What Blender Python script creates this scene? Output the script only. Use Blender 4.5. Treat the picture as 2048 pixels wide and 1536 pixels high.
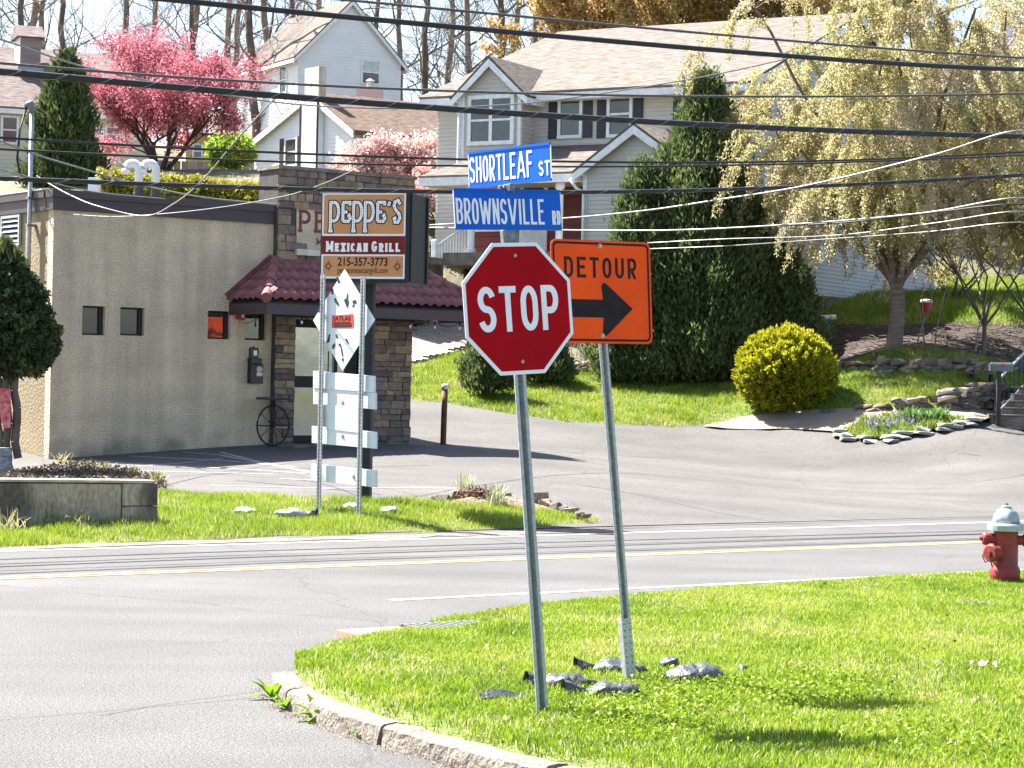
import bpy, bmesh, math, random
import numpy as np
from mathutils import Vector, Matrix, noise
from mathutils.geometry import delaunay_2d_cdt

for o in list(bpy.data.objects):
    bpy.data.objects.remove(o, do_unlink=True)
SC = bpy.context.scene
COL = SC.collection
R = math.radians
random.seed(7)
RNG = np.random.default_rng(11)

# ------------------------------------------------------------------ camera
FPX, ROLL, CAMZ = 4550.0, 0.020, 2.02
cr, sr = math.cos(ROLL), math.sin(ROLL)
cam = bpy.data.cameras.new("camera")
cam.sensor_width = 36.0
cam.lens = FPX / 2048 * 36.0
cam.clip_start, cam.clip_end = 0.1, 6000
cam_o = bpy.data.objects.new("camera", cam)
COL.objects.link(cam_o)
cam_o.matrix_world = Matrix(((cr, -sr, 0, 0), (0, 0, -1, 0), (sr, cr, 0, CAMZ), (0, 0, 0, 1)))
SC.camera = cam_o

# ------------------------------------------------------------------ sky, sun, exposure
SUN = Vector((-1.45, 0.95, 2.32)).normalized()
el = math.asin(SUN.z)
az = math.atan2(SUN.x, SUN.y)            # from +Y towards +X
world = bpy.data.worlds.new("World")
SC.world = world
world.use_nodes = True
wn = world.node_tree.nodes
wl = world.node_tree.links
wn.clear()
sky = wn.new("ShaderNodeTexSky")
sky.sky_type = 'NISHITA'
sky.sun_disc = False
sky.sun_elevation = el
sky.sun_rotation = az
sky.altitude = 60
sky.air_density = 1.0
sky.dust_density = 1.6
sky.ozone_density = 1.0
bg = wn.new("ShaderNodeBackground")
bg.inputs[1].default_value = 0.066
wo = wn.new("ShaderNodeOutputWorld")
wl.new(sky.outputs[0], bg.inputs[0])
wl.new(bg.outputs[0], wo.inputs[0])
sl = bpy.data.lights.new("sun", 'SUN')
sl.energy = 5.0
sl.angle = R(0.53)
sl.color = (1.0, 0.955, 0.88)
sun_o = bpy.data.objects.new("sun", sl)
COL.objects.link(sun_o)
sun_o.location = (-40, 20, 60)
sun_o.rotation_euler = (-SUN).to_track_quat('-Z', 'Y').to_euler()
vs = SC.view_settings
vs.view_transform = 'Standard'
vs.look = 'None'
vs.exposure = 2.32
vs.gamma = 1.0
vs.use_curve_mapping = False
SC.cycles.max_bounces = 7
SC.cycles.diffuse_bounces = 3
SC.cycles.glossy_bounces = 3
SC.cycles.transmission_bounces = 4
SC.cycles.transparent_max_bounces = 6
SC.cycles.use_denoising = True

# ------------------------------------------------------------------ photo geometry -> places on the ground
EX, EY = 0.805, 0.593                     # direction of the main road
def ray(px, py):
    u = (px - 1024) / FPX
    v = (768 - py) / FPX
    return Vector((u * cr - v * sr, 1.0, u * sr + v * cr))
def W(px, py, d):
    q = ray(px, py) * d
    return Vector((q.x, q.y, CAMZ + q.z))
def st(x, y):
    return (-EY * x + EX * y, EX * x + EY * y)
def xy(s, t):
    return (-EY * s + EX * t, EX * s + EY * t)
def S(px, py, s0):                        # on the vertical plane parallel to the road
    q = ray(px, py)
    k = s0 / (-EY * q.x + EX * q.y)
    return Vector((q.x * k, q.y * k, CAMZ + q.z * k))
def Z(px, py, z):                         # on a level plane
    q = ray(px, py)
    k = (z - CAMZ) / q.z
    return Vector((q.x * k, q.y * k, z))

ctl = []
for px, py, d in [(96, 919, 41.4), (550, 889, 44.2), (815, 893, 46.1), (887, 890, 44.8), (1500, 850, 52), (1130, 843, 51.3),
                  (890, 805, 53), (1200, 752, 57), (1600, 750, 57), (1400, 775, 55.5), (820, 725, 57.5), (930, 645, 62),
                  (900, 565, 64), (1000, 495, 65), (1785, 700, 55), (1800, 747, 53.3), (1700, 640, 60), (1950, 600, 66),
                  (1570, 815, 52.5), (2000, 845, 50), (1600, 840, 51.6), (1780, 880, 49.5), (2060, 905, 47.5), (2250, 890, 48),
                  (300, 400, 66), (550, 400, 66), (0, 405, 66), (100, 365, 95), (-200, 365, 95), (600, 352, 86), (900, 350, 88),
                  (1500, 560, 72), (1900, 470, 85), (2300, 420, 92), (2300, 620, 62), (340, 990, 34.1), (900, 1003, 34.2), (-100, 950, 38)]:
    p = W(px, py, d)
    ctl.append((p.x, p.y, p.z))
for t_ in range(-40, 90, 8):
    x_, y_ = xy(25.0, t_)
    ctl.append((x_, y_, 0.0))
for t_ in (34, 40, 46, 54):
    x_, y_ = xy(33.0, t_)
    ctl.append((x_, y_, 0.34))
for x_, y_, z_ in [(-40, 130, 15.5), (0, 135, 15.5), (40, 135, 15), (-80, 120, 14), (80, 130, 14), (-60, 45, 2), (70, 60, 3.5), (-70, 80, 8), (75, 90, 9)]:
    ctl.append((x_, y_, z_))
ctl = np.array(ctl)
def _phi(r2):
    return np.where(r2 > 0, 0.5 * r2 * np.log(np.maximum(r2, 1e-12)), 0)
n_ = len(ctl)
A = np.zeros((n_ + 3, n_ + 3))
d2 = ((ctl[:, None, :2] - ctl[None, :, :2]) ** 2).sum(-1)
A[:n_, :n_] = _phi(d2) + np.eye(n_) * 0.15
A[:n_, n_] = 1
A[:n_, n_ + 1:] = ctl[:, :2]
A[n_:, :n_] = A[:n_, n_:].T
COEF = np.linalg.solve(A, np.concatenate([ctl[:, 2], np.zeros(3)]))
def sm(a, b, x):
    k = np.clip((x - a) / (b - a), 0, 1)
    return k * k * (3 - 2 * k)
def H(x, y):                              # height of the land (arrays)
    x = np.atleast_1d(np.asarray(x, float)); y = np.atleast_1d(np.asarray(y, float))
    out = np.zeros(len(x))
    for i in range(0, len(x), 20000):
        xx, yy = x[i:i + 20000], y[i:i + 20000]
        r2 = (xx[:, None] - ctl[None, :, 0]) ** 2 + (yy[:, None] - ctl[None, :, 1]) ** 2
        z = _phi(r2) @ COEF[:n_] + COEF[n_] + COEF[n_ + 1] * xx + COEF[n_ + 2] * yy
        s = -EY * xx + EX * yy
        z = np.clip(z, -0.3, 16.0)
        far = sm(110, 150, np.hypot(xx, yy - 20))
        z = z * (1 - far) + 15.5 * far
        out[i:i + 20000] = z * sm(24.6, 28.5, s)
    return out
def h(x, y):
    return float(H(x, y)[0])
def G(px, py, off=0.0):                   # where a line of sight meets the land
    q = ray(px, py)
    ds = np.arange(6, 160, 0.2)
    zz = CAMZ + q.z * ds - (H(q.x * ds, q.y * ds) + off)
    k = np.argmax(zz < 0)
    if k == 0:
        k = 1
    a, b = ds[k - 1], ds[k]
    f = zz[k - 1] / max(1e-9, zz[k - 1] - zz[k])
    d = a + (b - a) * min(max(f, 0), 1)
    return Vector((q.x * d, q.y * d, h(q.x * d, q.y * d) + off))

# ------------------------------------------------------------------ tags
def T(o, label=None, cat=None, group=None, kind=None):
    if label: o["label"] = label
    if cat: o["category"] = cat
    if group: o["group"] = group
    if kind: o["kind"] = kind
    return o
def empty(name, loc=(0, 0, 0), rz=0.0, parent=None, rot=None):
    o = bpy.data.objects.new(name, None)
    o.empty_display_size = 0.2
    COL.objects.link(o)
    o.location = loc
    o.rotation_euler = rot if rot else (0, 0, rz)
    o.parent = parent
    return o
def link(name, me, parent=None, loc=(0, 0, 0), rot=(0, 0, 0)):
    o = bpy.data.objects.new(name, me)
    COL.objects.link(o)
    o.location = loc
    o.rotation_euler = rot
    o.parent = parent
    return o

# ------------------------------------------------------------------ mesh collector
class MB:
    def __init__(s):
        s.v = []; s.f = []
    def add(s, vs, fs):
        b = len(s.v)
        s.v += [tuple(p) for p in vs]
        s.f += [tuple(i + b for i in f) for f in fs]
        return s
    def box(s, x0, x1, y0, y1, z0, z1, m=None):
        p = [(x0, y0, z0), (x1, y0, z0), (x1, y1, z0), (x0, y1, z0), (x0, y0, z1), (x1, y0, z1), (x1, y1, z1), (x0, y1, z1)]
        if m: p = [m @ Vector(q) for q in p]
        return s.add(p, [(0, 3, 2, 1), (4, 5, 6, 7), (0, 1, 5, 4), (1, 2, 6, 5), (2, 3, 7, 6), (3, 0, 4, 7)])
    def quad(s, a, b, c, d):
        return s.add([a, b, c, d], [(0, 1, 2, 3)])
    def slab(s, a, b, c, d, th):           # quad with thickness along its normal
        a, b, c, d = map(Vector, (a, b, c, d))
        n = (b - a).cross(d - a).normalized() * th
        return s.add([a, b, c, d, a - n, b - n, c - n, d - n],
                     [(0, 1, 2, 3), (7, 6, 5, 4), (0, 4, 5, 1), (1, 5, 6, 2), (2, 6, 7, 3), (3, 7, 4, 0)])
    def prism(s, poly, y0, y1, plane='xz'):
        n = len(poly)
        if plane == 'xz':
            p = [(a, y0, b) for a, b in poly] + [(a, y1, b) for a, b in poly]
        elif plane == 'xy':
            p = [(a, b, y0) for a, b in poly] + [(a, b, y1) for a, b in poly]
        else:
            p = [(y0, a, b) for a, b in poly] + [(y1, a, b) for a, b in poly]
        return s.add(p, [tuple(range(n)), tuple(range(2 * n - 1, n - 1, -1))] + [(i, n + i, n + (i + 1) % n, (i + 1) % n) for i in range(n)])
    def tube(s, pts, r, n=6, cap=True):
        pts = [Vector(p) for p in pts]
        rr = r if hasattr(r, '__len__') else [r] * len(pts)
        b = len(s.v)
        up = Vector((0, 0, 1))
        for i, p in enumerate(pts):
            t = (pts[min(i + 1, len(pts) - 1)] - pts[max(i - 1, 0)])
            t = t.normalized() if t.length > 1e-9 else up
            a = t.cross(up if abs(t.z) < 0.95 else Vector((1, 0, 0))).normalized()
            c = a.cross(t)
            for k in range(n):
                an = 2 * math.pi * k / n
                s.v.append(tuple(p + (a * math.cos(an) + c * math.sin(an)) * rr[i]))
        for i in range(len(pts) - 1):
            for k in range(n):
                k2 = (k + 1) % n
                s.f.append((b + i * n + k, b + i * n + k2, b + (i + 1) * n + k2, b + (i + 1) * n + k))
        if cap:
            s.f.append(tuple(b + k for k in range(n - 1, -1, -1)))
            e = b + (len(pts) - 1) * n
            s.f.append(tuple(e + k for k in range(n)))
        return s
    def lathe(s, prof, n=20, c=(0, 0, 0), m=None):
        b = len(s.v)
        for r, z in prof:
            for k in range(n):
                an = 2 * math.pi * k / n
                p = Vector((r * math.cos(an), r * math.sin(an), z))
                if m: p = m @ p
                s.v.append(tuple(p + Vector(c)))
        for i in range(len(prof) - 1):
            for k in range(n):
                k2 = (k + 1) % n
                s.f.append((b + i * n + k, b + i * n + k2, b + (i + 1) * n + k2, b + (i + 1) * n + k))
        s.f.append(tuple(b + k for k in range(n - 1, -1, -1)))
        e = b + (len(prof) - 1) * n
        s.f.append(tuple(e + k for k in range(n)))
        return s
    def mesh(s, name, mat, smooth=False):
        me = bpy.data.meshes.new(name)
        me.from_pydata(s.v, [], s.f)
        if mat: me.materials.append(mat)
        if smooth:
            me.polygons.foreach_set('use_smooth', [True] * len(me.polygons))
        me.update()
        return me
    def build(s, name, mat, parent=None, loc=(0, 0, 0), rot=(0, 0, 0), smooth=False, bevel=0.0, seg=2):
        o = link(name, s.mesh(name, mat, smooth), parent, loc, rot)
        if bevel:
            md = o.modifiers.new('bevel', 'BEVEL')
            md.width = bevel; md.segments = seg; md.limit_method = 'ANGLE'
        return o

def bigmesh(name, V, F, mat, rnd=None, parent=None, smooth=False):
    V = np.asarray(V, np.float32); F = np.asarray(F, np.int32)
    me = bpy.data.meshes.new(name)
    m, k = F.shape
    me.vertices.add(len(V)); me.vertices.foreach_set('co', V.ravel())
    me.loops.add(m * k); me.loops.foreach_set('vertex_index', F.ravel())
    me.polygons.add(m)
    me.polygons.foreach_set('loop_start', np.arange(0, m * k, k, dtype=np.int32))
    if smooth:
        me.polygons.foreach_set('use_smooth', np.ones(m, bool))
    me.update(calc_edges=True)
    if rnd is not None:
        at = me.attributes.new('rnd', 'FLOAT', 'FACE')
        at.data.foreach_set('value', np.asarray(rnd, np.float32))
    if mat: me.materials.append(mat)
    return link(name, me, parent)

# ------------------------------------------------------------------ materials
def lin(r, g=None, b=None):
    if isinstance(r, str):
        r, g, b = (int(r[i:i + 2], 16) for i in (0, 2, 4))
    f = lambda c: (c / 255 / 12.92) if c / 255 <= 0.04045 else ((c / 255 + 0.055) / 1.055) ** 2.4
    return (f(r), f(g), f(b), 1)
def mul(c, k):
    return (c[0] * k, c[1] * k, c[2] * k, 1)
MATS = {}
def mat(name, c1, c2=None, rough=0.8, scale=6.0, detail=6.0, bump=0.0, bscale=None, metal=0.0, stretch=None, spec=0.5,
        objrnd=0.0, lo=0.35, hi=0.65, fine=0.0, fscale=150.0, coat=0.0, streak=0.0, dirt=None):
    if name in MATS: return MATS[name]
    m = bpy.data.materials.new(name); MATS[name] = m
    m.use_nodes = True
    N = m.node_tree.nodes; L = m.node_tree.links
    b = N['Principled BSDF']
    b.inputs['Roughness'].default_value = rough
    b.inputs['Metallic'].default_value = metal
    b.inputs['Specular IOR Level'].default_value = spec
    b.inputs['Coat Weight'].default_value = coat
    tc = N.new('ShaderNodeTexCoord')
    mp = N.new('ShaderNodeMapping')
    L.new(tc.outputs['Object'], mp.inputs[0])
    if stretch: mp.inputs['Scale'].default_value = stretch
    if c2 is None: c2 = mul(c1, 0.8)
    nz = N.new('ShaderNodeTexNoise')
    nz.inputs['Scale'].default_value = scale
    nz.inputs['Detail'].default_value = detail
    L.new(mp.outputs[0], nz.inputs['Vector'])
    rp = N.new('ShaderNodeValToRGB')
    rp.color_ramp.elements[0].position = lo; rp.color_ramp.elements[0].color = c2
    rp.color_ramp.elements[1].position = hi; rp.color_ramp.elements[1].color = c1
    L.new(nz.outputs[0], rp.inputs[0])
    out = rp.outputs[0]
    if fine:
        n2 = N.new('ShaderNodeTexNoise'); n2.inputs['Scale'].default_value = fscale; n2.inputs['Detail'].default_value = 3
        L.new(mp.outputs[0], n2.inputs['Vector'])
        mr = N.new('ShaderNodeMapRange')
        mr.inputs[1].default_value = 0.3; mr.inputs[2].default_value = 0.7
        mr.inputs[3].default_value = 1 - fine; mr.inputs[4].default_value = 1 + fine
        L.new(n2.outputs[0], mr.inputs[0])
        mx = N.new('ShaderNodeMix'); mx.data_type = 'RGBA'; mx.blend_type = 'MULTIPLY'; mx.inputs[0].default_value = 1
        L.new(out, mx.inputs[6]); L.new(mr.outputs[0], mx.inputs[7])
        out = mx.outputs[2]
    if streak:
        ms_ = N.new('ShaderNodeMapping'); ms_.inputs['Scale'].default_value = (2.2, 2.2, .12); L.new(tc.outputs['Object'], ms_.inputs[0])
        n4 = N.new('ShaderNodeTexNoise'); n4.inputs['Scale'].default_value = 1.6; n4.inputs['Detail'].default_value = 7; L.new(ms_.outputs[0], n4.inputs['Vector'])
        mr = N.new('ShaderNodeMapRange'); mr.inputs[1].default_value = 0.3; mr.inputs[2].default_value = 0.7
        mr.inputs[3].default_value = 1 - streak; mr.inputs[4].default_value = 1 + streak * .5
        L.new(n4.outputs[0], mr.inputs[0])
        mx = N.new('ShaderNodeMix'); mx.data_type = 'RGBA'; mx.blend_type = 'MULTIPLY'; mx.inputs[0].default_value = 1
        L.new(out, mx.inputs[6]); L.new(mr.outputs[0], mx.inputs[7]); out = mx.outputs[2]
    if dirt:
        sx = N.new('ShaderNodeSeparateXYZ'); L.new(tc.outputs['Object'], sx.inputs[0])
        mr = N.new('ShaderNodeMapRange'); mr.interpolation_type = 'SMOOTHSTEP'
        mr.inputs[1].default_value = dirt[0]; mr.inputs[2].default_value = dirt[1]; mr.inputs[3].default_value = .38; mr.inputs[4].default_value = -.12
        L.new(sx.outputs[2], mr.inputs[0])
        n5 = N.new('ShaderNodeTexNoise'); n5.inputs['Scale'].default_value = 1.3; n5.inputs['Detail'].default_value = 8; L.new(tc.outputs['Object'], n5.inputs['Vector'])
        ad_ = N.new('ShaderNodeMath'); ad_.operation = 'ADD'; L.new(mr.outputs[0], ad_.inputs[0]); L.new(n5.outputs[0], ad_.inputs[1])
        r5 = N.new('ShaderNodeValToRGB'); r5.color_ramp.elements[0].position = .74; r5.color_ramp.elements[0].color = (1, 1, 1, 1)
        r5.color_ramp.elements[1].position = 1.0; r5.color_ramp.elements[1].color = (.46, .48, .52, 1); L.new(ad_.outputs[0], r5.inputs[0])
        mx = N.new('ShaderNodeMix'); mx.data_type = 'RGBA'; mx.blend_type = 'MULTIPLY'; mx.inputs[0].default_value = 1
        L.new(out, mx.inputs[6]); L.new(r5.outputs[0], mx.inputs[7]); out = mx.outputs[2]
    if objrnd:
        oi = N.new('ShaderNodeObjectInfo')
        hs = N.new('ShaderNodeHueSaturation')
        mr = N.new('ShaderNodeMapRange'); mr.inputs[3].default_value = 1 - objrnd; mr.inputs[4].default_value = 1 + objrnd
        L.new(oi.outputs['Random'], mr.inputs[0]); L.new(mr.outputs[0], hs.inputs['Value'])
        L.new(out, hs.inputs['Color']); out = hs.outputs[0]
    L.new(out, b.inputs['Base Color'])
    if bump:
        n3 = N.new('ShaderNodeTexNoise'); n3.inputs['Scale'].default_value = bscale or scale * 4; n3.inputs['Detail'].default_value = 5
        L.new(mp.outputs[0], n3.inputs['Vector'])
        bp = N.new('ShaderNodeBump'); bp.inputs['Strength'].default_value = 1.0; bp.inputs['Distance'].default_value = bump
        L.new(n3.outputs[0], bp.inputs['Height']); L.new(bp.outputs[0], b.inputs['Normal'])
    return m
def asphalt(name, c1, c2):
    m = bpy.data.materials.new(name); m.use_nodes = True
    N = m.node_tree.nodes; L = m.node_tree.links
    b = N['Principled BSDF']; b.inputs['Roughness'].default_value = 0.85; b.inputs['Specular IOR Level'].default_value = 0.9
    tc = N.new('ShaderNodeTexCoord')
    def nz(scale, detail, stretch=None, rot=0):
        n = N.new('ShaderNodeTexNoise'); n.inputs['Scale'].default_value = scale; n.inputs['Detail'].default_value = detail
        mp = N.new('ShaderNodeMapping'); L.new(tc.outputs['Object'], mp.inputs[0])
        mp.inputs['Rotation'].default_value = (0, 0, rot)
        if stretch: mp.inputs['Scale'].default_value = stretch
        L.new(mp.outputs[0], n.inputs['Vector']); return n.outputs[0]
    def ramp(src, a, b_, ca, cb):
        r = N.new('ShaderNodeValToRGB'); e = r.color_ramp.elements
        e[0].position = a; e[0].color = ca; e[1].position = b_; e[1].color = cb
        L.new(src, r.inputs[0]); return r.outputs[0]
    def mulc(x, y):
        mx = N.new('ShaderNodeMix'); mx.data_type = 'RGBA'; mx.blend_type = 'MULTIPLY'; mx.inputs[0].default_value = 1
        L.new(x, mx.inputs[6]); L.new(y, mx.inputs[7]); return mx.outputs[2]
    g = lambda v: (v, v, v, 1)
    col = ramp(nz(0.35, 8), .35, .68, c2, c1)
    col = mulc(col, ramp(nz(1.0, 6, (0.05, 0.9, 1), math.atan2(EY, EX) * -1), .32, .66, g(.80), g(1.10)))      # wheel tracks along the road
    col = mulc(col, ramp(nz(1.6, 6, (0.5, 0.5, 1)), .40, .62, g(.86), g(1.06)))
    col = mulc(col, ramp(nz(38, 2), .32, .68, g(.62), g(1.34)))
    col = mulc(col, ramp(nz(120, 1), .36, .64, g(.42), g(1.6)))
    wp = N.new('ShaderNodeTexNoise'); wp.inputs['Scale'].default_value = 1.2; wp.inputs['Detail'].default_value = 5
    L.new(tc.outputs['Object'], wp.inputs['Vector'])
    ad = N.new('ShaderNodeVectorMath'); ad.operation = 'MULTIPLY_ADD'; L.new(wp.outputs[1], ad.inputs[0]); ad.inputs[1].default_value = (.8, .8, 0); L.new(tc.outputs['Object'], ad.inputs[2])
    vo = N.new('ShaderNodeTexVoronoi'); vo.feature = 'DISTANCE_TO_EDGE'; vo.inputs['Scale'].default_value = 0.16
    L.new(ad.outputs[0], vo.inputs['Vector'])
    col = mulc(col, ramp(vo.outputs['Distance'], 0.0012, 0.0035, g(.62), g(1)))
    L.new(col, b.inputs['Base Color'])
    gs_ = N.new('ShaderNodeMapRange'); gs_.inputs[1].default_value = .36; gs_.inputs[2].default_value = .66; gs_.inputs[3].default_value = .15; gs_.inputs[4].default_value = 1.35
    L.new(nz(75, 3), gs_.inputs[0]); L.new(gs_.outputs[0], b.inputs['Specular IOR Level'])
    n3 = nz(95, 4); bp = N.new('ShaderNodeBump'); bp.inputs['Distance'].default_value = 0.012
    L.new(n3, bp.inputs['Height']); L.new(bp.outputs[0], b.inputs['Normal'])
    return m
def leafmat(name, cols, trans=0.45, rough=0.55, spec=0.3, tcol=None):
    """leaves: colour picked by the per-leaf value, some light passes through"""
    m = bpy.data.materials.new(name); m.use_nodes = True
    N = m.node_tree.nodes; L = m.node_tree.links
    b = N['Principled BSDF']; b.inputs['Roughness'].default_value = rough
    b.inputs['Specular IOR Level'].default_value = spec
    at = N.new('ShaderNodeAttribute'); at.attribute_name = 'rnd'
    rp = N.new('ShaderNodeValToRGB')
    e = rp.color_ramp.elements
    while len(e) < len(cols): e.new(0.5)
    for i, c in enumerate(cols):
        e[i].position = i / (len(cols) - 1); e[i].color = c
    L.new(at.outputs['Fac'], rp.inputs[0])
    L.new(rp.outputs[0], b.inputs['Base Color'])
    tr = N.new('ShaderNodeBsdfTranslucent')
    if tcol:
        mx = N.new('ShaderNodeMix'); mx.data_type = 'RGBA'; mx.blend_type = 'MULTIPLY'; mx.inputs[0].default_value = 1
        L.new(rp.outputs[0], mx.inputs[6]); mx.inputs[7].default_value = tcol
        L.new(mx.outputs[2], tr.inputs[0])
    else:
        L.new(rp.outputs[0], tr.inputs[0])
    ms = N.new('ShaderNodeMixShader'); ms.inputs[0].default_value = trans
    L.new(b.outputs[0], ms.inputs[1]); L.new(tr.outputs[0], ms.inputs[2])
    L.new(ms.outputs[0], N['Material Output'].inputs[0])
    return m

# ------------------------------------------------------------------ overlay sheets on the land
def sheet(name, poly, mat_, off, step=1.0, hf=None, parent=None, inner=None):
    """a ground sheet inside a polygon (world xy) that follows the land"""
    P = [Vector((p[0], p[1])) for p in poly]
    E = []
    pts = []
    for i, a in enumerate(P):
        b = P[(i + 1) % len(P)]
        k = max(1, int((b - a).length / step))
        for j in range(k):
            pts.append(a + (b - a) * (j / k))
    n = len(pts)
    E = [(i, (i + 1) % n) for i in range(n)]
    xs = [p.x for p in pts]; ys = [p.y for p in pts]
    for x in np.arange(min(xs), max(xs), step):
        for y in np.arange(min(ys), max(ys), step):
            pts.append(Vector((x + random.uniform(-.2, .2) * step, y + random.uniform(-.2, .2) * step)))
    r = delaunay_2d_cdt(pts, E, [list(range(n))], 1, 1e-4)
    v2 = np.array([(p.x, p.y) for p in r[0]])
    z = (hf(v2[:, 0], v2[:, 1]) if hf else H(v2[:, 0], v2[:, 1])) + off
    me = bpy.data.meshes.new(name)
    me.from_pydata([(a[0], a[1], c) for a, c in zip(v2, z)], [], [tuple(f) for f in r[2]])
    me.materials.append(mat_)
    me.polygons.foreach_set('use_smooth', [True] * len(me.polygons))
    me.update()
    bm = bmesh.new(); bm.from_mesh(me)
    for f in bm.faces:
        if f.normal.z < 0: f.normal_flip()
    bm.to_mesh(me); bm.free()
    return link(name, me, parent)
def inpoly(x, y, poly):
    x = np.asarray(x); y = np.asarray(y)
    ins = np.zeros(len(x), bool)
    n = len(poly); j = n - 1
    for i in range(n):
        xi, yi = poly[i][0], poly[i][1]; xj, yj = poly[j][0], poly[j][1]
        c = ((yi > y) != (yj > y)) & (x < (xj - xi) * (y - yi) / (yj - yi + 1e-12) + xi)
        ins ^= c; j = i
    return ins
def in_view(x, y, m=60):
    px = 1024 + FPX * x / np.maximum(y, 0.1)
    return (px > -m) & (px < 2048 + m) & (y > 2)
def edge_dist(x, y, poly):
    d = np.full(len(x), 1e9)
    for i in range(len(poly)):
        ax, ay = poly[i][0], poly[i][1]; bx, by = poly[(i + 1) % len(poly)][0], poly[(i + 1) % len(poly)][1]
        dx, dy = bx - ax, by - ay
        k = np.clip(((x - ax) * dx + (y - ay) * dy) / (dx * dx + dy * dy + 1e-9), 0, 1)
        d = np.minimum(d, np.hypot(x - ax - k * dx, y - ay - k * dy))
    return d
def vnoise(x, y, sc, seed=0):
    """smooth value noise on arrays"""
    g = np.random.default_rng(seed).random((64, 64))
    u = np.asarray(x) / sc; v = np.asarray(y) / sc
    i = np.floor(u).astype(int); j = np.floor(v).astype(int)
    fu = u - i; fv = v - j
    fu = fu * fu * (3 - 2 * fu); fv = fv * fv * (3 - 2 * fv)
    a = g[i % 64, j % 64]; b = g[(i + 1) % 64, j % 64]; c = g[i % 64, (j + 1) % 64]; d = g[(i + 1) % 64, (j + 1) % 64]
    return (a * (1 - fu) + b * fu) * (1 - fv) + (c * (1 - fu) + d * fu) * fv
def blades(name, poly, dens, hgt, wid, mat_, hf, label, cat='grass', bend=0.5, keep=None, view=True, parent=None, edge=0.0, simple=False):
    """grass blades, each a bent tapering strip"""
    xs = [p[0] for p in poly]; ys = [p[1] for p in poly]
    area = (max(xs) - min(xs)) * (max(ys) - min(ys))
    n = int(area * dens)
    x = RNG.uniform(min(xs), max(xs), n); y = RNG.uniform(min(ys), max(ys), n)
    k = inpoly(x, y, poly)
    if view: k &= in_view(x, y)
    x, y = x[k], y[k]
    cl = vnoise(x, y, 0.35, 3) * 0.6 + vnoise(x, y, 0.09, 4) * 0.4
    kk = RNG.random(len(x)) < 0.35 + 1.0 * cl
    if keep is not None: kk &= keep(x, y)
    x, y, cl = x[kk], y[kk], cl[kk]
    n = len(x)
    z = hf(x, y)
    hh = hgt * RNG.uniform(0.45, 1.25, n) * (0.55 + 0.9 * vnoise(x, y, 0.5, 5))
    an = RNG.uniform(0, 2 * np.pi, n); ca, sa = np.cos(an), np.sin(an)
    ba = RNG.uniform(0, 2 * np.pi, n); bd = hh * bend * RNG.uniform(0.1, 1.3, n)
    w = wid * RNG.uniform(0.6, 1.3, n) * 0.5
    V = np.zeros((n, 5, 3))
    V[:, 0] = np.c_[x - ca * w, y - sa * w, z - 0.01]
    V[:, 1] = np.c_[x + ca * w, y + sa * w, z - 0.01]
    mx, my = x + np.cos(ba) * bd * 0.35, y + np.sin(ba) * bd * 0.35
    V[:, 2] = np.c_[mx + ca * w * .8, my + sa * w * .8, z + hh * 0.55]
    V[:, 3] = np.c_[mx - ca * w * .8, my - sa * w * .8, z + hh * 0.55]
    V[:, 4] = np.c_[x + np.cos(ba) * bd, y + np.sin(ba) * bd, z + hh]
    if simple:
        V = V[:, [0, 1, 4]]; b = np.arange(n)[:, None] * 3; F = b + [0, 1, 2]
    else:
        b = np.arange(n)[:, None] * 5; F = np.concatenate([b + [0, 1, 2], b + [0, 2, 3], b + [3, 2, 4]])
    pn = vnoise(x, y, 1.1, 8) * 0.55 + vnoise(x, y, 0.3, 9) * 0.45
    r = np.clip(0.12 + 0.85 * pn + RNG.normal(0, 0.16, n), 0, 1)
    dry = RNG.random(n) < 0.05 + 0.22 * sm(.58, .8, vnoise(x, y, 0.7, 21) * .7 + vnoise(x, y, .16, 22) * .3)
    r = np.where(dry, RNG.uniform(0.93, 1.0, n), r * 0.86)
    o = bigmesh(name, V.reshape(-1, 3), F, mat_, r if simple else np.tile(r, 3), parent)
    return T(o, label, cat, kind='stuff')
# ================================================================== the land, roads and lawns
m_soil = mat('soil', (0.10, 0.085, 0.035, 1), (0.055, 0.06, 0.02, 1), scale=1.2, bump=0.04, fine=0.3, fscale=30)
m_asph = asphalt('asphalt', (0.078, 0.0745, 0.073, 1), (0.063, 0.0605, 0.060, 1))
m_lot = asphalt('lot_asphalt', (0.082, 0.075, 0.071, 1), (0.066, 0.061, 0.058, 1))
m_white = mat('road_white', (0.55, 0.55, 0.53, 1), (0.26, 0.255, 0.25, 1), rough=0.6, scale=3, lo=0.25, hi=0.5, fine=0.25, fscale=60)
m_faint = mat('worn_white', (0.30, 0.31, 0.33, 1), (0.15, 0.15, 0.16, 1), rough=0.7, scale=2.5, lo=0.3, hi=0.6, fine=0.3, fscale=40)
m_yel = mat('road_yellow', (0.40, 0.33, 0.15, 1), (0.2, 0.175, 0.12, 1), rough=0.6, scale=3, lo=0.25, hi=0.5, fine=0.25, fscale=60)
m_crack = mat('tar', (0.035, 0.034, 0.036, 1), (0.06, 0.058, 0.06, 1), rough=0.6, scale=4)
m_conc = mat('old_concrete', (0.215, 0.182, 0.145, 1), (0.115, 0.098, 0.08, 1), rough=0.9, scale=4, bump=0.02, bscale=35, fine=0.35, fscale=60)
m_tan = mat('tan_concrete', (0.245, 0.20, 0.155, 1), (0.19, 0.155, 0.12, 1), rough=0.85, scale=1.5, bump=0.008, bscale=40, fine=0.22, fscale=40)
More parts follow.
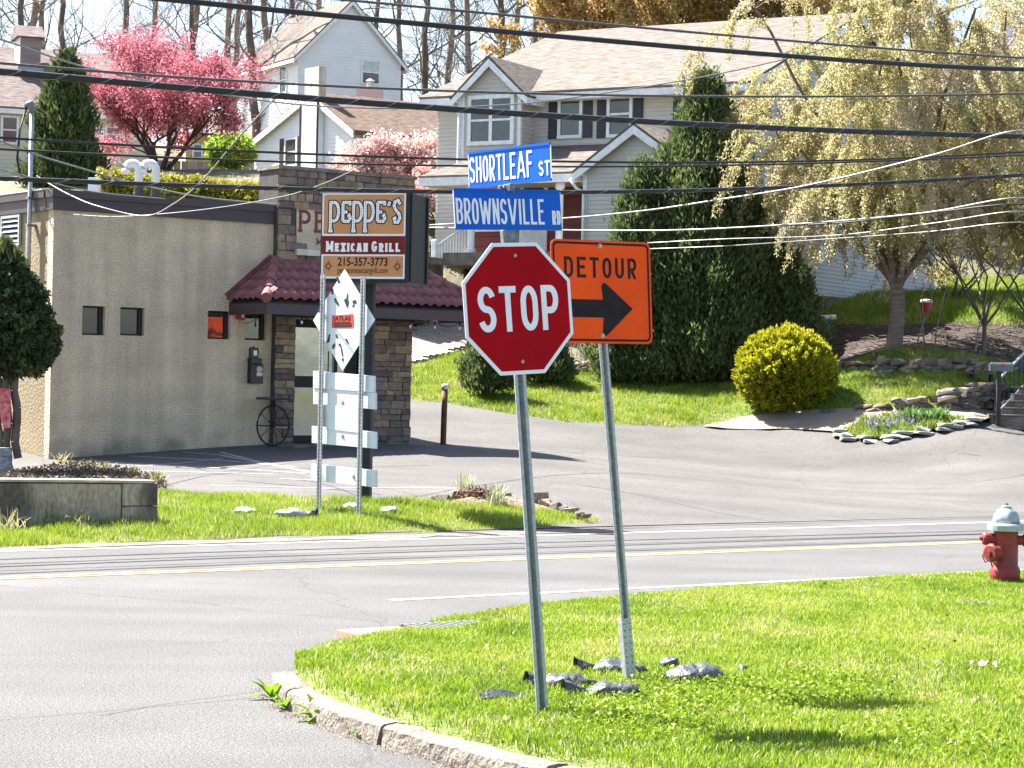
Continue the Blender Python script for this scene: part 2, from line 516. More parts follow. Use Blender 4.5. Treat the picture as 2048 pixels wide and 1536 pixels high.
G_COLS = [(0.055, 0.105, 0.008, 1), (0.12, 0.205, 0.012, 1), (0.19, 0.285, 0.016, 1), (0.27, 0.34, 0.03, 1), (0.34, 0.36, 0.08, 1), (0.52, 0.44, 0.28, 1)]
m_grass = leafmat('grass_blade', [mul(c, 1.12) for c in G_COLS], trans=0.38, rough=0.5, spec=0.35)
m_turf = mat('turf', (0.115, 0.175, 0.022, 1), (0.135, 0.14, 0.04, 1), rough=0.95, scale=3.5, bump=0.03, bscale=60, fine=0.4, fscale=45)

gx = np.unique(np.r_[-3000, -900, -350, -180, np.arange(-100, 101, 2.0), 180, 350, 900, 3000])
gy = np.unique(np.r_[-3000, -900, -350, -120, np.arange(-40, 181, 2.0), 350, 900, 3000])
XX, YY = np.meshgrid(gx, gy)
nx_, ny_ = len(gx), len(gy)
zt = H(XX.ravel(), YY.ravel()) - 0.16
ii = (np.arange(ny_ - 1)[:, None] * nx_ + np.arange(nx_ - 1)[None]).ravel()
T(bigmesh('ground', np.c_[XX.ravel(), YY.ravel(), zt], np.c_[ii, ii + 1, ii + 1 + nx_, ii + nx_], m_soil, smooth=True), 'rough open land under and behind the street', kind='structure')

# main road and side street
T(sheet('road', [xy(-25, -70), xy(-25, 110), xy(25.6, 110), xy(25.6, -70)], m_asph, 0.0, 4.0, hf=lambda x, y: np.zeros(len(x))),
  'grey asphalt road crossing from left to right', kind='structure')
lotpoly = [xy(25.4, -30), xy(25.4, 105), xy(34, 105)] + [G(px, py).to_2d() for px, py in
           [(2300, 835), (2150, 835), (1990, 835), (1860, 832), (1690, 840), (1560, 836), (1430, 840), (1300, 838), (1130, 830), (1000, 812), (890, 795), (800, 785)]] + [xy(46, 25), xy(38.8, 12), xy(38.8, -30)]
T(sheet('parking_lot', lotpoly, m_lot, 0.006, 1.0), 'pale worn asphalt lot sloping up to the houses', kind='structure')

def strip(name, pts, w, m_, off, label, jitter=0.0):
    mb = MB()
    P = [Vector(p) for p in pts]
    Q = []
    for a, b in zip(P[:-1], P[1:]):
        k = max(1, int((b - a).length / 0.6))
        Q += [a + (b - a) * (j / k) for j in range(k)]
    Q.append(P[-1])
    for i, p in enumerate(Q):
        t = (Q[min(i + 1, len(Q) - 1)] - Q[max(0, i - 1)]).normalized()
        n = Vector((-t.y, t.x))
        c = p + n * random.uniform(-jitter, jitter)
        ww = w * (1 + (random.uniform(-.5, .4) if jitter else 0)) / 2
        for sg in (-1, 1):
            q = c + n * ww * sg
            mb.v.append((q.x, q.y, h(q.x, q.y) + off))
    for i in range(len(Q) - 1):
        mb.f.append((2 * i, 2 * i + 2, 2 * i + 3, 2 * i + 1))
    return T(mb.build(name, m_), label, kind='structure')
def s_line(s0, t0, t1):
    return [Vector(xy(s0, t0)), Vector(xy(s0, t1))]
tw = st(*Z(790, 1202, 0).to_2d())[1]
strip('edge_line', s_line(17.55, tw, 105), 0.11, m_white, 0.005, 'near white edge line of the road')
strip('edge_line', s_line(24.25, -60, 105), 0.11, m_white, 0.005, 'far white edge line of the road')
strip('centre_line', s_line(20.97, -60, 105), 0.075, m_yel, 0.005, 'nearer stripe of the double yellow centre line')
strip('centre_line', s_line(21.15, -60, 105), 0.075, m_yel, 0.005, 'farther stripe of the double yellow centre line')
gp = lambda *l: [G(a, b).to_2d() for a, b in l]
for k, l in enumerate([[(178, 938), (345, 929), (445, 918)], [(180, 922), (260, 928), (610, 948)], [(258, 913), (430, 921), (590, 935)],
                       [(365, 905), (440, 911), (620, 946)], [(180, 938), (330, 944), (560, 950)], [(440, 905), (520, 925), (630, 947)],
                       [(560, 958), (720, 968)], [(420, 972), (640, 977)], [(640, 978), (850, 976), (960, 979)]]):
    strip('parking_line', gp(*l), 0.09, m_faint, 0.011, 'faded white parking stripe on the lot')
for k, l in enumerate([[(1180, 908), (1420, 920), (1620, 932), (1790, 945), (2080, 978)], [(820, 880), (1050, 902), (1180, 908)],
                       [(1830, 894), (1980, 914), (2100, 917)], [(470, 962), (760, 990)]]):
    strip('crack', gp(*l), 0.045, m_crack, 0.010, 'thin dark tar crack across the asphalt', jitter=0.03)
strip('crack', [Z(200, 1432, 0).to_2d(), Z(330, 1408, 0).to_2d(), Z(540, 1380, 0).to_2d()], 0.010, m_crack, 0.004, 'hairline dark crack in the side street', jitter=0.004)
strip('crack', [Z(-20, 1442, 0).to_2d(), Z(330, 1412, 0).to_2d(), Z(545, 1393, 0).to_2d()], 0.012, m_crack, 0.004, 'second hairline crack in the side street', jitter=0.004)
strip('crack', s_line(25.1, 8, 60), 0.05, m_crack, 0.009, 'dark seam where the road meets the lot', jitter=0.05)

strip('gravel_shoulder', s_line(24.72, -30, 20), .62, mat('shoulder_gravel', (0.20, 0.155, 0.13, 1), (0.10, 0.082, 0.072, 1), rough=.95, scale=5, fine=.5, fscale=40, bump=.02, bscale=50), 0.0075, 'brown gravel shoulder along the far edge line', jitter=.10)
# corner lawn with its kerb
def smooth_line(P, k=6):
    P = [Vector(p) for p in P]
    out = []
    for i in range(len(P) - 1):
        p0, p1, p2, p3 = P[max(0, i - 1)], P[i], P[i + 1], P[min(len(P) - 1, i + 2)]
        for j in range(k):
            t = j / k
            out.append(0.5 * ((2 * p1) + (p2 - p0) * t + (2 * p0 - 5 * p1 + 4 * p2 - p3) * t * t + (3 * p1 - p0 - 3 * p2 + p3) * t ** 3))
    out.append(P[-1])
    return out
kin = smooth_line([Z(px, py, 0.14).to_2d() for px, py in [(1750, 1640), (1420, 1566), (1200, 1531), (1000, 1487), (850, 1448), (720, 1408), (640, 1378), (602, 1352), (588, 1334)]], 8)
open_edge = [Z(px, py, 0.03).to_2d() for px, py in [(592, 1318), (612, 1304), (655, 1288), (740, 1273), (850, 1268), (970, 1256), (985, 1248), (846, 1252), (862, 1242), (960, 1228), (1100, 1212),
                                                    (1400, 1185), (1700, 1167), (2048, 1153), (2400, 1138)]]
lawn = [Vector(p) for p in kin] + open_edge + [Z(3600, 1500, .1).to_2d(), Z(2600, 1800, .1).to_2d()]
lawn_xy = [(p.x, p.y) for p in lawn]
open_xy = [(p.x, p.y) for p in open_edge]
def HC(x, y):
    x = np.atleast_1d(np.asarray(x, float)); y = np.atleast_1d(np.asarray(y, float))
    d = np.full(len(x), 1e9)
    for (ax, ay), (bx, by) in zip(open_xy[:-1], open_xy[1:]):
        dx, dy = bx - ax, by - ay
        k = np.clip(((x - ax) * dx + (y - ay) * dy) / (dx * dx + dy * dy), 0, 1)
        d = np.minimum(d, np.hypot(x - ax - k * dx, y - ay - k * dy))
    e = sm(0, 0.5, d)
    dk = np.full(len(x), 1e9)
    for p, q in zip(kin[:-4:4], kin[4::4]):
        dx, dy = q.x - p.x, q.y - p.y
        k = np.clip(((x - p.x) * dx + (y - p.y) * dy) / (dx * dx + dy * dy), 0, 1)
        dk = np.minimum(dk, np.hypot(x - p.x - k * dx, y - p.y - k * dy))
    return 0.02 + 0.095 * e + 0.03 * vnoise(x, y, 1.3, 31) * e - 0.06 * (1 - sm(0.02, 0.18, dk)) * e
def hc(x, y): return float(HC(x, y)[0])
def GC(px, py):
    z = 0.13
    for _ in range(4):
        p = Z(px, py, z); z = hc(p.x, p.y)
    return Vector((p.x, p.y, z))
T(sheet('corner_lawn', lawn_xy, m_turf, -0.012, 0.16, hf=HC), 'turf of the corner lawn around the signs', kind='structure')
dz_ = st(*Z(855, 1261, .04).to_2d())
def off_drain(x, y):
    a = -EY * x + EX * y - dz_[0]; b = EX * x + EY * y - dz_[1]
    return ~((np.abs(a) < 0.27) & (b > -0.75) & (b < 0.62))
kin_xy = [(p.x, p.y) for p in kin]
def near_kerb(x, y):
    d = np.full(len(x), 1e9)
    for (ax, ay), (bx, by) in zip(kin_xy[:-1:3], kin_xy[3::3]):
        dx, dy = bx - ax, by - ay
        k = np.clip(((x - ax) * dx + (y - ay) * dy) / (dx * dx + dy * dy + 1e-9), 0, 1)
        d = np.minimum(d, np.hypot(x - ax - k * dx, y - ay - k * dy))
    return RNG.random(len(x)) < 0.12 + 0.88 * sm(0.02, 0.30, d + 0.16 * (vnoise(x, y, .25, 15) - .5))
# the two sign shadows fall on these blades
blades('lawn_grass', lawn_xy, 5600, 0.036, 0.0075, m_grass, HC, 'short bright green grass of the corner lawn', bend=0.75, keep=lambda x, y: off_drain(x, y) & near_kerb(x, y))

blades('lawn_grass', lawn_xy, 1500, 0.046, 0.013, m_grass, HC, 'grass of the corner lawn beyond the right edge', bend=0.7, keep=lambda x, y: (1024 + FPX * x / np.maximum(y, .1) > 2108) & (np.hypot(x, y) < 30), view=False, simple=True)
kerb = T(empty('kerb', kin[30].to_3d()), 'worn pale concrete kerb around the corner lawn', kind='structure')
def kerb_piece(pts, seed):
    mb = MB()
    sec = [(0.02, -0.03), (0.02, 0.098), (0.0, 0.114), (-0.06, 0.119), (-0.125, 0.114), (-0.150, 0.098), (-0.160, 0.05), (-0.170, -0.03)]
    for i, p in enumerate(pts):
        t = (pts[min(i + 1, len(pts) - 1)] - pts[max(i - 1, 0)]).normalized()
        n = Vector((-t.y, t.x))
        if n.dot(Vector((0.4, 0.6))) < 0: n = -n          # towards the lawn
        for j, (a, z) in enumerate(sec):
            w = noise.noise(Vector((p.x * 9, p.y * 9, j * 1.7 + seed))) * 0.010 + noise.noise(Vector((p.x * 28, p.y * 28, j + seed))) * 0.008
            q = p + n * (a + w)
            mb.v.append((q.x - kerb.location.x, q.y - kerb.location.y, z + w * 0.7 - kerb.location.z))
    m = len(sec)
    for i in range(len(pts) - 1):
        for j in range(m - 1):
            mb.f.append((i * m + j, i * m + j + 1, (i + 1) * m + j + 1, (i + 1) * m + j))
    mb.f.append(tuple(range(m))); mb.f.append(tuple((len(pts) - 1) * m + j for j in range(m - 1, -1, -1)))
    return mb
fine = []
for a, b in zip(kin[:-1], kin[1:]):
    k = max(1, int((b - a).length / 0.035))
    fine += [a + (b - a) * (j / k) for j in range(k)]
cuts = [0, int(len(fine) * .36), int(len(fine) * .60), int(len(fine) * .88), len(fine)]
for k in range(4):
    kerb_piece(fine[cuts[k]:cuts[k + 1]], k * 5).build('kerb_stone', m_conc, kerb, smooth=False)

# lawns beyond the lot
verge_px_near = [(-60, 1098), (60, 1094), (150, 1089), (240, 1086), (330, 1081), (450, 1079), (560, 1072), (640, 1072), (700, 1069), (780, 1064), (860, 1065), (930, 1061), (1000, 1058), (1060, 1056), (1120, 1051), (1205, 1045)]
verge_px_far = [(1190, 1036), (1080, 1024), (960, 1006), (860, 1006), (700, 1004), (560, 998), (420, 992), (330, 989), (200, 975)]
verge = [G(*p).to_2d() for p in verge_px_near + verge_px_far] + [Vector(xy(27.2, 8))]
verge_xy = [(p.x, p.y) for p in verge]
def HV(x, y):
    return H(x, y) - 0.01 + 0.09 * sm(0, 0.6, edge_dist(np.atleast_1d(x), np.atleast_1d(y), verge_xy))
T(sheet('verge', verge_xy, m_turf, 0.0, 0.5, hf=HV), 'turf strip between the road and the restaurant lot', kind='structure')
m_grass2 = leafmat('verge_blade', G_COLS, trans=0.5, rough=0.5)
blades('verge_grass', verge_xy, 2600, 0.085, 0.011, m_grass2, HV, 'bright green grass strip below the restaurant sign', bend=0.7, simple=True)
hill = [G(*p).to_2d() for p in [(790, 798), (890, 806), (1000, 825), (1130, 844), (1300, 852), (1400, 855), (1480, 838), (1570, 826), (1660, 822), (1720, 821),
                                 (1800, 820), (1900, 819), (1985, 815), (2110, 800), (2110, 745), (1660, 742), (1480, 742), (1300, 750), (1150, 740), (1000, 705), (940, 690)]]
hill += [G(*p).to_2d() for p in [(900, 712), (800, 735)]]
hill_xy = [(p.x, p.y) for p in hill]
def HH(x, y):
    return H(x, y) + 0.07 * sm(0, 0.5, edge_dist(np.atleast_1d(x), np.atleast_1d(y), hill_xy)) - 0.0
def HU(x, y): return H(x, y) + 0.04
T(sheet('hill_lawn', hill_xy, m_turf, 0.0, 0.6, hf=HH), 'sloping front lawn beyond the lot', kind='structure')
blades('hill_grass', hill_xy, 1500, 0.10, 0.017, m_grass2, HH, 'sunlit green grass on the slope before the house', bend=0.7, simple=True)
up = [G(*p).to_2d() for p in [(1655, 655), (1800, 655), (1960, 655), (2200, 660), (2250, 560), (1900, 560), (1760, 590), (1640, 632)]]
up_xy = [(p.x, p.y) for p in up]
T(sheet('upper_lawn', up_xy, m_turf, 0.03, 0.8), 'grass terrace above the mulch bank', kind='structure')
blades('terrace_grass', up_xy, 600, 0.16, 0.02, m_grass2, HU, 'taller green grass on the terrace behind the weeping tree', bend=0.7, simple=True)
lw = [G(*p).to_2d() for p in [(815, 660), (850, 640), (862, 630), (840, 560), (860, 490), (700, 470), (700, 640)]]
lw_xy = [(p.x, p.y) for p in lw]
T(sheet('side_lawn', lw_xy, m_turf, 0.03, 0.8), 'grass beside the paver walk', kind='structure')
blades('side_grass', lw_xy, 800, 0.10, 0.02, m_grass2, HU, 'green grass left of the paver walk', bend=0.7, simple=True)
mul_px = [(1655, 742), (1660, 650), (1800, 655), (2200, 660), (2200, 745), (1950, 745)]
T(sheet('mulch_bank', [G(*p).to_2d() for p in mul_px], mat('mulch', (0.075, 0.05, 0.038, 1), (0.03, 0.022, 0.02, 1), rough=0.95, scale=9, bump=0.06, bscale=25, fine=0.5, fscale=20), 0.04, 0.6),
  'dark leafy mulch bank under the weeping tree', kind='structure')
T(sheet('concrete_apron', [G(*p).to_2d() for p in [(1405, 856), (1480, 838), (1570, 827), (1660, 823), (1860, 820), (1990, 823), (2080, 826), (2080, 850), (1960, 848), (1900, 850), (1680, 868), (1560, 862)]], m_tan, 0.06, 0.5),
  'pale tan concrete apron beside the golden bush', kind='structure')
T(sheet('soil_bed', [G(*p).to_2d() for p in [(-80, 965), (100, 938), (180, 928), (330, 962), (330, 985), (-80, 1000)]], mat('dark_leaf_soil', (0.10, 0.078, 0.055, 1), (0.045, 0.034, 0.025, 1), rough=1, scale=8, bump=.06, bscale=22, fine=.5, fscale=18), 0.05, 0.5), 'bare soil between the low wall and the restaurant', kind='structure')
# ================================================================== lettering made of strokes
def arc(cx, cy, rx, ry, a0, a1, n=10):
    return [(cx + rx * math.cos(R(a0 + (a1 - a0) * i / n)), cy + ry * math.sin(R(a0 + (a1 - a0) * i / n))) for i in range(n + 1)]
WID = dict(I=0.2, M=0.72, W=0.78, A=0.62, V=0.6, X=0.6)
def glyph(c, w, a):
    """stroke centre lines in a box w x 1; a = half the stroke width; (points, closed)"""
    x0, x1, y0, y1 = a, w - a, a, 1 - a
    xm = w / 2; rx = (x1 - x0) / 2
    if c == 'S':
        ry = (y1 - 0.5) / 2
        return [(arc(xm, 0.5 + ry, rx, ry, 15, 270, 16) + arc(xm, y0 + ry, rx, ry, 90, -165, 16)[1:], 0)]
    if c == 'O':
        k = 0.30
        return [(arc(xm, y1 - k, rx, k, 0, 180, 12) + arc(xm, y0 + k, rx, k, 180, 360, 12), 1)]
    if c in 'CG':
        k = 0.30
        p = arc(xm, y1 - k, rx, k, 28, 180, 12) + arc(xm, y0 + k, rx, k, 180, 332 if c == 'C' else 350, 12)
        return [(p, 0)] + ([([(x1, y0 + k * .8), (x1, 0.46)], 0), ([(xm, 0.44), (w, 0.44)], 0)] if c == 'G' else [])
    if c == 'T': return [([(0, y1), (w, y1)], 0), ([(xm, 0), (xm, 1 - 2 * a)], 0)]
    if c == 'I': return [([(xm, 0), (xm, 1)], 0)]
    if c == 'L': return [([(x0, 1), (x0, 0)], 0), ([(2 * a, y0), (w, y0)], 0)]
    if c in 'EF':
        r = [([(x0, 0), (x0, 1)], 0), ([(2 * a, y1), (w, y1)], 0), ([(2 * a, 0.52), (w * 0.86, 0.52)], 0)]
        if c == 'E': r.append(([(2 * a, y0), (w, y0)], 0))
        return r
    if c == 'H': return [([(x0, 0), (x0, 1)], 0), ([(x1, 0), (x1, 1)], 0), ([(2 * a, 0.52), (w - 2 * a, 0.52)], 0)]
    if c in 'PRB':
        lo = 0.44 if c != 'B' else 0.5
        r_ = (y1 - lo) / 2
        r = [([(x0, 0), (x0, 1)], 0), ([(2 * a, y1), (x1 - min(rx, r_) * 0.9, y1)] + arc(x1 - min(rx, r_) * 0.9, lo + r_, min(rx, r_) * 0.9, r_, 90, -90, 10)[1:] + [(2 * a, lo)], 0)]
        if c == 'R': r.append(([(w * 0.45, lo - a * 0.9), (x1 - a * 0.1, 0)], 0))
        if c == 'B':
            q = (lo - y0) / 2
            r.append(([(2 * a, lo - 0.0), (x1 - min(rx, q) * 0.9, lo)] + arc(x1 - min(rx, q) * 0.9, y0 + q, min(rx, q) * 0.9, q, 90, -90, 10)[1:] + [(2 * a, y0)], 0))
        return r
    if c == 'D': return [([(x0, 0), (x0, 1)], 0), ([(2 * a, y1), (xm, y1)] + arc(xm, y1 - 0.3, rx, 0.3, 90, 0, 8)[1:] + arc(xm, y0 + 0.3, rx, 0.3, 0, -90, 8) + [(2 * a, y0)], 0)]
    if c == 'U': return [([(x0, 1)] + arc(xm, y0 + 0.28, rx, 0.28, 180, 360, 12) + [(x1, 1)], 0)]
    if c == 'A': return [([(x0 * .8, 0), (xm - a * .35, 1)], 0), ([(w - x0 * .8, 0), (xm + a * .35, 1)], 0), ([(w * .22, 0.28), (w * .78, 0.28)], 0)]
    if c == 'V': return [([(x0 * .8, 1), (xm - a * .35, 0)], 0), ([(w - x0 * .8, 1), (xm + a * .35, 0)], 0)]
    if c == 'X': return [([(x0, 0), (x1, 1)], 0), ([(x1, 0), (x0, 1)], 0)]
    if c == 'N': return [([(x0, 0), (x0, 1)], 0), ([(x1, 0), (x1, 1)], 0), ([(x0, 1 - a * .6), (x1, a * .6)], 0)]
    if c == 'M': return [([(x0, 0), (x0, 1)], 0), ([(x1, 0), (x1, 1)], 0), ([(x0, 1 - a * .6), (xm, 0.2)], 0), ([(x1, 1 - a * .6), (xm, 0.2)], 0)]
    if c == 'W': return [([(x0 * .7, 1), (w * .28, 0)], 0), ([(w * .28, 0), (xm, 0.9)], 0), ([(xm, 0.9), (w * .72, 0)], 0), ([(w - x0 * .7, 1), (w * .72, 0)], 0)]
    if c == "'": return [([(xm, 1), (xm - .04, 0.72)], 0)]
    return []
def stroke(mb, pts, wd, closed, y, grow=0.0):
    """a flat ribbon in the xz plane at depth y, facing -y"""
    P = [Vector(p) for p in pts]
    n = len(P)
    if not closed and grow:
        P[0] = P[0] + (P[0] - P[1]).normalized() * grow
        P[-1] = P[-1] + (P[-1] - P[-2]).normalized() * grow
    b = len(mb.v)
    hw = wd / 2 + grow
    for i, p in enumerate(P):
        if closed: q0, q1 = P[(i - 1) % n], P[(i + 1) % n]
        else: q0, q1 = P[max(i - 1, 0)], P[min(i + 1, n - 1)]
        d0 = (p - q0).normalized() if (p - q0).length > 1e-9 else (q1 - p).normalized()
        d1 = (q1 - p).normalized() if (q1 - p).length > 1e-9 else d0
        t = (d0 + d1)
        t = t.normalized() if t.length > 1e-6 else d1
        nn = Vector((-t.y, t.x))
        k = hw / max(0.5, nn.dot(Vector((-d1.y, d1.x))))
        for sg in (1, -1):
            q = p + nn * k * sg
            mb.v.append((q.x, y, q.y))
    m = n if closed else n - 1
    for i in range(m):
        j = (i + 1) % n
        mb.f.append((b + 2 * i + 1, b + 2 * j + 1, b + 2 * j, b + 2 * i))
def lettering(text, x0, z0, hgt, width, sw, y, small=None, serif=0.0, grow=0.0, gap=0.16, shear=0.0, wide=0.52, caps=None, desc=None):
    """returns an MB of flat letters; sw = stroke width / height; small = {index: scale}"""
    mb = MB()
    items = []
    x = 0.0
    for i, c in enumerate(text):
        sc = 1.0
        if small: sc = small.get(i, 1.0)
        if c == ' ': x += 0.38; continue
        w = WID.get(c, wide) * sc
        if c == "'": w = 0.16
        items.append((c, x, w, sc)); x += w + gap * (0.6 if c == "'" else 1)
    tot = x - gap
    kx = width / tot
    aw = sw / 2
    lev = 0
    for c, xo, w, sc in items:
        a = aw / 1.0
        for pts, cl in glyph(c, w / sc, a / sc if sc < 1 else a):
            q = [((xo + px * sc) * kx / hgt, py * sc) for px, py in pts]
            q = [(x0 + px * hgt, z0 + (py + (0)) * hgt) for px, py in q]
            lev += 1
            stroke(mb, q, sw * hgt, cl, y - 0.0002 * (lev % 5), grow)
            if serif and not cl and c not in "'":
                for e, f in ((pts[0], pts[1]), (pts[-1], pts[-2])):
                    if e[1] in (0, 1) or c in 'TEFL':
                        ex, ez = x0 + (xo + e[0] * sc) * kx, z0 + e[1] * sc * hgt
                        vert = abs(e[0] - f[0]) < abs(e[1] - f[1])
                        if vert:
                            zz = ez + (sw * .36 * hgt if e[1] == 0 else -sw * .36 * hgt)
                            lev += 1
                            stroke(mb, [(ex - serif * hgt, zz), (ex + serif * hgt, zz)], sw * .72 * hgt, 0, y - 0.0002 * (lev % 5), grow)
    return mb
def typed(text, size, mat_, name, parent, loc, width=None, rot=(R(90), 0, 0), bold=0.0, align='CENTER'):
    cu = bpy.data.curves.new(name, 'FONT'); cu.body = text; cu.size = size; cu.align_x = align; cu.offset = bold
    ob = bpy.data.objects.new(name, cu); COL.objects.link(ob)
    bpy.context.view_layer.update()
    me = bpy.data.meshes.new_from_object(ob.evaluated_get(bpy.context.evaluated_depsgraph_get()))
    bpy.data.objects.remove(ob, do_unlink=True)
    me.materials.clear(); me.materials.append(mat_)
    o = link(name, me, parent, loc, rot)
    if width:
        xs = [v.co.x for v in me.vertices]
        o.scale = (width / (max(xs) - min(xs)), 1, 1)
    return o

# ================================================================== street signs
m_galv = mat('galvanised', (0.44, 0.46, 0.47, 1), (0.33, 0.35, 0.36, 1), rough=0.55, metal=0.45, scale=30, bump=0.0008, bscale=120, fine=0.2, fscale=90)
m_galv2 = mat('galvanised_old', (0.22, 0.23, 0.24, 1), (0.14, 0.145, 0.15, 1), rough=0.6, metal=0.5, scale=25, fine=0.25, fscale=80)
m_hole = mat('punched_hole', (0.012, 0.012, 0.013, 1), rough=0.9)
m_red = mat('stop_red', (0.40, 0.003, 0.009, 1), (0.33, 0.003, 0.008, 1), rough=0.5, scale=2.5, streak=.06, fine=0.05, fscale=300, spec=0.05)
m_sgnw = mat('sign_white', (0.80, 0.82, 0.84, 1), (0.74, 0.76, 0.79, 1), rough=0.42, scale=5)
m_blue = mat('sign_blue', (0.006, 0.11, 0.56, 1), (0.006, 0.10, 0.51, 1), rough=0.5, scale=5, fine=0.03, fscale=200, spec=0.15)
m_orange = mat('sign_orange', (0.90, 0.085, 0.003, 1), (0.78, 0.07, 0.004, 1), rough=0.5, scale=3, streak=.08, fine=0.07, fscale=120, spec=0.15)
m_blk = mat('sign_black', (0.014, 0.010, 0.012, 1), (0.022, 0.016, 0.018, 1), rough=0.6, scale=12, spec=0.15)
m_bolt = mat('bolt', (0.5, 0.45, 0.38, 1), (0.3, 0.24, 0.18, 1), rough=0.4, metal=0.8, scale=40)
m_plate = mat('sign_back', (0.45, 0.46, 0.47, 1), rough=0.5, metal=0.6)

def u_channel(parent, z0, z1, w=0.075, d=0.038, name='post', m_=None, holes=True, hole_pitch=0.0254 * 2, x=0, y=0):
    """U-channel post, open towards the sign face; rows of punched holes in the web"""
    t = 0.005
    prof = [(-w / 2, 0), (-w / 2, t), (-w * .30, t), (-w * .20, d), (w * .20, d), (w * .30, t), (w / 2, t), (w / 2, 0), (w * .24, 0), (w * .14, d - t), (-w * .14, d - t), (-w * .24, 0)]
    mb = MB().prism([(x + a, y + b) for a, b in prof], z0, z1, 'xy')
    o = mb.build(name, m_ or m_galv, parent)
    if holes:
        hb = MB()
        z = z0 + 0.05
        while z < z1 - 0.02:
            hb.add([(x + 0.0085 * math.cos(k * math.pi / 3), y + d - t - 0.0008, z + 0.0085 * math.sin(k * math.pi / 3)) for k in range(6)], [tuple(range(6))])
            z += hole_pitch
        T(hb.build('hole_row', m_hole, o), kind='stuff')
    return o

def rounded(w, hh, r, n=6):
    p = []
    for cx, cz, a in ((w / 2 - r, hh / 2 - r, 0), (-w / 2 + r, hh / 2 - r, 90), (-w / 2 + r, -hh / 2 + r, 180), (w / 2 - r, -hh / 2 + r, 270)):
        p += [(cx + r * math.cos(R(a + 90 * k / n)), cz + r * math.sin(R(a + 90 * k / n))) for k in range(n + 1)]
    return p
def bolt(parent, x, y, z, r=0.012):
    return MB().lathe([(r, 0), (r, 0.003), (r * .6, 0.004), (r * .6, 0.010), (r * .45, 0.012)], 10, m=Matrix.Rotation(R(90), 4, 'X')).build('bolt', m_bolt, parent, (x, y, z), smooth=False)

# --- stop sign with two street name blades
base = GC(1086, 1424)
yaw = math.atan2(0.575, 0.818)           # face normal towards +x,-y
stop = empty('stop_sign_post', base, rot=None)
topp = W(1041, 760, base.y + 0.02)
lean = (topp - base).normalized()
rotm = lean.to_track_quat('Z', 'Y').to_matrix()
up_ = lean
nrm_ = Vector((math.sin(yaw), -math.cos(yaw), 0)); nrm_ = (nrm_ - up_ * nrm_.dot(up_)).normalized()
xa = up_.cross(-nrm_) * -1
xa = (-nrm_).cross(up_)
M3 = Matrix((xa, -nrm_, up_)).transposed()
stop.rotation_euler = M3.to_euler()
T(stop, 'red stop sign with two blue street name blades on a leaning metal post', 'stop sign')
inv = M3.transposed()
def loc_on(obj_base, M_, px, py, yoff):
    """local coordinates where a sight line meets the local plane y=yoff"""
    q = ray(px, py); c = Vector((0, 0, CAMZ)) - obj_base
    ql = M_.transposed() @ q; cl = M_.transposed() @ c
    k = (yoff - cl.y) / ql.y
    return cl + ql * k
u_channel(stop, -0.05, 2.52, w=0.080, d=0.042)
sc_ = loc_on(base, M3, 1037, 617, -0.01)
ctr = (sc_.x, sc_.z)
def octagon(a):
    r = a / math.cos(R(22.5))
    return [(r * math.cos(R(22.5 + 45 * k)), r * math.sin(R(22.5 + 45 * k))) for k in range(8)]
A_ = 0.381
pan = MB().prism([(ctr[0] + x, ctr[1] + z) for x, z in octagon(A_)], -0.012, -0.008).build('panel', m_sgnw, stop)
o8 = octagon(A_ - 0.022)
MB().add([(ctr[0] + x, -0.0132, ctr[1] + z) for x, z in o8], [tuple(range(8))]).build('red_field', m_red, pan)
lettering('STOP', ctr[0] - 0.283, ctr[1] - 0.131, 0.262, 0.566, 0.145, -0.0145, gap=0.13, wide=0.50).build('lettering', m_sgnw, pan)
for px, py in ((1030, 511), (1045, 723)):
    q = loc_on(base, M3, px, py, -0.0135)
    bolt(pan, q.x, -0.0132, q.z, 0.011)
MB().box(-0.05, 0.05, -0.008, 0.0, ctr[1] - 0.3, ctr[1] - 0.27).build('sign_bracket', m_galv2, stop)

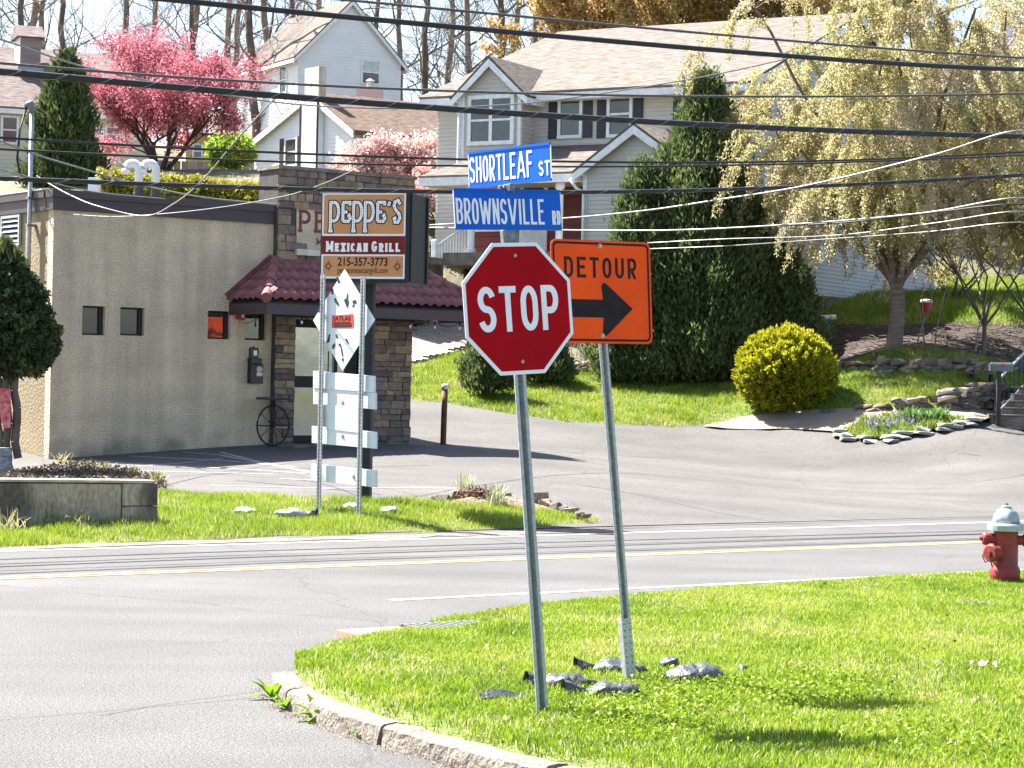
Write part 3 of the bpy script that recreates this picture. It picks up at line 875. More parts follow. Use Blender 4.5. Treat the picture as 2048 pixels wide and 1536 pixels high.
# street name blades, each with its own heading (kept under the post)
zt_ = loc_on(base, M3, 1021, 470, 0).z
cap_ = empty('name_blades', (0, 0.02, 0), parent=stop); cap_.name = 'blade_holder'
MB().box(-0.055, 0.055, -0.006, 0.03, zt_ - 0.09, zt_ + 0.03).build('lower_bracket', m_galv2, stop, bevel=0.004)
MB().tube([(0, 0.034, zt_ - 0.25), (0, 0.034, zt_ - 0.08)], 0.032, 10).build('cap_tube', m_galv2, stop)
bpy.data.objects.remove(cap_, do_unlink=True)
def blade(dirx, diry, cpx, cpy, length, hgt, text, tw_, ttype, label, th_=0.14):
    """a street name blade; local x runs along the street"""
    c = W(cpx, cpy, base.y)
    ux = (inv @ Vector((dirx, diry, 0))); ux.z = ux.z * (1.0 if dirx == EY else 0.2); ux.normalize()
    uz = Vector((0, 0, 1)); uy = uz.cross(ux).normalized(); uz = ux.cross(uy)
    Mb = Matrix((ux, uy, uz)).transposed()
    lc = inv @ (c - base)
    o = MB().prism(rounded(length, hgt, 0.006, 2), -0.0015, 0.0015).build('name_blade', m_blue, stop, lc, Mb.to_euler())
    T(o, label)
    rb = MB()
    rb.box(-length / 2 + .004, length / 2 - .004, -0.005, 0.005, hgt / 2 - 0.012, hgt / 2 + 0.002)
    rb.box(-length / 2 + .004, length / 2 - .004, -0.005, 0.005, -hgt / 2 - 0.002, -hgt / 2 + 0.012)
    rb.build('rib', m_blue, o)
    for sg in (-1, 1): MB().box(sg * length / 2 - 0.0025, sg * length / 2 + 0.0025, -0.0022, 0.0022, -hgt / 2 + .012, hgt / 2 - .012).build('white_edge', m_sgnw, o)
    lettering(text, -length / 2 + 0.012, -hgt / 2 + 0.030, th_, tw_, 0.105, -0.0035, gap=0.13, wide=0.42).build('lettering', m_sgnw, o)
    sw_ = length - tw_ - 0.082
    lettering(ttype, length / 2 - 0.010 - sw_, -hgt / 2 + 0.030, th_ * .56, sw_, 0.155, -0.0035, gap=0.16, wide=0.46).build('suffix_lettering', m_sgnw, o)
    return o
blade(EX, EY, 1017, 419, 0.765, 0.232, 'BROWNSVILLE', 0.625, 'RD', 'lower blue street name blade', 0.148)
blade(EY, -EX, 1018, 332, 0.80, 0.212, 'SHORTLEAF', 0.615, 'ST', 'upper blue street name blade tilted upward', 0.152)
q = loc_on(base, M3, 1014, 380, -0.004)
cx_ = MB().box(-0.052, 0.052, -0.014, 0.014, -0.026, 0.026)
cx_.box(-0.014, 0.014, -0.06, 0.06, -0.012, 0.032)
cr_ = cx_.build('cross_bracket', m_galv2, stop, (q.x, 0.0, q.z), bevel=0.004)
for a, b in ((-.035, -.014), (.035, -.014), (-.035, .014), (.035, .014)): bolt(cr_, a, -0.014, b, 0.006)

# --- detour sign
def detour(base, M_, name, label, w=0.765, hh=0.665, z_c=2.1, x_c=0.0, post_top=2.46):
    o = empty(name, base); o.rotation_euler = M_.to_euler()
    T(o, label, 'road sign')
    u_channel(o, 0.36, post_top, w=0.068, d=0.036, name='post', hole_pitch=0.0508)
    sl_ = MB().prism([(-.0365, -.004), (.0365, -.004), (.0365, .040), (-.0365, .040)], -0.05, 0.40, 'xy').build('base_sleeve', m_galv, o)
    hb = MB()
    for k in range(9):
        for sx in (-.02, .02):
            hb.add([(sx + 0.005 * math.cos(j * math.pi / 3), -0.0048, 0.03 + k * .042 + 0.005 * math.sin(j * math.pi / 3)) for j in range(6)], [tuple(range(6))])
    T(hb.build('hole_row', m_hole, sl_), kind='stuff')
    p = MB().prism([(x_c + a, z_c + b) for a, b in rounded(w, hh, 0.045)], -0.012, -0.008).build('panel', m_orange, o)
    r1 = rounded(w - 0.028, hh - 0.028, 0.034); r2 = rounded(w - 0.056, hh - 0.056, 0.024)
    n = len(r1)
    MB().add([(x_c + a, -0.0132, z_c + b) for a, b in r1] + [(x_c + a, -0.0132, z_c + b) for a, b in r2], [(i, (i + 1) % n, n + (i + 1) % n, n + i) for i in range(n)]).build('border', m_blk, p)
    lettering('DETOUR', x_c - w * .375, z_c + hh * .135, hh * .20, w * .73, 0.15, -0.0134, gap=0.17, wide=0.46).build('lettering', m_blk, p)
    a = [(-.27, -.05), (-.27, -.166), (.005, -.166), (-.004, -.262), (.002, -.278), (.018, -.284), (.032, -.278), (.232, -.105), (.034, .052), (.018, .060), (.002, .053), (-.006, .036), (.004, -.05)]
    MB().add([(x_c + x * w / .765, -0.0136, z_c + z * hh / .665) for x, z in a], [tuple(range(len(a)))]).build('arrow', m_blk, p)
    for z in (z_c + hh / 2 - .035, z_c - hh / 2 + .05): bolt(p, x_c * .4, -0.0138, z, 0.017)
    return o
db = GC(1262, 1361)
dl = (W(1207, 690, db.y + 0.03) - db).normalized()
dy_ = R(31)
dn = Vector((math.sin(dy_), -math.cos(dy_), 0)); dn = (dn - dl * dn.dot(dl)).normalized()
Md = Matrix(((-dn).cross(dl), -dn, dl)).transposed()
q = loc_on(db, Md, 1204, 584, -0.01)
dsg = detour(db, Md, 'detour_sign', 'orange detour sign with black arrow on a leaning perforated post', x_c=q.x, z_c=q.z)
# the panel hangs level although the post leans
for ch in dsg.children:
    if ch.name.startswith('panel'):
        cc = Vector((q.x, 0, q.z))
        rt = Matrix.Rotation(R(3.7), 4, 'Y')
        ch.matrix_local = Matrix.Translation(cc) @ rt @ Matrix.Translation(-cc)
# another detour sign farther up the road: seen mirrored in a restaurant window
m2 = Vector((0.905, -0.425, 0)).normalized()
b2 = Vector((17.2, 32.9, 0.05))
M2 = Matrix(((m2).cross(Vector((0, 0, 1))), m2, Vector((0, 0, 1)))).transposed()
detour(b2, M2, 'detour_sign', 'second orange detour sign past the right edge, mirrored in a restaurant window', w=1.22, hh=1.0, z_c=3.5, post_top=4.05)
# ================================================================== frames for buildings
class Frame:
    """local x runs along a facade, local -y faces out of it"""
    def __init__(s, ox, oy, ex, ey, oz):
        l = math.hypot(ex, ey); s.e = Vector((ex / l, ey / l, 0)); s.n = Vector((-ey / l, ex / l, 0)); s.o = Vector((ox, oy, oz))
        s.rz = math.atan2(ey, ex)
    def uv(s, px, py, yoff=0.0):          # facade plane local y = yoff -> (x, z)
        q = ray(px, py); c = Vector((0, 0, CAMZ)) - s.o
        k = (yoff - c.dot(s.n)) / q.dot(s.n)
        p = c + q * k
        return p.dot(s.e), p.z
    def yz(s, px, py, xoff=0.0):          # side plane local x = xoff -> (y, z)
        q = ray(px, py); c = Vector((0, 0, CAMZ)) - s.o
        k = (xoff - c.dot(s.e)) / q.dot(s.e)
        p = c + q * k
        return p.dot(s.n), p.z
    def w(s, x, y, z=0):
        return s.o + s.e * x + s.n * y + Vector((0, 0, z))
def wall_holes(mb, x0, x1, z0, z1, y0, y1, holes):
    xs = sorted({x0, x1, *[a for hh in holes for a in hh[:2]]}); zs = sorted({z0, z1, *[a for hh in holes for a in hh[2:]]})
    for i in range(len(xs) - 1):
        run = None
        for j in range(len(zs) - 1):
            cx, cz = (xs[i] + xs[i + 1]) / 2, (zs[j] + zs[j + 1]) / 2
            solid = not any(a < cx < b and c < cz < d for a, b, c, d in holes)
            if solid:
                run = [run[0], zs[j + 1]] if run else [zs[j], zs[j + 1]]
            if (not solid or j == len(zs) - 2) and run:
                mb.box(xs[i], xs[i + 1], y0, y1, run[0], run[1]); run = None

m_stucco = mat('stucco', (0.80, 0.635, 0.44, 1), (0.64, 0.51, 0.365, 1), rough=0.95, scale=1.1, detail=9, bump=0.07, bscale=22, stretch=(1, 1, 1.5), fine=0.2, fscale=30, streak=.18, dirt=(0.15, 1.5))
m_stucco2 = mat('stucco_side_shaded', (0.29, 0.225, 0.13, 1), (0.23, 0.18, 0.11, 1), rough=0.95, scale=1.2, bump=0.02, bscale=18, fine=0.12, fscale=30)  # darker stucco for side and rear walls: conifer shade painted into the colour
m_fascia = mat('brown_fascia', (0.062, 0.042, 0.046, 1), (0.05, 0.034, 0.037, 1), rough=0.55, scale=2)
m_frame = mat('dark_frame', (0.022, 0.020, 0.020, 1), rough=0.5, spec=0.3)
m_glass = mat('dark_glass', (0.018, 0.022, 0.024, 1), (0.030, 0.034, 0.035, 1), rough=0.04, scale=1.5, spec=0.8)
m_mirror = mat('reflective_glass', (0.16, 0.17, 0.17, 1), (0.10, 0.11, 0.11, 1), rough=0.03, metal=0.75, scale=0.8, bump=0.002, bscale=1.5)
m_door = mat('door_glass', (0.42, 0.44, 0.43, 1), (0.30, 0.32, 0.31, 1), rough=0.05, metal=0.85, scale=0.8, bump=0.004, bscale=1.2)
m_tile = mat('clay_tile', (0.25, 0.088, 0.085, 1), (0.17, 0.058, 0.058, 1), rough=0.7, scale=6, objrnd=0.16, bump=0.004, bscale=60)
STONES = [mat('stone_%d' % i, c, mul(c, 0.62), rough=0.9, scale=7, bump=0.02, bscale=22, objrnd=0.25, fine=0.2, fscale=40) for i, c in enumerate(
          [(0.28, 0.205, 0.145, 1), (0.21, 0.165, 0.135, 1), (0.35, 0.245, 0.155, 1), (0.17, 0.125, 0.115, 1), (0.25, 0.175, 0.15, 1), (0.40, 0.30, 0.19, 1)])]
m_mortar = mat('mortar', (0.09, 0.075, 0.065, 1), (0.05, 0.042, 0.038, 1), rough=1, scale=8)

RF = Frame(-8.4, 41.4, EX, EY, 0.30)
rest = T(empty('restaurant', RF.o, RF.rz), 'tan stucco restaurant with stone entrance and red tiled canopy', 'building')
# --- stucco wall with four small windows
win_px = [(165, 209, 611, 671), (241, 288, 614, 672), (416, 460, 621, 679), (490, 532, 624, 681)]
holes = []
for a, b, c, d in win_px:
    x0, z1 = RF.uv(a, c); x1, z0 = RF.uv(b, d)
    holes.append((x0, x1, z0, z1))
X_END = RF.uv(553, 700)[0]
ZTOP = RF.uv(104, 419)[1]
mb = MB(); wall_holes(mb, 0, X_END + 0.02, -0.5, ZTOP + 0.02, 0, 0.22, holes)
mb.build('wall', m_stucco, rest)
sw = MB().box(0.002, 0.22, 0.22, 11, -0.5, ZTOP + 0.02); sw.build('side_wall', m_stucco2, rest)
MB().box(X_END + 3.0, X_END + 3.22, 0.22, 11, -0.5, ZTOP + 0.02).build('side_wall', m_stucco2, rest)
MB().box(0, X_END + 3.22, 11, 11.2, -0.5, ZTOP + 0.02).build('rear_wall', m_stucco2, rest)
MB().box(0.1, X_END + 3.1, 0.1, 11, ZTOP - 0.05, ZTOP + 0.02).build('roof_deck', mat('roof_membrane', (0.12, 0.12, 0.12, 1), rough=0.9), rest)
for (x0, x1, z0, z1) in holes:
    f = 0.035
    w_ = MB().box(x0, x1, 0.10, 0.15, z0, z0 + f).box(x0, x1, 0.10, 0.15, z1 - f, z1).box(x0, x0 + f * .5, 0.10, 0.15, z0 + f, z1 - f).box(x1 - f * 2.2, x1, 0.085, 0.15, z0 + f, z1 - f).build('window', m_frame, rest)
    MB().box(x0 + f * .5, x1 - f * 2.2, 0.125, 0.135, z0 + f, z1 - f).build('pane', m_mirror if 2.6 < x0 < 6 else m_glass, w_)
z_f1 = RF.uv(104, 378)[1]
fb = MB().box(-0.04, X_END + 0.05, -0.05, 0.25, ZTOP, ZTOP + (z_f1 - ZTOP) * .62).box(-0.07, X_END + 0.05, -0.09, 0.25, ZTOP + (z_f1 - ZTOP) * .62, z_f1)
fb.build('fascia', m_fascia, rest)
fb = MB().box(-0.05, 0.2, 0.25, 11, ZTOP, ZTOP + (z_f1 - ZTOP) * .62).box(-0.09, 0.2, 0.25, 11, ZTOP + (z_f1 - ZTOP) * .62, z_f1)
fb.build('side_fascia', m_fascia, rest)
MB().box(-0.10, 0.22, 0.30, 11, z_f1, z_f1 + 0.025).build('roof_flashing', mat('pale_metal', (0.6, 0.58, 0.55, 1), rough=0.4, metal=0.5), rest)
MB().box(-0.015, 0.03, -0.012, 0.0, -0.5, 0.30).build('corner_bead', mat('pale_trim', (0.55, 0.5, 0.42, 1), rough=0.7), rest)
# --- stone entrance
YS = -0.16                                # face of the stone
def stone_panel(parent, x0, x1, z0, z1, y, holes=(), rows=0.125, side=None):
    z = z0
    k = 0
    while z < z1 - 0.03:
        hh = min(random.uniform(rows * .7, rows * 1.35), z1 - z)
        if z1 - z - hh < 0.05: hh = z1 - z
        x = x0
        while x < x1 - 0.02:
            w = random.uniform(0.16, 0.50)
            if x1 - x - w < 0.12: w = x1 - x
            if not any(a < x + w / 2 < b and c < z + hh / 2 < d for a, b, c, d in holes):
                stone(parent, x, x + w, z, z + hh, y)
            x += w
        z += hh
def stone(parent, x0, x1, z0, z1, y):
    g = 0.006
    d = random.uniform(0.012, 0.05)
    j = lambda s=0.008: random.uniform(-s, s)
    a, b, c, e = x0 + g, x1 - g, z0 + g * .7, z1 - g * .7
    i = 0.012
    p = [(a, y + .03, c), (b, y + .03, c), (b, y + .03, e), (a, y + .03, e),
         (a + j(), y - d + .012, c + j(.005)), (b + j(), y - d + .012, c + j(.005)), (b + j(), y - d + .012, e + j(.005)), (a + j(), y - d + .012, e + j(.005)),
         (a + i, y - d - j(.01), c + i), (b - i, y - d - j(.01), c + i), (b - i, y - d + j(.01), e - i), (a + i, y - d + j(.01), e - i)]
    f = [(8, 9, 10, 11)]
    for q in range(4):
        r = (q + 1) % 4
        f += [(q, r, 4 + r, 4 + q), (4 + q, 4 + r, 8 + r, 8 + q)]
    MB().add(p, f).build('stone', random.choice(STONES), parent)
xl = RF.uv(556, 440, YS)[0]; xr = RF.uv(828, 440, YS)[0]
zs_top = RF.uv(700, 347, YS)[1]
z_can = RF.uv(565, 524, YS)[1]
xp1 = RF.uv(590, 760, YS)[0]; xp2 = RF.uv(744, 760, YS)[0]
z_head = RF.uv(600, 634, YS)[1]
core = MB().box(xl, xr, YS + .02, 0.6, z_head, zs_top - .02).box(xl, xp1, YS + .02, 0.5, -0.4, z_head).box(xp2, xr, YS + .02, 0.9, -0.4, z_head)
facade = core.build('stone_entrance', m_mortar, rest)
MB().box(xl - .03, xr + .03, YS - .04, 0.62, zs_top - .02, zs_top + .05).build('coping', STONES[1], facade)
sgx0, sgz1 = RF.uv(594, 412, YS); sgz0 = RF.uv(594, 497, YS)[1]
sgx1 = xr - (sgx0 - xl)
stone_panel(facade, xl, xr, z_can - .1, zs_top - .02, YS + .02, [(sgx0, sgx1, sgz0, sgz1)], rows=0.15)
stone_panel(facade, xl, xp1, 0.2, z_head, YS + .02, rows=0.125)
stone_panel(facade, xp2, xr, 0.2, z_head, YS + .02, rows=0.13)
# end faces of the stone pier, right side (sunlit edge)
sp = empty('pier_side', (xr, YS + .02, 0), R(90), rest)
stone_panel(sp, 0.0, 0.75, 0.2, z_head, 0.0, rows=0.19)
stone_panel(sp, 0.0, 0.6, z_head, zs_top - .02, 0.0, rows=0.22)
# wall sign plate with raised letters
pl = MB().box(sgx0, sgx1, YS - .005, YS + .03, sgz0, sgz1).build('wall_sign', m_stucco, rest)
m_rust = mat('rust_letter', (0.17, 0.045, 0.03, 1), rough=0.7)
lh = (sgz1 - sgz0) * .52
lettering("PEPPE'S", sgx0 + .04, sgz0 + (sgz1 - sgz0) * .40, lh, sgx1 - sgx0 - .1, 0.14, YS - .012, serif=0.12).build('lettering', m_rust, pl)
for wd_, xo_, ww_ in (("MEXICAN", sgx0 + .45, (sgx1 - sgx0 - .9) * .57), ("GRILL", sgx0 + .45 + (sgx1 - sgx0 - .9) * .62, (sgx1 - sgx0 - .9) * .38)):
    lettering(wd_, xo_, sgz0 + .09, lh * .32, ww_, 0.2, YS - .012, serif=0.12).build('small_lettering', m_rust, pl)
MB().box(sgx0 - .03, sgx1 + .03, YS - .10, YS + .02, sgz0 - .13, sgz0 - .01).build('sign_ledge', mat('cream_ledge', (0.66, 0.60, 0.50, 1), rough=0.7), rest)
# --- recessed glass door
YD = 0.35
dz0 = RF.uv(640, 885, YD)[1]; dz1 = RF.uv(640, 640, YD)[1]
dx0, dx1 = xp1 - .05, xp2 + .05
door = MB().box(dx0, dx1, YD, YD + .07, dz1 - .16, dz1).box(dx0, dx1, YD, YD + .07, dz0, dz0 + .14)
xm_ = dx0 + (dx1 - dx0) * .66
for a in (dx0, xm_, dx1 - .09): door.box(a, a + .09, YD, YD + .07, dz0 + .14, dz1 - .16)
mz = RF.uv(610, 775, YD)[1]; mz2 = RF.uv(610, 752, YD)[1]
door.box(dx0 + .09, xm_, YD + .002, YD + .068, mz, mz2).box(xm_ + .09, dx1 - .09, YD + .002, YD + .068, mz, mz2)
do = door.build('door', m_frame, rest)
for a, b, c, d in ((dx0 + .09, xm_, dz0 + .14, mz), (dx0 + .09, xm_, mz2, dz1 - .16), (xm_ + .09, dx1 - .09, dz0 + .14, mz), (xm_ + .09, dx1 - .09, mz2, dz1 - .16)):
    MB().box(a, b, YD + .03, YD + .04, c, d).build('pane', m_door, do)
MB().tube([(xm_ - .05, YD - .06, mz2 + .1), (xm_ - .05, YD - .06, mz2 + .5)], 0.014, 8).build('door_handle', m_galv, do)
MB().box(dx0, dx1, YD - .02, YD + .1, dz1, z_head + .12).build('door_header', mat('cream_trim', (0.42, 0.36, 0.26, 1), rough=0.8), rest)
MB().box(xl - .1, xr + .15, YS - .9, YD + .2, -0.4, dz0 - .01).build('entry_slab', m_conc, rest)
# --- tiled canopy
Ca = 1.46                                 # how far it stands out
cx0, cx1 = xl - 0.98, xr + 0.98
ze = RF.uv(545, 600, -Ca)[1]; zr = z_can
y_in = YS + .03
fx0, fx1 = xl - .02, xr + .02             # top edge
can = empty('canopy', (0, 0, 0), 0, rest)
up1 = MB()
up1.slab((cx0 + .02, -Ca + .02, ze - .05), (cx1 - .02, -Ca + .02, ze - .05), (fx1, y_in, zr - .05), (fx0, y_in, zr - .05), 0.03)
up1.slab((cx0 + .02, 0.0, ze - .05), (cx0 + .02, -Ca + .02, ze - .05), (fx0, y_in, zr - .05), (fx0, 0.0, zr - .05), 0.03)
up1.slab((cx1 - .02, -Ca + .02, ze - .05), (cx1 - .02, 0.4, ze - .05), (fx1, 0.4, zr - .05), (fx1, y_in, zr - .05), 0.03)
can_d = up1.build('roof_deck', m_fascia, can)
fz = 0.20
MB().box(cx0 + .03, cx1 - .03, -Ca + .03, -Ca + .09, ze - .06 - fz, ze - .04).build('fascia_board', m_fascia, can)
MB().box(cx0 + .03, cx0 + .09, -Ca + .09, 0.0, ze - .06 - fz, ze - .04).build('fascia_board', m_fascia, can)
MB().box(cx1 - .09, cx1 - .03, -Ca + .09, 0.4, ze - .06 - fz, ze - .04).build('fascia_board', m_fascia, can)
MB().box(cx0 + .09, cx1 - .09, -Ca + .09, 0.0, ze - .10, ze - .07).build('soffit', m_fascia, can)
def s_tile(w, l, name):
    mb = MB(); n = 8
    for j, (yy, dz) in enumerate(((0, 0.028), (l, 0.0))):
        for i in range(n + 1):
            x = w * i / n
            z = 0.052 * (0.5 - 0.5 * math.cos(2 * math.pi * i / n)) ** 0.8
            mb.v.append((x, yy, z + dz))
    for i in range(n + 1): mb.v.append((w * i / n, 0.004, 0.052 * (0.5 - 0.5 * math.cos(2 * math.pi * i / n)) ** 0.8 + 0.006))
    for i in range(n):
        mb.f.append((i, i + 1, n + 2 + i, n + 1 + i)); mb.f.append((2 * n + 2 + i, 2 * n + 3 + i, i + 1, i))
    return mb.mesh(name, m_tile, True)
tw_, rows = 0.205, 4
def tile_slope(p0, ux, uy, length, slope_len, a0, a1):
    """tiles on a slope: p0 = eave start, ux along the eave, uy up the slope; the slope narrows by a0/a1 at its top"""
    ex_ = slope_len / rows
    me = s_tile(tw_, ex_ * 1.12, 'tile')
    uz = ux.cross(uy)
    M_ = Matrix((ux, uy, uz)).transposed()
    n = int(length / tw_)
    for r in range(rows):
        for c in range(n + 1):
            xc = (c + .5) * tw_
            lo = a0 * (r + .5) / rows; hi = length - a1 * (r + .5) / rows
            if lo - .05 <= xc <= hi + .05:
                link('tile', me, can, p0 + ux * (c * tw_) + uy * (r * ex_) + uz * 0.012, M_.to_euler())
uyf = Vector((0, y_in + Ca, zr - ze)); Lf = uyf.length
tile_slope(Vector((cx0, -Ca, ze)), Vector((1, 0, 0)), uyf.normalized(), cx1 - cx0, Lf, fx0 - cx0, cx1 - fx1)
uyl = Vector((fx0 - cx0, 0, zr - ze))
tile_slope(Vector((cx0, 0.0, ze)), Vector((0, -1, 0)), uyl.normalized(), Ca, uyl.length, 0.0, Ca + y_in)
uyr = Vector((fx1 - cx1, 0, zr - ze))
tile_slope(Vector((cx1, -Ca, ze)), Vector((0, 1, 0)), uyr.normalized(), Ca + .4, uyr.length, Ca + y_in, 0)
for a, b in (((cx0, -Ca, ze), (fx0, y_in, zr)), ((cx1, -Ca, ze), (fx1, y_in, zr))):
    a, b = Vector(a), Vector(b)
    for k in range(5):
        p, q = a + (b - a) * (k / 5 - 0.01), a + (b - a) * ((k + 1) / 5 + .015)
        MB().tube([p + Vector((0, 0, .05)), q + Vector((0, 0, .035))], [0.105, 0.088], 14).build('hip_tile', m_tile, can, smooth=False)
MB().box(fx0 - .02, fx1 + .02, YS - .06, YS + .02, zr - .02, zr + .06).build('top_flashing', m_tile, can)
MB().slab((cx0 - .01, -.03, ze + .06), (cx0 - .01, 0.0, ze + .06), (fx0, 0.0, zr + .06), (fx0, -.03, zr + .06), 0.10).build('rake_flashing', m_tile, can)
# string of bulbs under the canopy
m_cable = mat('black_cable', (0.018, 0.018, 0.020, 1), rough=0.6, spec=0.3)
bx = [cx0 + .85, xl + .55, xp2 + .1, xr - .25, xr + .35, xr + .75]
zb = ze - .36
pts = []
for a, b in zip(bx[:-1], bx[1:]):
    pts += [(a + (b - a) * k / 6, -Ca + .12, zb + .08 - .10 * math.sin(math.pi * k / 6)) for k in range(6)]
sl2 = T(MB().tube([RF.w(*p) for p in pts], 0.008, 5).build('string_light', m_cable), 'black cord of hanging bulbs under the tiled canopy', 'string light')
m_bulb = mat('bulb', (0.75, 0.73, 0.68, 1), rough=0.15)
for k, a in enumerate(bx[:-1]):
    q = RF.w(a, -Ca + .12, zb + .07)
    so = MB().lathe([(.016, -.07), (.018, -.03), (.008, 0)], 8).build('socket', m_cable, sl2, q)
    MB().lathe([(.006, -.14), (.022, -.115), (.024, -.095), (.014, -.07)], 10).build('bulb', m_bulb, so, smooth=True)
# --- small fittings on the wall, each a thing of its own
def on_wall(px, py, y=-0.002):
    x, z = RF.uv(px, py)
    return RF.w(x, y, z)
fa = T(empty('fire_alarm', on_wall(479, 630), RF.rz), 'small red fire alarm strobe beside the canopy', 'fire alarm')
m_fred = mat('alarm_red', (0.42, 0.02, 0.02, 1), rough=0.5)
MB().box(-.085, .085, -.07, 0, -.09, .09).build('housing', m_fred, fa, bevel=0.01)
MB().box(.0, .05, -.095, -.07, -.05, .02).build('strobe', m_sgnw, fa, bevel=0.005)
kb = T(empty('key_box', on_wall(505, 708), RF.rz), 'grey key box above the black mailbox on the wall', 'key box')
MB().box(-.085, .085, -.09, 0, -.10, .12).build('housing', mat('box_brown', (0.05, 0.038, 0.034, 1), rough=0.5), kb, bevel=0.012)
MB().box(-.03, .04, -.10, -.09, -.03, .07).build('badge', m_sgnw, kb)
MB().box(-.02, .02, -.05, -.02, .12, .15).build('latch', m_fred, kb)
mbx = T(empty('wall_mailbox', on_wall(507, 742), RF.rz), 'black metal mailbox hung on the stucco wall', 'mailbox')
m_mb = mat('mailbox_black', (0.010, 0.010, 0.011, 1), rough=0.35)
MB().box(-.14, .14, -.14, 0, -.24, .13).build('body', m_mb, mbx, bevel=0.012)
MB().box(-.145, .10, -.155, -.002, .132, .25).build('lid', m_mb, mbx, bevel=0.01)
MB().box(-.01, .12, -.143, -.14, -.10, -.03).build('sticker', mat('pink_sticker', (0.75, 0.2, 0.22, 1), (0.8, .7, .7, 1), rough=0.6, scale=14), mbx)
MB().lathe([(.065, 0), (.065, .004), (.05, .008)], 18, m=Matrix.Diagonal((1, 1, 1, 1)) @ Matrix.Rotation(R(90), 4, 'X')).build('emblem', m_galv, mbx, (.05, -.142, .03))
lv = RF.yz(18, 460)
vent = T(empty('wall_vent', RF.w(-.01, RF.yz(25, 462)[0], RF.yz(25, 462)[1]), RF.rz), 'square galvanised louver vent on the side wall', 'vent')
MB().box(-.05, 0, -.42, .42, .24, .29).box(-.05, 0, -.42, .42, -.29, -.24).box(-.05, 0, -.42, -.37, -.24, .24).box(-.05, 0, .37, .42, -.24, .24).build('frame', m_galv, vent)
MB().box(-.006, -.002, -.37, .37, -.24, .24).build('duct', m_hole, vent)
for k in range(5):
    z = -.20 + k * .095
    MB().slab((-.045, -.37, z - .02), (-.045, .37, z - .02), (-.01, .37, z + .035), (-.01, -.37, z + .035), .006).build('louver', m_galv, vent)
my, _ = RF.yz(70, 500)
mast = T(empty('service_mast', RF.w(-.12, my, RF.yz(66, 556)[1]), RF.rz), 'galvanised electric service mast rising past the roof corner', 'service mast')
mh = RF.yz(66, 228)[1] - RF.yz(66, 556)[1]
MB().tube([(0, 0, -1.2), (0, 0, mh)], 0.04, 10).build('pipe', m_galv, mast, smooth=True)
MB().tube([(0, 0, mh - .02), (0, 0, mh + .08), (-.06, -.05, mh + .15), (-.16, -.12, mh + .10)], [.05, .07, .075, .05], 10).build('weatherhead', m_galv2, mast, smooth=True)
MB().tube([(-.14, -.1, mh + .08), (-.32, -.2, mh - .35), (-.38, -.25, mh - .9), (-.30, -.2, mh - 1.15), (-.06, -.05, mh - 1.25)], 0.022, 6).build('drip_loop', m_cable, mast, smooth=True)
for z in (mh - 1.6, mh - 1.25, mh - .3 - 1.8): MB().box(-.06, .12, -.06, .06, z, z + .04).build('pipe_clamp', m_galv2, mast)
# roof vents
m_vent = mat('white_vent', (0.78, 0.78, 0.76, 1), rough=0.4)
for px in (277, 311):
    p = W(px, 388, 47.5); zb_ = RF.o.z + ZTOP
    v = T(empty('roof_vent', (p.x, p.y, zb_)), ('left' if px < 300 else 'right') + ' white gooseneck vent pipe on the restaurant roof', 'vent pipe', 'gooseneck roof vents')
    t_ = W(px, 340, 47.5).z - zb_
    MB().tube([(0, 0, 0), (0, 0, t_ - .35)], .10, 10).build('flashing', m_fascia, v)
    MB().tube([(0, 0, t_ - .35), (0, 0, t_)] + [(-.14 + .14 * math.cos(a), -.0, t_ + .14 * math.sin(a)) for a in np.linspace(.3, 3.1, 7)] + [(-.28, 0, t_ - .08)], .088, 12).build('gooseneck', m_vent, v, smooth=True)
p = W(189, 372, 46); T(MB().box(-.11, .11, -.11, .11, 0, W(189, 366, 46).z - RF.o.z - ZTOP + .1).build('roof_box', m_vent, None, (p.x, p.y, RF.o.z + ZTOP), bevel=.01), 'small white square cap on the restaurant roof', 'roof cap')
# --- wheel stool against the wall
wb = RF.w(RF.uv(540, 888, -.42)[0], -.40, 0)
ws = T(empty('wheel_table', (wb.x, wb.y, h(wb.x, wb.y) + .02), RF.rz + R(8)), 'black iron wheel stool with a flat seat by the stone pier', 'wheel stool')
m_iron = mat('black_iron', (0.016, 0.014, 0.014, 1), rough=0.6)
rw = 0.385
wy = -.10
wh = MB().tube([(rw * math.cos(a), wy, rw + rw * math.sin(a)) for a in np.linspace(0, 2 * math.pi, 33)], .018, 6, cap=False).build('rim', m_iron, ws, smooth=True)
for k in range(10):
    a = 2 * math.pi * k / 10
    MB().tube([(.03 * math.cos(a), wy, rw + .03 * math.sin(a)), (rw * math.cos(a), wy, rw + rw * math.sin(a))], .008, 5).build('spoke', m_iron, ws)
MB().tube([(0, wy - .06, rw), (0, wy + .06, rw)], .035, 10).build('hub', m_iron, ws)
MB().tube([(-.42, wy, rw - .01), (.42, wy, rw - .01)], .008, 5).build('axle_bar', m_iron, ws)
for sy in (-.05, .05): MB().tube([(0, wy + sy, rw), (0, wy + sy, 2 * rw + .1)], .014, 6).build('fork_leg', m_iron, ws)
MB().lathe([(.03, 0), (.33, .005), (.34, .03), (.33, .055), (.02, .058)], 20, (0, wy, 2 * rw + .10)).build('seat', mat('dark_seat', (0.05, .045, .045, 1), rough=.6), ws)
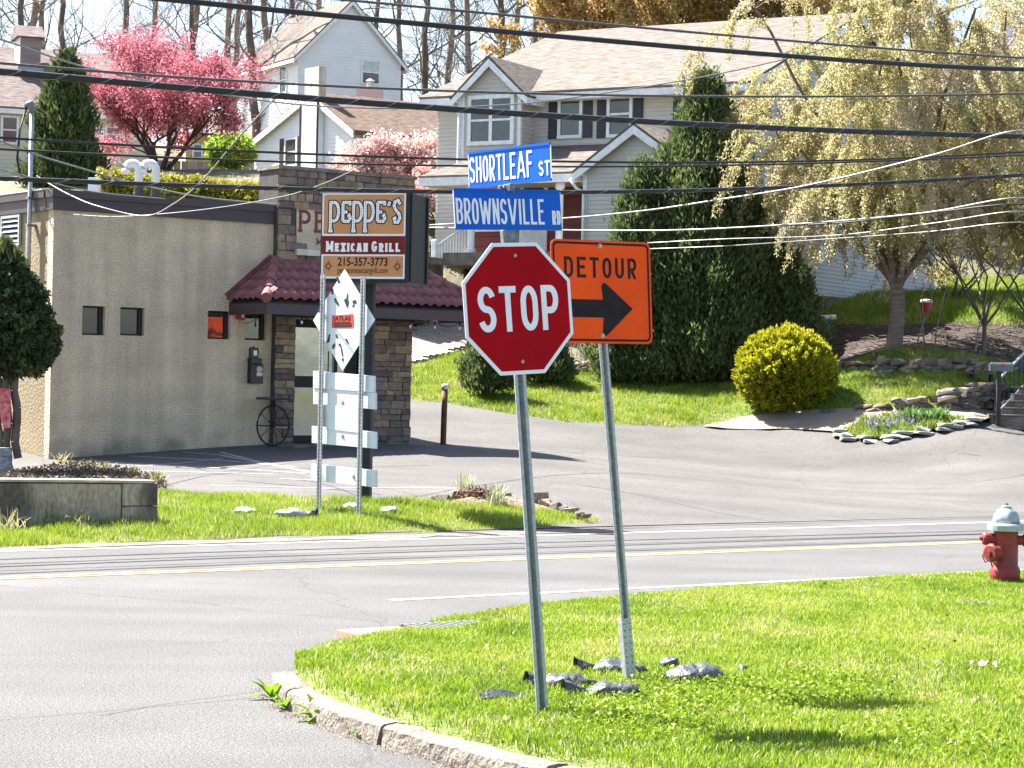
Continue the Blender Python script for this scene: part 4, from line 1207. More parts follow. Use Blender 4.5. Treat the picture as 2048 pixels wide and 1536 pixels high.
# ================================================================== street things
# --- detour board assembly seen from the back: two perforated posts, white diamond, white rails
m_wb = mat('white_board', (0.58, 0.63, 0.68, 1), (0.50, 0.56, 0.61, 1), rough=0.5, scale=2.0, fine=0.05, fscale=60, spec=0.3)
m_tape = mat('black_tape', (0.012, 0.012, 0.013, 1), rough=0.5)
pr = G(722, 1047); pl_ = G(642, 1029)
mid = (pr + pl_) / 2
ca = T(empty('covered_sign', (mid.x, mid.y, mid.z), 0), 'back of a white diamond sign and four white boards on two perforated posts', 'road sign')
dv = Vector((pr.x - pl_.x, pr.y - pl_.y, 0)); Lp = dv.length; dv.normalize()
ang = math.atan2(dv.y, dv.x)
ca.rotation_euler = (0, 0, ang)
CF = Frame(mid.x, mid.y, dv.x, dv.y, mid.z)
m_perf = mat('perforated_post', (0.42, 0.44, 0.45, 1), (0.32, 0.34, 0.35, 1), rough=0.55, metal=0.5, scale=20, fine=0.2, fscale=60)
zt_r = CF.uv(720, 553)[1]; zt_l = CF.uv(651, 549)[1]
for sx, zt_p, zb_p, nm in ((-Lp / 2, zt_l, -.1, 'l'), (Lp / 2, zt_r, -.1, 'r')):
    o = u_channel(ca, zb_p, zt_p, w=0.085, d=0.045, name='post', m_=m_perf, hole_pitch=0.05, x=sx, y=-.06)
    hb = MB(); z = .1
    while z < zt_p - .03:
        for dx in (-.031, .031): hb.box(sx + dx - .006, sx + dx + .006, -.0605, -.0595, z - .007, z + .007)
        z += .05
    T(hb.build('hole_row', m_hole, o), kind='stuff')
dc = CF.uv(687, 640); hd = (CF.uv(686, 540)[1] - CF.uv(688, 744)[1]) / 2
wd = (CF.uv(749, 640)[0] - CF.uv(625, 640)[0]) / 2
dia = [(dc[0], dc[1] + hd), (dc[0] - wd, dc[1]), (dc[0], dc[1] - hd), (dc[0] + wd, dc[1])]
dp = MB().prism(dia, 0.0, 0.006).build('diamond_panel', m_wb, ca, bevel=0.003)
stk = [CF.uv(a, b) for a, b in ((664, 631), (707, 628), (708, 655), (664, 656))]
so = MB().add([(x, -.0035, z) for x, z in stk], [(0, 1, 2, 3)]).build('sticker', mat('red_sticker', (0.62, 0.035, 0.015, 1), rough=0.5), dp)
sx_, sz_ = CF.uv(686, 639)
typed('ATLAS', .085, m_blk, 'lettering', so, (sx_, -.006, sz_ - .012), width=.36, bold=.003)
for k in range(4):
    sx2, sz2 = CF.uv(686, 644.5 + k * 3.0)
    MB().box(sx2 - (.20 if k else .17), sx2 + (.20 if k else .17), -.006, -.0045, sz2 - .006, sz2 + .006).build('small_print', m_blk, so)
for t in [[(672, 556), (676, 553), (681, 564), (677, 567)], [(662, 577), (667, 577), (667, 589), (663, 589)], [(668, 597), (672, 596), (679, 609), (677, 613), (670, 604)],
          [(688, 600), (693, 596), (695, 585), (697, 590), (696, 598), (698, 603), (697, 612), (694, 616)], [(705, 601), (712, 600), (714, 606), (706, 609)], [(705, 610), (709, 609), (709, 614), (705, 614)],
          [(635, 618), (638, 616), (641, 623), (638, 626)], [(658, 669), (661, 668), (659, 684), (653, 687)], [(671, 669), (674, 668), (677, 676), (673, 677)],
          [(665, 690), (670, 686), (671, 691), (668, 698), (664, 698)], [(690, 678), (694, 677), (699, 688), (695, 687)], [(676, 689), (681, 686), (685, 700), (687, 713), (684, 712), (681, 694)], [(683, 717), (688, 716), (687, 724), (684, 721)]]:
    q = [CF.uv(*a) for a in t]
    MB().add([(x, -.003, z) for x, z in q], [tuple(range(len(q)))]).build('tape_scrap', m_tape, dp)
def rail(px0, px1, a, b, c, d, y, name='board'):
    q = [CF.uv(px0, c), CF.uv(px1, d), CF.uv(px1, b), CF.uv(px0, a)]
    return MB().prism(q, y, y + .035).build(name, m_wb, ca, bevel=.004)
rail(626, 748, 742, 752, 776, 785, .000)
b2_ = rail(625, 749, 776, 785.5, 808, 819, .012)
rail(651, 718, 808, 816, 858, 866, .004)
b3_ = rail(622, 750, 852, 864, 886, 897.5, .012)
b4_ = rail(621, 750, 927.5, 941, 961, 975, .012)
for px, py, o in ((684, 805, b2_), (684, 872, b3_), (706, 953, b4_)):
    x, z = CF.uv(px, py); bolt(o, x, .012, z, .035)
# --- roadside cabinet sign of the restaurant
sb = G(737, 1008)
SF = Frame(sb.x, sb.y, math.cos(R(-16)), math.sin(R(-16)), sb.z)
ps = T(empty('pole_sign', sb, SF.rz), 'orange and maroon restaurant sign cabinet on a black square post', 'sign')
m_cab = mat('sign_cabinet', (0.012, 0.013, 0.020, 1), (0.018, 0.019, 0.026, 1), rough=0.45, scale=2, spec=0.3)
m_tan2 = mat('sign_tan', (0.56, 0.26, 0.105, 1), (0.52, 0.235, 0.095, 1), rough=0.4, scale=3, spec=.2)
m_mar = mat('sign_maroon', (0.19, 0.014, 0.010, 1), rough=0.4, spec=.2)
x0, z1 = SF.uv(646, 387, -.5); x1, z0 = SF.uv(809, 558, -.5)
MB().box(-.10, .03, -.065, .065, -.2, z0 + .1).build('post', m_cab, ps, bevel=.008)
cab = MB().box(x0 - .03, x1 + .05, -.5, .38, z0 - .06, z1 + .02).build('cabinet', m_cab, ps, bevel=.02)
for yy in (-.44, .30): MB().box(x1 + .05, x1 + .075, yy, yy + .06, z0 - .04, z1).build('edge_trim', m_frame, cab)
sf = MB().box(x0, x1, -.508, -.502, z0, z1).build('sign_face', m_sgnw, ps)
H_ = z1 - z0; W_ = x1 - x0
band = lambda f0, f1, m_, nm: MB().box(x0 + .025, x1 - .025, -.512, -.509, z0 + f0 * H_, z0 + f1 * H_).build(nm, m_, sf)
band(.525, .985, m_tan2, 'upper_panel'); MB().box(x0, x1, -.512, -.509, z0 + .285 * H_, z0 + .50 * H_).build('middle_panel', m_mar, sf); band(.025, .265, m_tan2, 'lower_panel')
# decorative letters: caps with long P stems
def fancy(text, xa, zb, hgt, width, y, grow, dots=None):
    mb = MB(); n = len(text); wl = []
    for c in text: wl.append({"'": .35}.get(c, 1.0))
    ux = width / sum(wl); x = xa; k = 0
    for c, w in zip(text, wl):
        a = .055
        cw = ux * w * .78
        P = []
        s_ = hgt
        if c == 'P':
            P = [([(x, zb - .42 * s_), (x, zb + s_)], 0), ([(x - .10 * s_, zb - .42 * s_), (x + .12 * s_, zb - .42 * s_)], 0),
                 ([(x - .06 * s_, zb + s_ * .97), (x + cw * .45, zb + s_ * .97)] + [(x + cw * .45 + cw * .45 * math.cos(R(t)), zb + s_ * .52 + s_ * .45 * math.sin(R(t))) for t in range(70, -91, -20)] + [(x + .02 * s_, zb + s_ * .06)], 0)]
        if c == 'E':
            P = [([(x + cw * .1, zb + .05 * s_), (x + cw * .1, zb + .97 * s_)], 0), ([(x + cw * .02, zb + .97 * s_), (x + cw * .85, zb + .97 * s_), (x + cw * .88, zb + .82 * s_)], 0),
                 ([(x + cw * .1, zb + .5 * s_), (x + cw * .6, zb + .5 * s_)], 0), ([(x + cw * .1, zb + .05 * s_), (x + cw * .7, zb + .04 * s_), (x + cw * .92, zb + .2 * s_), (x + cw * .8, zb + .34 * s_), (x + cw * .66, zb + .26 * s_)], 0)]
        if c == "'": P = [([(x + .02, zb + 1.0 * s_), (x, zb + .8 * s_)], 0)]
        if c == 'S':
            P = [([(x + cw * .85, zb + .86 * s_), (x + cw * .6, zb + 1.06 * s_), (x + cw * .28, zb + 1.0 * s_), (x + cw * .16, zb + .8 * s_), (x + cw * .35, zb + .6 * s_), (x + cw * .72, zb + .42 * s_), (x + cw * .84, zb + .2 * s_), (x + cw * .62, zb + .0 * s_), (x + cw * .3, zb + .0 * s_), (x + cw * .2, zb + .18 * s_), (x + cw * .42, zb + .24 * s_)], 0)]
        for p, cl in P:
            k += 1
            if dots is None:
                stroke(mb, p, .15 * hgt, cl, y - .0003 * (k % 5), grow)
            else:
                for (ax, az_), (bx_, bz) in zip(p[:-1], p[1:]):
                    L_ = math.hypot(bx_ - ax, bz - az_); nn = int(L_ / (.13 * hgt))
                    for q in range(nn):
                        f = (q + .5) / nn
                        cx, cz = ax + (bx_ - ax) * f, az_ + (bz - az_) * f
                        mb.add([(cx - .022 * hgt, y, cz), (cx, y, cz - .028 * hgt), (cx + .022 * hgt, y, cz), (cx, y, cz + .028 * hgt)], [(0, 1, 2, 3)])
        x += ux * w
    return mb
tz = z0 + .66 * H_; th = .24 * H_; tx = x0 + .13; tw2 = W_ - .15
fo = fancy("PEPPE'S", tx, tz, th, tw2, -.5135, .016).build('lettering_outline', m_blk, sf)
fi = fancy("PEPPE'S", tx, tz, th, tw2, -.5160, 0).build('lettering', m_sgnw, fo)
T(fancy("PEPPE'S", tx, tz, th, tw2, -.5180, 0, dots=1).build('lettering_dots', m_blk, fi), kind='stuff')
for wd_, xo_, ww_ in (("MEXICAN", x0 + .07, (W_ - .14) * .565), ("GRILL", x0 + .07 + (W_ - .14) * .615, (W_ - .14) * .385)):
    lettering(wd_, xo_, z0 + .315 * H_, .125 * H_, ww_, 0.22, -.515, serif=0.13, gap=.17, small={i: .82 for i in range(1, 8)}).build('lettering', m_sgnw, sf)
typed('215-357-3773', .17 * H_ * .8, m_blk, 'phone_number', sf, ((x0 + x1) / 2, -.515, z0 + .152 * H_), width=W_ * .60, bold=.003)
typed('peppesmexicangrill.com', .1 * H_, m_blk, 'web_address', sf, ((x0 + x1) / 2, -.515, z0 + .065 * H_), width=W_ * .60)
for fx in (.085, .915):
    cx, cz = x0 + fx * W_, z0 + .145 * H_
    mb = MB()
    for k in range(12):
        a = k * math.pi / 6
        l_ = .085 if k % 3 == 0 else .055
        mb.add([(cx + .028 * math.cos(a - .3), -.5155, cz + .028 * math.sin(a - .3)), (cx + .028 * math.cos(a + .3), -.5155, cz + .028 * math.sin(a + .3)), (cx + l_ * math.cos(a), -.5155, cz + l_ * 1.3 * math.sin(a))], [(0, 1, 2)])
    mb.tube([(cx + .034 * math.cos(t), -.5155, cz + .034 * math.sin(t)) for t in np.linspace(0, 6.283, 13)], .006, 4, cap=False)
    mb.build('sun_emblem', mat('emblem_brown', (0.12, 0.05, 0.02, 1), rough=.6), sf)
# --- low block wall at the left
wa, wb2 = Vector(xy(26.55, 5.0)), Z(318, 1050, .06).to_2d()
tb = st(wb2.x, wb2.y)[1]
WF = Frame(*xy(26.55, tb - 9), EX, EY, -0.05)
bw = T(empty('block_wall', WF.o, WF.rz), 'weathered grey concrete block wall along the grass verge', 'wall')
m_block = mat('old_block', (0.38, 0.305, 0.225, 1), (0.10, 0.078, 0.066, 1), rough=0.95, scale=1.6, detail=10, bump=0.03, bscale=20, stretch=(1, 1, .45), lo=.38, hi=.62, fine=.3, fscale=25)
xe, zw = WF.uv(316, 966)
zw0 = WF.uv(20, 945)[1]
MB().prism([(0, -.2), (xe - .52, -.2), (xe - .52, zw - .01), (0, zw0)], 0, .34).build('wall_body', m_block, bw, bevel=.012)
zc = -.2
for k in range(3):
    hh = (zw + .2) / 3
    MB().box(xe - .51, xe + random.uniform(-.012, .012), -.012 - random.uniform(0, .012), .345, zc + .004, zc + hh - .004).build('end_block', m_block, bw, bevel=.012)
    zc += hh
MB().prism([(0, zw0 + .003), (xe - .05, zw - .004), (xe - .05, zw + .035), (0, zw0 + .035)], -.015, .36).build('cap_course', mat('block_cap', (.5, .45, .36, 1), (.3, .26, .2, 1), rough=.95, scale=3, bump=.02), bw, bevel=.01)
# --- bollard
bp_ = G(886, 890)
bo = T(empty('bollard', bp_), 'rusty brown pipe bollard with white cap by the stone pier', 'bollard')
hb_ = W(889, 768, bp_.y).z - bp_.z
tl = W(890, 775, bp_.y).x - bp_.x
MB().tube([(0, 0, -.1), (tl, 0, hb_ - .10)], .062, 14).build('pipe', mat('rusty_pipe', (0.16, 0.075, 0.035, 1), (0.075, 0.036, 0.02, 1), rough=.8, scale=10, stretch=(1, 1, .2), fine=.3, fscale=30), bo, smooth=True)
MB().lathe([(.075, -.03), (.078, .05), (.06, .075), (.02, .085)], 14, (tl, 0, hb_ - .08)).build('cap', m_vent, bo, smooth=True)
# --- hydrant
hp = GC(2010, 1163)
hy = T(empty('fire_hydrant', hp, R(-25)), 'red fire hydrant with silver grey bonnet at the lawn edge', 'fire hydrant')
sc_h = hp.y / FPX
m_hred = mat('hydrant_red', (0.25, 0.024, 0.022, 1), (0.17, 0.018, 0.016, 1), rough=.55, scale=8, bump=.003, bscale=40, fine=.2, fscale=60)
m_hsil = mat('hydrant_silver', (0.34, 0.40, 0.42, 1), (0.26, 0.31, 0.33, 1), rough=.5, metal=.2, scale=10)
hz = lambda py: (1163 - py) * sc_h
MB().lathe([(.15, -.05), (.15, hz(1140)), (.135, hz(1134)), (.125, hz(1130)), (.122, hz(1064)), (.13, hz(1060))], 24).build('barrel', m_hred, hy, smooth=True)
bn = MB().lathe([(.185, hz(1061)), (.187, hz(1050)), (.175, hz(1047)), (.125, hz(1046))], 24).build('flange', m_hsil, hy)
dm = MB(); pf = [(.128, 1046), (.122, 1036), (.105, 1026), (.078, 1019), (.045, 1016)]
dm.lathe([(r, hz(p)) for r, p in pf], 24)
b0 = dm
for k in range(24):
    if k % 4 == 0:
        for j in range(len(pf)):
            x, y, z = dm.v[j * 24 + k]; dm.v[j * 24 + k] = (x * 1.10, y * 1.10, z)
dm.build('bonnet', m_hsil, hy, smooth=True)
MB().lathe([(.05, hz(1017)), (.05, hz(1012)), (.03, hz(1011))], 12).build('bonnet_collar', m_hsil, hy)
MB().lathe([(.022, hz(1012)), (.018, hz(1006))], 5).build('operating_nut', m_galv2, hy)
def nozzle(a, z, r, l):
    M_ = Matrix.Rotation(a, 4, 'Z') @ Matrix.Rotation(R(90), 4, 'Y')
    n_ = MB().lathe([(r * .8, .08), (r * .8, l - .06), (r * 1.0, l - .06), (r * 1.05, l - .02), (r * .9, l), (r * .35, l), (r * .35, l + .03), (r * .2, l + .03)], 14, (0, 0, z), M_).build('nozzle_cap', m_hred, hy)
    return n_
nozzle(R(25), hz(1080), .062, .235)
nozzle(R(205), hz(1078), .062, .235)
nozzle(R(245), hz(1105), .085, .26)
MB().tube([(-.16, -.16, hz(1090)), (-.19, -.18, hz(1112)), (-.16, -.19, hz(1124)), (-.12, -.15, hz(1118)), (-.10, -.13, hz(1134))], .008, 5).build('chain', m_hred, hy)
MB().tube([(-.08, -.10, hz(1085)), (-.12, -.14, hz(1105)), (-.10, -.14, hz(1122)), (-.07, -.11, hz(1130))], .008, 5).build('chain', m_hred, hy)
# --- sandbags
m_bagk = mat('black_plastic', (0.022, 0.023, 0.026, 1), (0.05, 0.052, 0.056, 1), rough=0.38, scale=6, bump=.02, bscale=14, spec=.7)
m_bagg = mat('grey_plastic', (0.075, 0.077, 0.080, 1), (0.028, 0.029, 0.031, 1), rough=0.4, scale=9, bump=.03, bscale=16, spec=.7)
m_bagw = mat('pale_bag', (0.30, 0.30, 0.31, 1), (0.07, 0.07, 0.075, 1), rough=0.5, scale=5, bump=.03, bscale=10, lo=.3, hi=.6)
def sandbag(p, l, w, hh, yaw, m_, label, group, neck=True, mneck=None, seed=0, tilt=0):
    o = T(empty('sandbag', (p.x, p.y, p.z + .01), yaw), label, 'sandbag', group)
    mb = MB(); nu, nv = 28, 16
    for i in range(nu + 1):
        t = i / nu; x = (t - .5) * l
        pr_ = (math.sin(math.pi * min(max(t, .02), .98))) ** .5
        for j in range(nv):
            a = 2 * math.pi * j / nv
            ca_, sa_ = math.cos(a), math.sin(a)
            y = w / 2 * pr_ * abs(ca_) ** .8 * (1 if ca_ > 0 else -1)
            z = hh * .5 * pr_ * (abs(sa_) ** .9 * (1 if sa_ > 0 else -.5)) + hh * .25
            q = Vector((x * 7 + seed * 3, y * 9, z * 9))
            dn_ = noise.noise(q) * .035 + noise.noise(q * 2.4) * .020 + abs(noise.noise(Vector((x * 26 + seed, y * 12, seed)))) * .016 - .012
            mb.v.append((x + dn_, y * (1 + dn_ * 3), max(-.02, z + dn_)))
    for i in range(nu):
        for j in range(nv):
            k = (j + 1) % nv
            mb.f.append((i * nv + j, i * nv + k, (i + 1) * nv + k, (i + 1) * nv + j))
    mb.f.append(tuple(range(nv))); mb.f.append(tuple(nu * nv + j for j in range(nv - 1, -1, -1)))
    mb.build('bag', m_, o, smooth=True)
    if neck:
        nb = MB(); k = 11
        for i in range(4):
            r_ = (.02, .035, .07, .085)[i] * w / .25
            for j in range(k):
                a = 2 * math.pi * j / k
                rr = r_ * (1 + .45 * noise.noise(Vector((j * 1.3, i, seed * 2.1))) * (i > 1))
                nb.v.append((-l / 2 + .03 - i * .045, rr * math.cos(a), max(-.01, hh * .3 + rr * .8 * math.sin(a))))
        for i in range(3):
            for j in range(k): nb.f.append((i * k + j, i * k + (j + 1) % k, (i + 1) * k + (j + 1) % k, (i + 1) * k + j))
        nb.build('tied_neck', mneck or m_bagk, o)
    return o
gS = 'sandbags around the detour post'
sandbag(GC(1140, 1374), .36, .22, .11, R(16), m_bagk, 'black shiny sandbag right beside the stop sign post', gS, neck=True, seed=1)
sandbag(GC(1240, 1345), .40, .25, .10, R(12), m_bagg, 'grey sandbag behind the detour post', gS, neck=True, seed=2)
sandbag(GC(1222, 1393), .38, .24, .10, R(8), m_bagg, 'grey sandbag with a black open neck in front of the detour post', gS, seed=3)
sandbag(GC(1392, 1362), .44, .28, .14, R(18), m_bagg, 'plump pale grey sandbag right of the detour post', gS, neck=False, seed=4)
sandbag(GC(1340, 1336), .15, .12, .09, R(30), m_bagk, 'small crumpled black plastic bag end behind the sandbags', gS, neck=False, seed=5)
sandbag(GC(1486, 1343), .07, .07, .08, R(80), m_bagk, 'tiny upright black plastic scrap right of the plump sandbag', gS, neck=False, seed=6)
p = GC(1015, 1402)
rs = MB()
for i in range(9):
    t = i / 8
    rs.v += [(-.17 + .34 * t, -.035 * (1 - .5 * abs(2 * t - 1)), .02 + .012 * math.sin(t * 7)), (-.17 + .34 * t, .035 * (1 - .5 * abs(2 * t - 1)), .05 + .02 * math.sin(t * 5)), (-.17 + .34 * t, .0, -.01)]
for i in range(8):
    a = 3 * i
    rs.f += [(a, a + 3, a + 4, a + 1), (a + 1, a + 4, a + 5, a + 2), (a + 2, a + 5, a + 3, a)]
T(rs.build('rubber_strip', m_bagk, None, p, (0, 0, R(20))), 'flat black rubber strip in the grass left of the stop post', 'rubber strip')
gV = 'sandbags on the far verge'
for px, py, l, w, hh, yw, m_, lb, nk in ((491, 1037, .34, .3, .1, 10, m_bagw, 'leftmost pale sandbag on the far verge', False), (582, 1047, .5, .34, .17, -8, m_bagw, 'pale sandbag with a black pointed end on the far verge', True),
                                        (706, 1028, .28, .25, .1, 0, m_bagw, 'small pale sandbag behind the two perforated posts', False), (782, 1038, .34, .3, .13, -15, m_bagw, 'crumpled pale sandbag right of the perforated posts', False)):
    o = sandbag(Vector((*G(px, py).to_2d(), float(HV(*G(px, py).to_2d())[0]))), l, w, hh, R(yw) + (math.pi if nk else 0), m_, lb, gV, neck=nk, seed=px)
# --- storm drain at the lawn tip
dc_ = Z(855, 1261, .04)
dr = T(empty('storm_drain', (dc_.x, dc_.y, .045), math.atan2(EY, EX)), 'iron storm drain grate with rusty apron at the lawn tip', 'drain')
m_rusto = mat('rusty_apron', (0.50, 0.25, 0.15, 1), (0.34, 0.24, 0.19, 1), rough=.9, scale=5, fine=.2, fscale=30)
MB().box(-.70, .62, -.24, .24, -.06, .012).build('apron', m_rusto, dr, bevel=.006)
for k in range(10): MB().box(-.12 + k * .072, -.095 + k * .072, -.19, .19, .013, .035).build('grate_bar', m_galv2, dr)
for y in (-.2, .175): MB().box(-.14, .58, y, y + .025, .013, .034).build('grate_rail', m_galv2, dr)
MB().box(-.14, .58, -.175, .175, .0125, .0135).build('drain_pit', m_hole, dr)
# --- litter
lp = GC(1966, 1341)
lb_ = MB(); 
for i in range(7):
    for j in range(3): lb_.v.append((-.09 + .03 * i, -.03 + .03 * j, .03 + .022 * math.sin(i * 1.9 + j) + .02))
for i in range(6):
    for j in range(2): lb_.f.append((i * 3 + j, (i + 1) * 3 + j, (i + 1) * 3 + j + 1, i * 3 + j + 1))
T(lb_.build('litter', mat('paper', (.8, .78, .75, 1), (.7, .25, .12, 1), rough=.7, scale=9, lo=.25, hi=.4), None, lp), 'crumpled white wrapper lying on the lawn at right', 'litter')
# --- weeds at the kerb
m_weed = leafmat('weed_leaf', [(0.10, 0.22, 0.012, 1), (0.22, 0.38, 0.02, 1)], trans=.45)
def leaf_mesh(l, w, droop=.3, name='leaf'):
    V = []; F = []
    for i in range(5):
        t = i / 4; ww = w * math.sin(math.pi * (.08 + .86 * t)) / 2
        z = l * (.35 * t - droop * t * t)
        V += [(l * t, -ww, z + ww * .25), (l * t, 0, z), (l * t, ww, z + ww * .25)]
    for i in range(4):
        a = i * 3; F += [(a, a + 3, a + 4, a + 1), (a + 1, a + 4, a + 5, a + 2)]
    me = bpy.data.meshes.new(name); me.from_pydata(V, [], F); me.materials.append(m_weed)
    at = me.attributes.new('rnd', 'FLOAT', 'FACE'); at.data.foreach_set('value', [random.random() for _ in F])
    return me
lm = [leaf_mesh(.17, .06), leaf_mesh(.13, .05, .1), leaf_mesh(.08, .03, .2)]
for k, (px, py, nl, mm, lb) in enumerate(((542, 1398, 7, 0, 'leafy weed at the upper end of the kerb'), (572, 1418, 8, 1, 'leafy weed at the kerb joint'), (634, 1440, 7, 0, 'broad leaved weed below the kerb face'),
                                       (700, 1466, 6, 2, 'small weed sprig lower along the kerb'), (722, 1475, 4, 2, 'tiniest weed sprig along the kerb base'))):
    p = Z(px, py, .0)
    o = T(empty('weed', p), lb, 'weed', 'weeds along the kerb')
    for q in range(nl):
        link('leaf', lm[mm], o, (0, 0, .005), (random.uniform(-.3, .3), -random.uniform(.0, .9), R(150 + 230 * q / nl) + random.uniform(-.3, .3)))
# ================================================================== houses
m_sid_g = mat('grey_siding', (0.52, 0.49, 0.45, 1), (0.48, 0.45, 0.415, 1), rough=.6, scale=1.5, spec=.3)
m_sid_w = mat('white_siding', (0.74, 0.76, 0.79, 1), (0.69, 0.71, 0.75, 1), rough=.6, scale=1.5, spec=.3)
m_sid_y = mat('cream_siding', (0.62, 0.56, 0.42, 1), (0.56, 0.50, 0.38, 1), rough=.6, scale=1.5, spec=.3)
m_sid_r = mat('red_siding', (0.16, 0.028, 0.022, 1), (0.13, 0.022, 0.018, 1), rough=.6, scale=2)
m_trim = mat('white_trim', (0.80, 0.81, 0.82, 1), rough=.5, spec=.3)
m_shut = mat('navy_shutter', (0.016, 0.02, 0.034, 1), rough=.5)
m_shutb = mat('brown_shutter', (0.06, 0.032, 0.028, 1), rough=.5)
m_pane = mat('house_pane', (0.03, 0.034, 0.036, 1), (0.07, 0.07, 0.068, 1), rough=.05, scale=1.2, spec=.8)
m_blind = mat('drawn_blind', (0.52, 0.60, 0.60, 1), rough=.4)
def shingle(name, c1, c2):
    return mat(name, c1, c2, rough=.95, scale=9, detail=3, bump=.02, bscale=30, stretch=(.35, .35, 3.2), lo=.3, hi=.7, fine=.25, fscale=9, spec=.2)
m_rf_tan = shingle('tan_shingle', (0.152, 0.132, 0.115, 1), (0.102, 0.088, 0.077, 1))
m_rf_brn = shingle('brown_shingle', (0.165, 0.115, 0.09, 1), (0.10, 0.068, 0.054, 1))
m_rf_gry = shingle('grey_shingle', (0.20, 0.16, 0.15, 1), (0.12, 0.095, 0.09, 1))
m_rf_nvy = shingle('navy_shingle', (0.10, 0.11, 0.14, 1), (0.06, 0.065, 0.085, 1))
def siding(mb, o, u, n, L, z0, z1, lim=None, lap=.115):
    """lapped boards on a wall face: o origin, u along, n outward; lim(z) -> (a, b)"""
    o, u, n = Vector(o), Vector(u), Vector(n)
    z = z0
    while z < z1 - .01:
        e = min(z + lap, z1)
        a0, b0 = lim(z) if lim else (0, L)
        a1, b1 = lim(e) if lim else (0, L)
        up_v = Vector((0, 0, 1))
        if b0 > a0:
            if b1 <= a1: a1 = b1 = (a1 + b1) / 2
            p = [o + u * a0 + n * .022 + up_v * z, o + u * b0 + n * .022 + up_v * z, o + u * b1 + n * .004 + up_v * e, o + u * a1 + n * .004 + up_v * e]
            q = [o + u * a0 + n * .003 + up_v * z, o + u * b0 + n * .003 + up_v * z]
            mb.quad(*p); mb.quad(q[0], q[1], p[1], p[0])
        z = e
def window(parent, o, u, n, a, b, z0, z1, double=True, mull=False, trim=.09, shut=None, m_p=None, m_t=None, upper=None):
    """a window on a wall face with trim, sash and panes"""
    o, u, n = Vector(o), Vector(u).normalized(), Vector(n).normalized()
    M_ = Matrix((u, -n, Vector((0, 0, 1)))).transposed().to_4x4()
    M_.translation = o
    mb = MB()
    bx = lambda x0, x1, y0, y1, c, d: mb.box(x0, x1, y0, y1, c, d, M_)
    bx(a - trim, b + trim, -.08, .0, z1, z1 + trim); bx(a - trim, b + trim, -.095, .0, z0 - trim, z0)
    bx(a - trim, a, -.08, 0, z0, z1); bx(b, b + trim, -.08, 0, z0, z1)
    wn_ = mb.build('window', m_t or m_trim, parent)
    segs = [(a, (a + b) / 2 - .05), ((a + b) / 2 + .05, b)] if mull else [(a, b)]
    if mull: MB().box((a + b) / 2 - .05, (a + b) / 2 + .05, -.075, 0, z0, z1, M_).build('mullion', m_t or m_trim, wn_)
    zm = (z0 + z1) / 2
    for p, q in segs:
        if double:
            MB().box(p, q, -.066, 0, zm - .03, zm + .03, M_).build('sash_rail', m_t or m_trim, wn_)
            MB().box(p, q, -.040, -.032, z0, zm - .03, M_).build('pane', m_p or m_pane, wn_)
            MB().box(p, q, -.052, -.044, zm + .03, z1, M_).build('pane', upper or m_p or m_pane, wn_)
        else:
            MB().box(p, q, -.040, -.032, z0, z1, M_).build('pane', m_p or m_pane, wn_)
    if shut:
        w = (b - a) * .48
        for x0 in (a - trim - w - .02, b + trim + .02):
            so = MB().box(x0, x0 + w, -.05, -.022, z0 - trim, z1 + trim, M_).build('shutter', shut, parent)
            for c, d in ((z0, zm - .05), (zm + .05, z1)):
                MB().box(x0 + w * .18, x0 + w * .82, -.057, -.051, c, d, M_).build('shutter_panel', shut, so)
    return wn_
def gable_roof(parent, x0, x1, y0, y1, ze, zr, axis, m_, oh=.35, rake=.3, th=.16, trim=None):
    """two roof slopes with thickness, white rakes and eave fascia (local coordinates)"""
    if axis == 'x':
        ym = (y0 + y1) / 2; k = (zr - ze) / (ym - y0)
        a = MB().slab((x0 - rake, y0 - oh, ze - k * oh), (x1 + rake, y0 - oh, ze - k * oh), (x1 + rake, ym, zr), (x0 - rake, ym, zr), th * .4).build('roof', m_, parent)
        MB().slab((x1 + rake, y1 + oh, ze - k * oh), (x0 - rake, y1 + oh, ze - k * oh), (x0 - rake, ym, zr), (x1 + rake, ym, zr), th * .4).build('roof', m_, parent)
        if trim:
            MB().box(x0 - rake + .03, x1 + rake - .03, y0 - oh - .02, y0 - oh + .03, ze - k * oh - .26, ze - k * oh - .075).build('gutter', trim, a)
            MB().box(x0 - rake + .03, x1 + rake - .03, y0 - oh + .03, y0, ze - k * oh - .26, ze - k * oh - .22).build('soffit', trim, a)
            for x in (x0 - rake, x1 + rake - .05):
                for ya, yb in ((y0 - oh, ym), (y1 + oh, ym)):
                    s_ = 1 if yb > ya else -1
                    MB().prism([(ya, ze - k * oh - .07), (yb, zr - .07), (yb, zr - .30), (ya, ze - k * oh - .28)], x, x + .05, 'yz').build('rake_board', trim, a)
    else:
        xm = (x0 + x1) / 2; k = (zr - ze) / (xm - x0)
        a = MB().slab((x0 - oh, y1 + rake, ze - k * oh), (x0 - oh, y0 - rake, ze - k * oh), (xm, y0 - rake, zr), (xm, y1 + rake, zr), th * .4).build('roof', m_, parent)
        MB().slab((x1 + oh, y0 - rake, ze - k * oh), (x1 + oh, y1 + rake, ze - k * oh), (xm, y1 + rake, zr), (xm, y0 - rake, zr), th * .4).build('roof', m_, parent)
        if trim:
            for xa, xb in ((x0 - oh, xm), (x1 + oh, xm)):
                MB().prism([(xa, ze - k * oh - .07), (xb, zr - .07), (xb, zr - .30), (xa, ze - k * oh - .28)], y0 - rake, y0 - rake + .05).build('rake_board', trim, a)
            for xa in (x0 - oh, x1 + oh - .05): MB().box(xa, xa + .05, y0 - rake + .05, y1 + rake, ze - k * oh - .24, ze - k * oh - .07).build('gutter', trim, a)
    return a
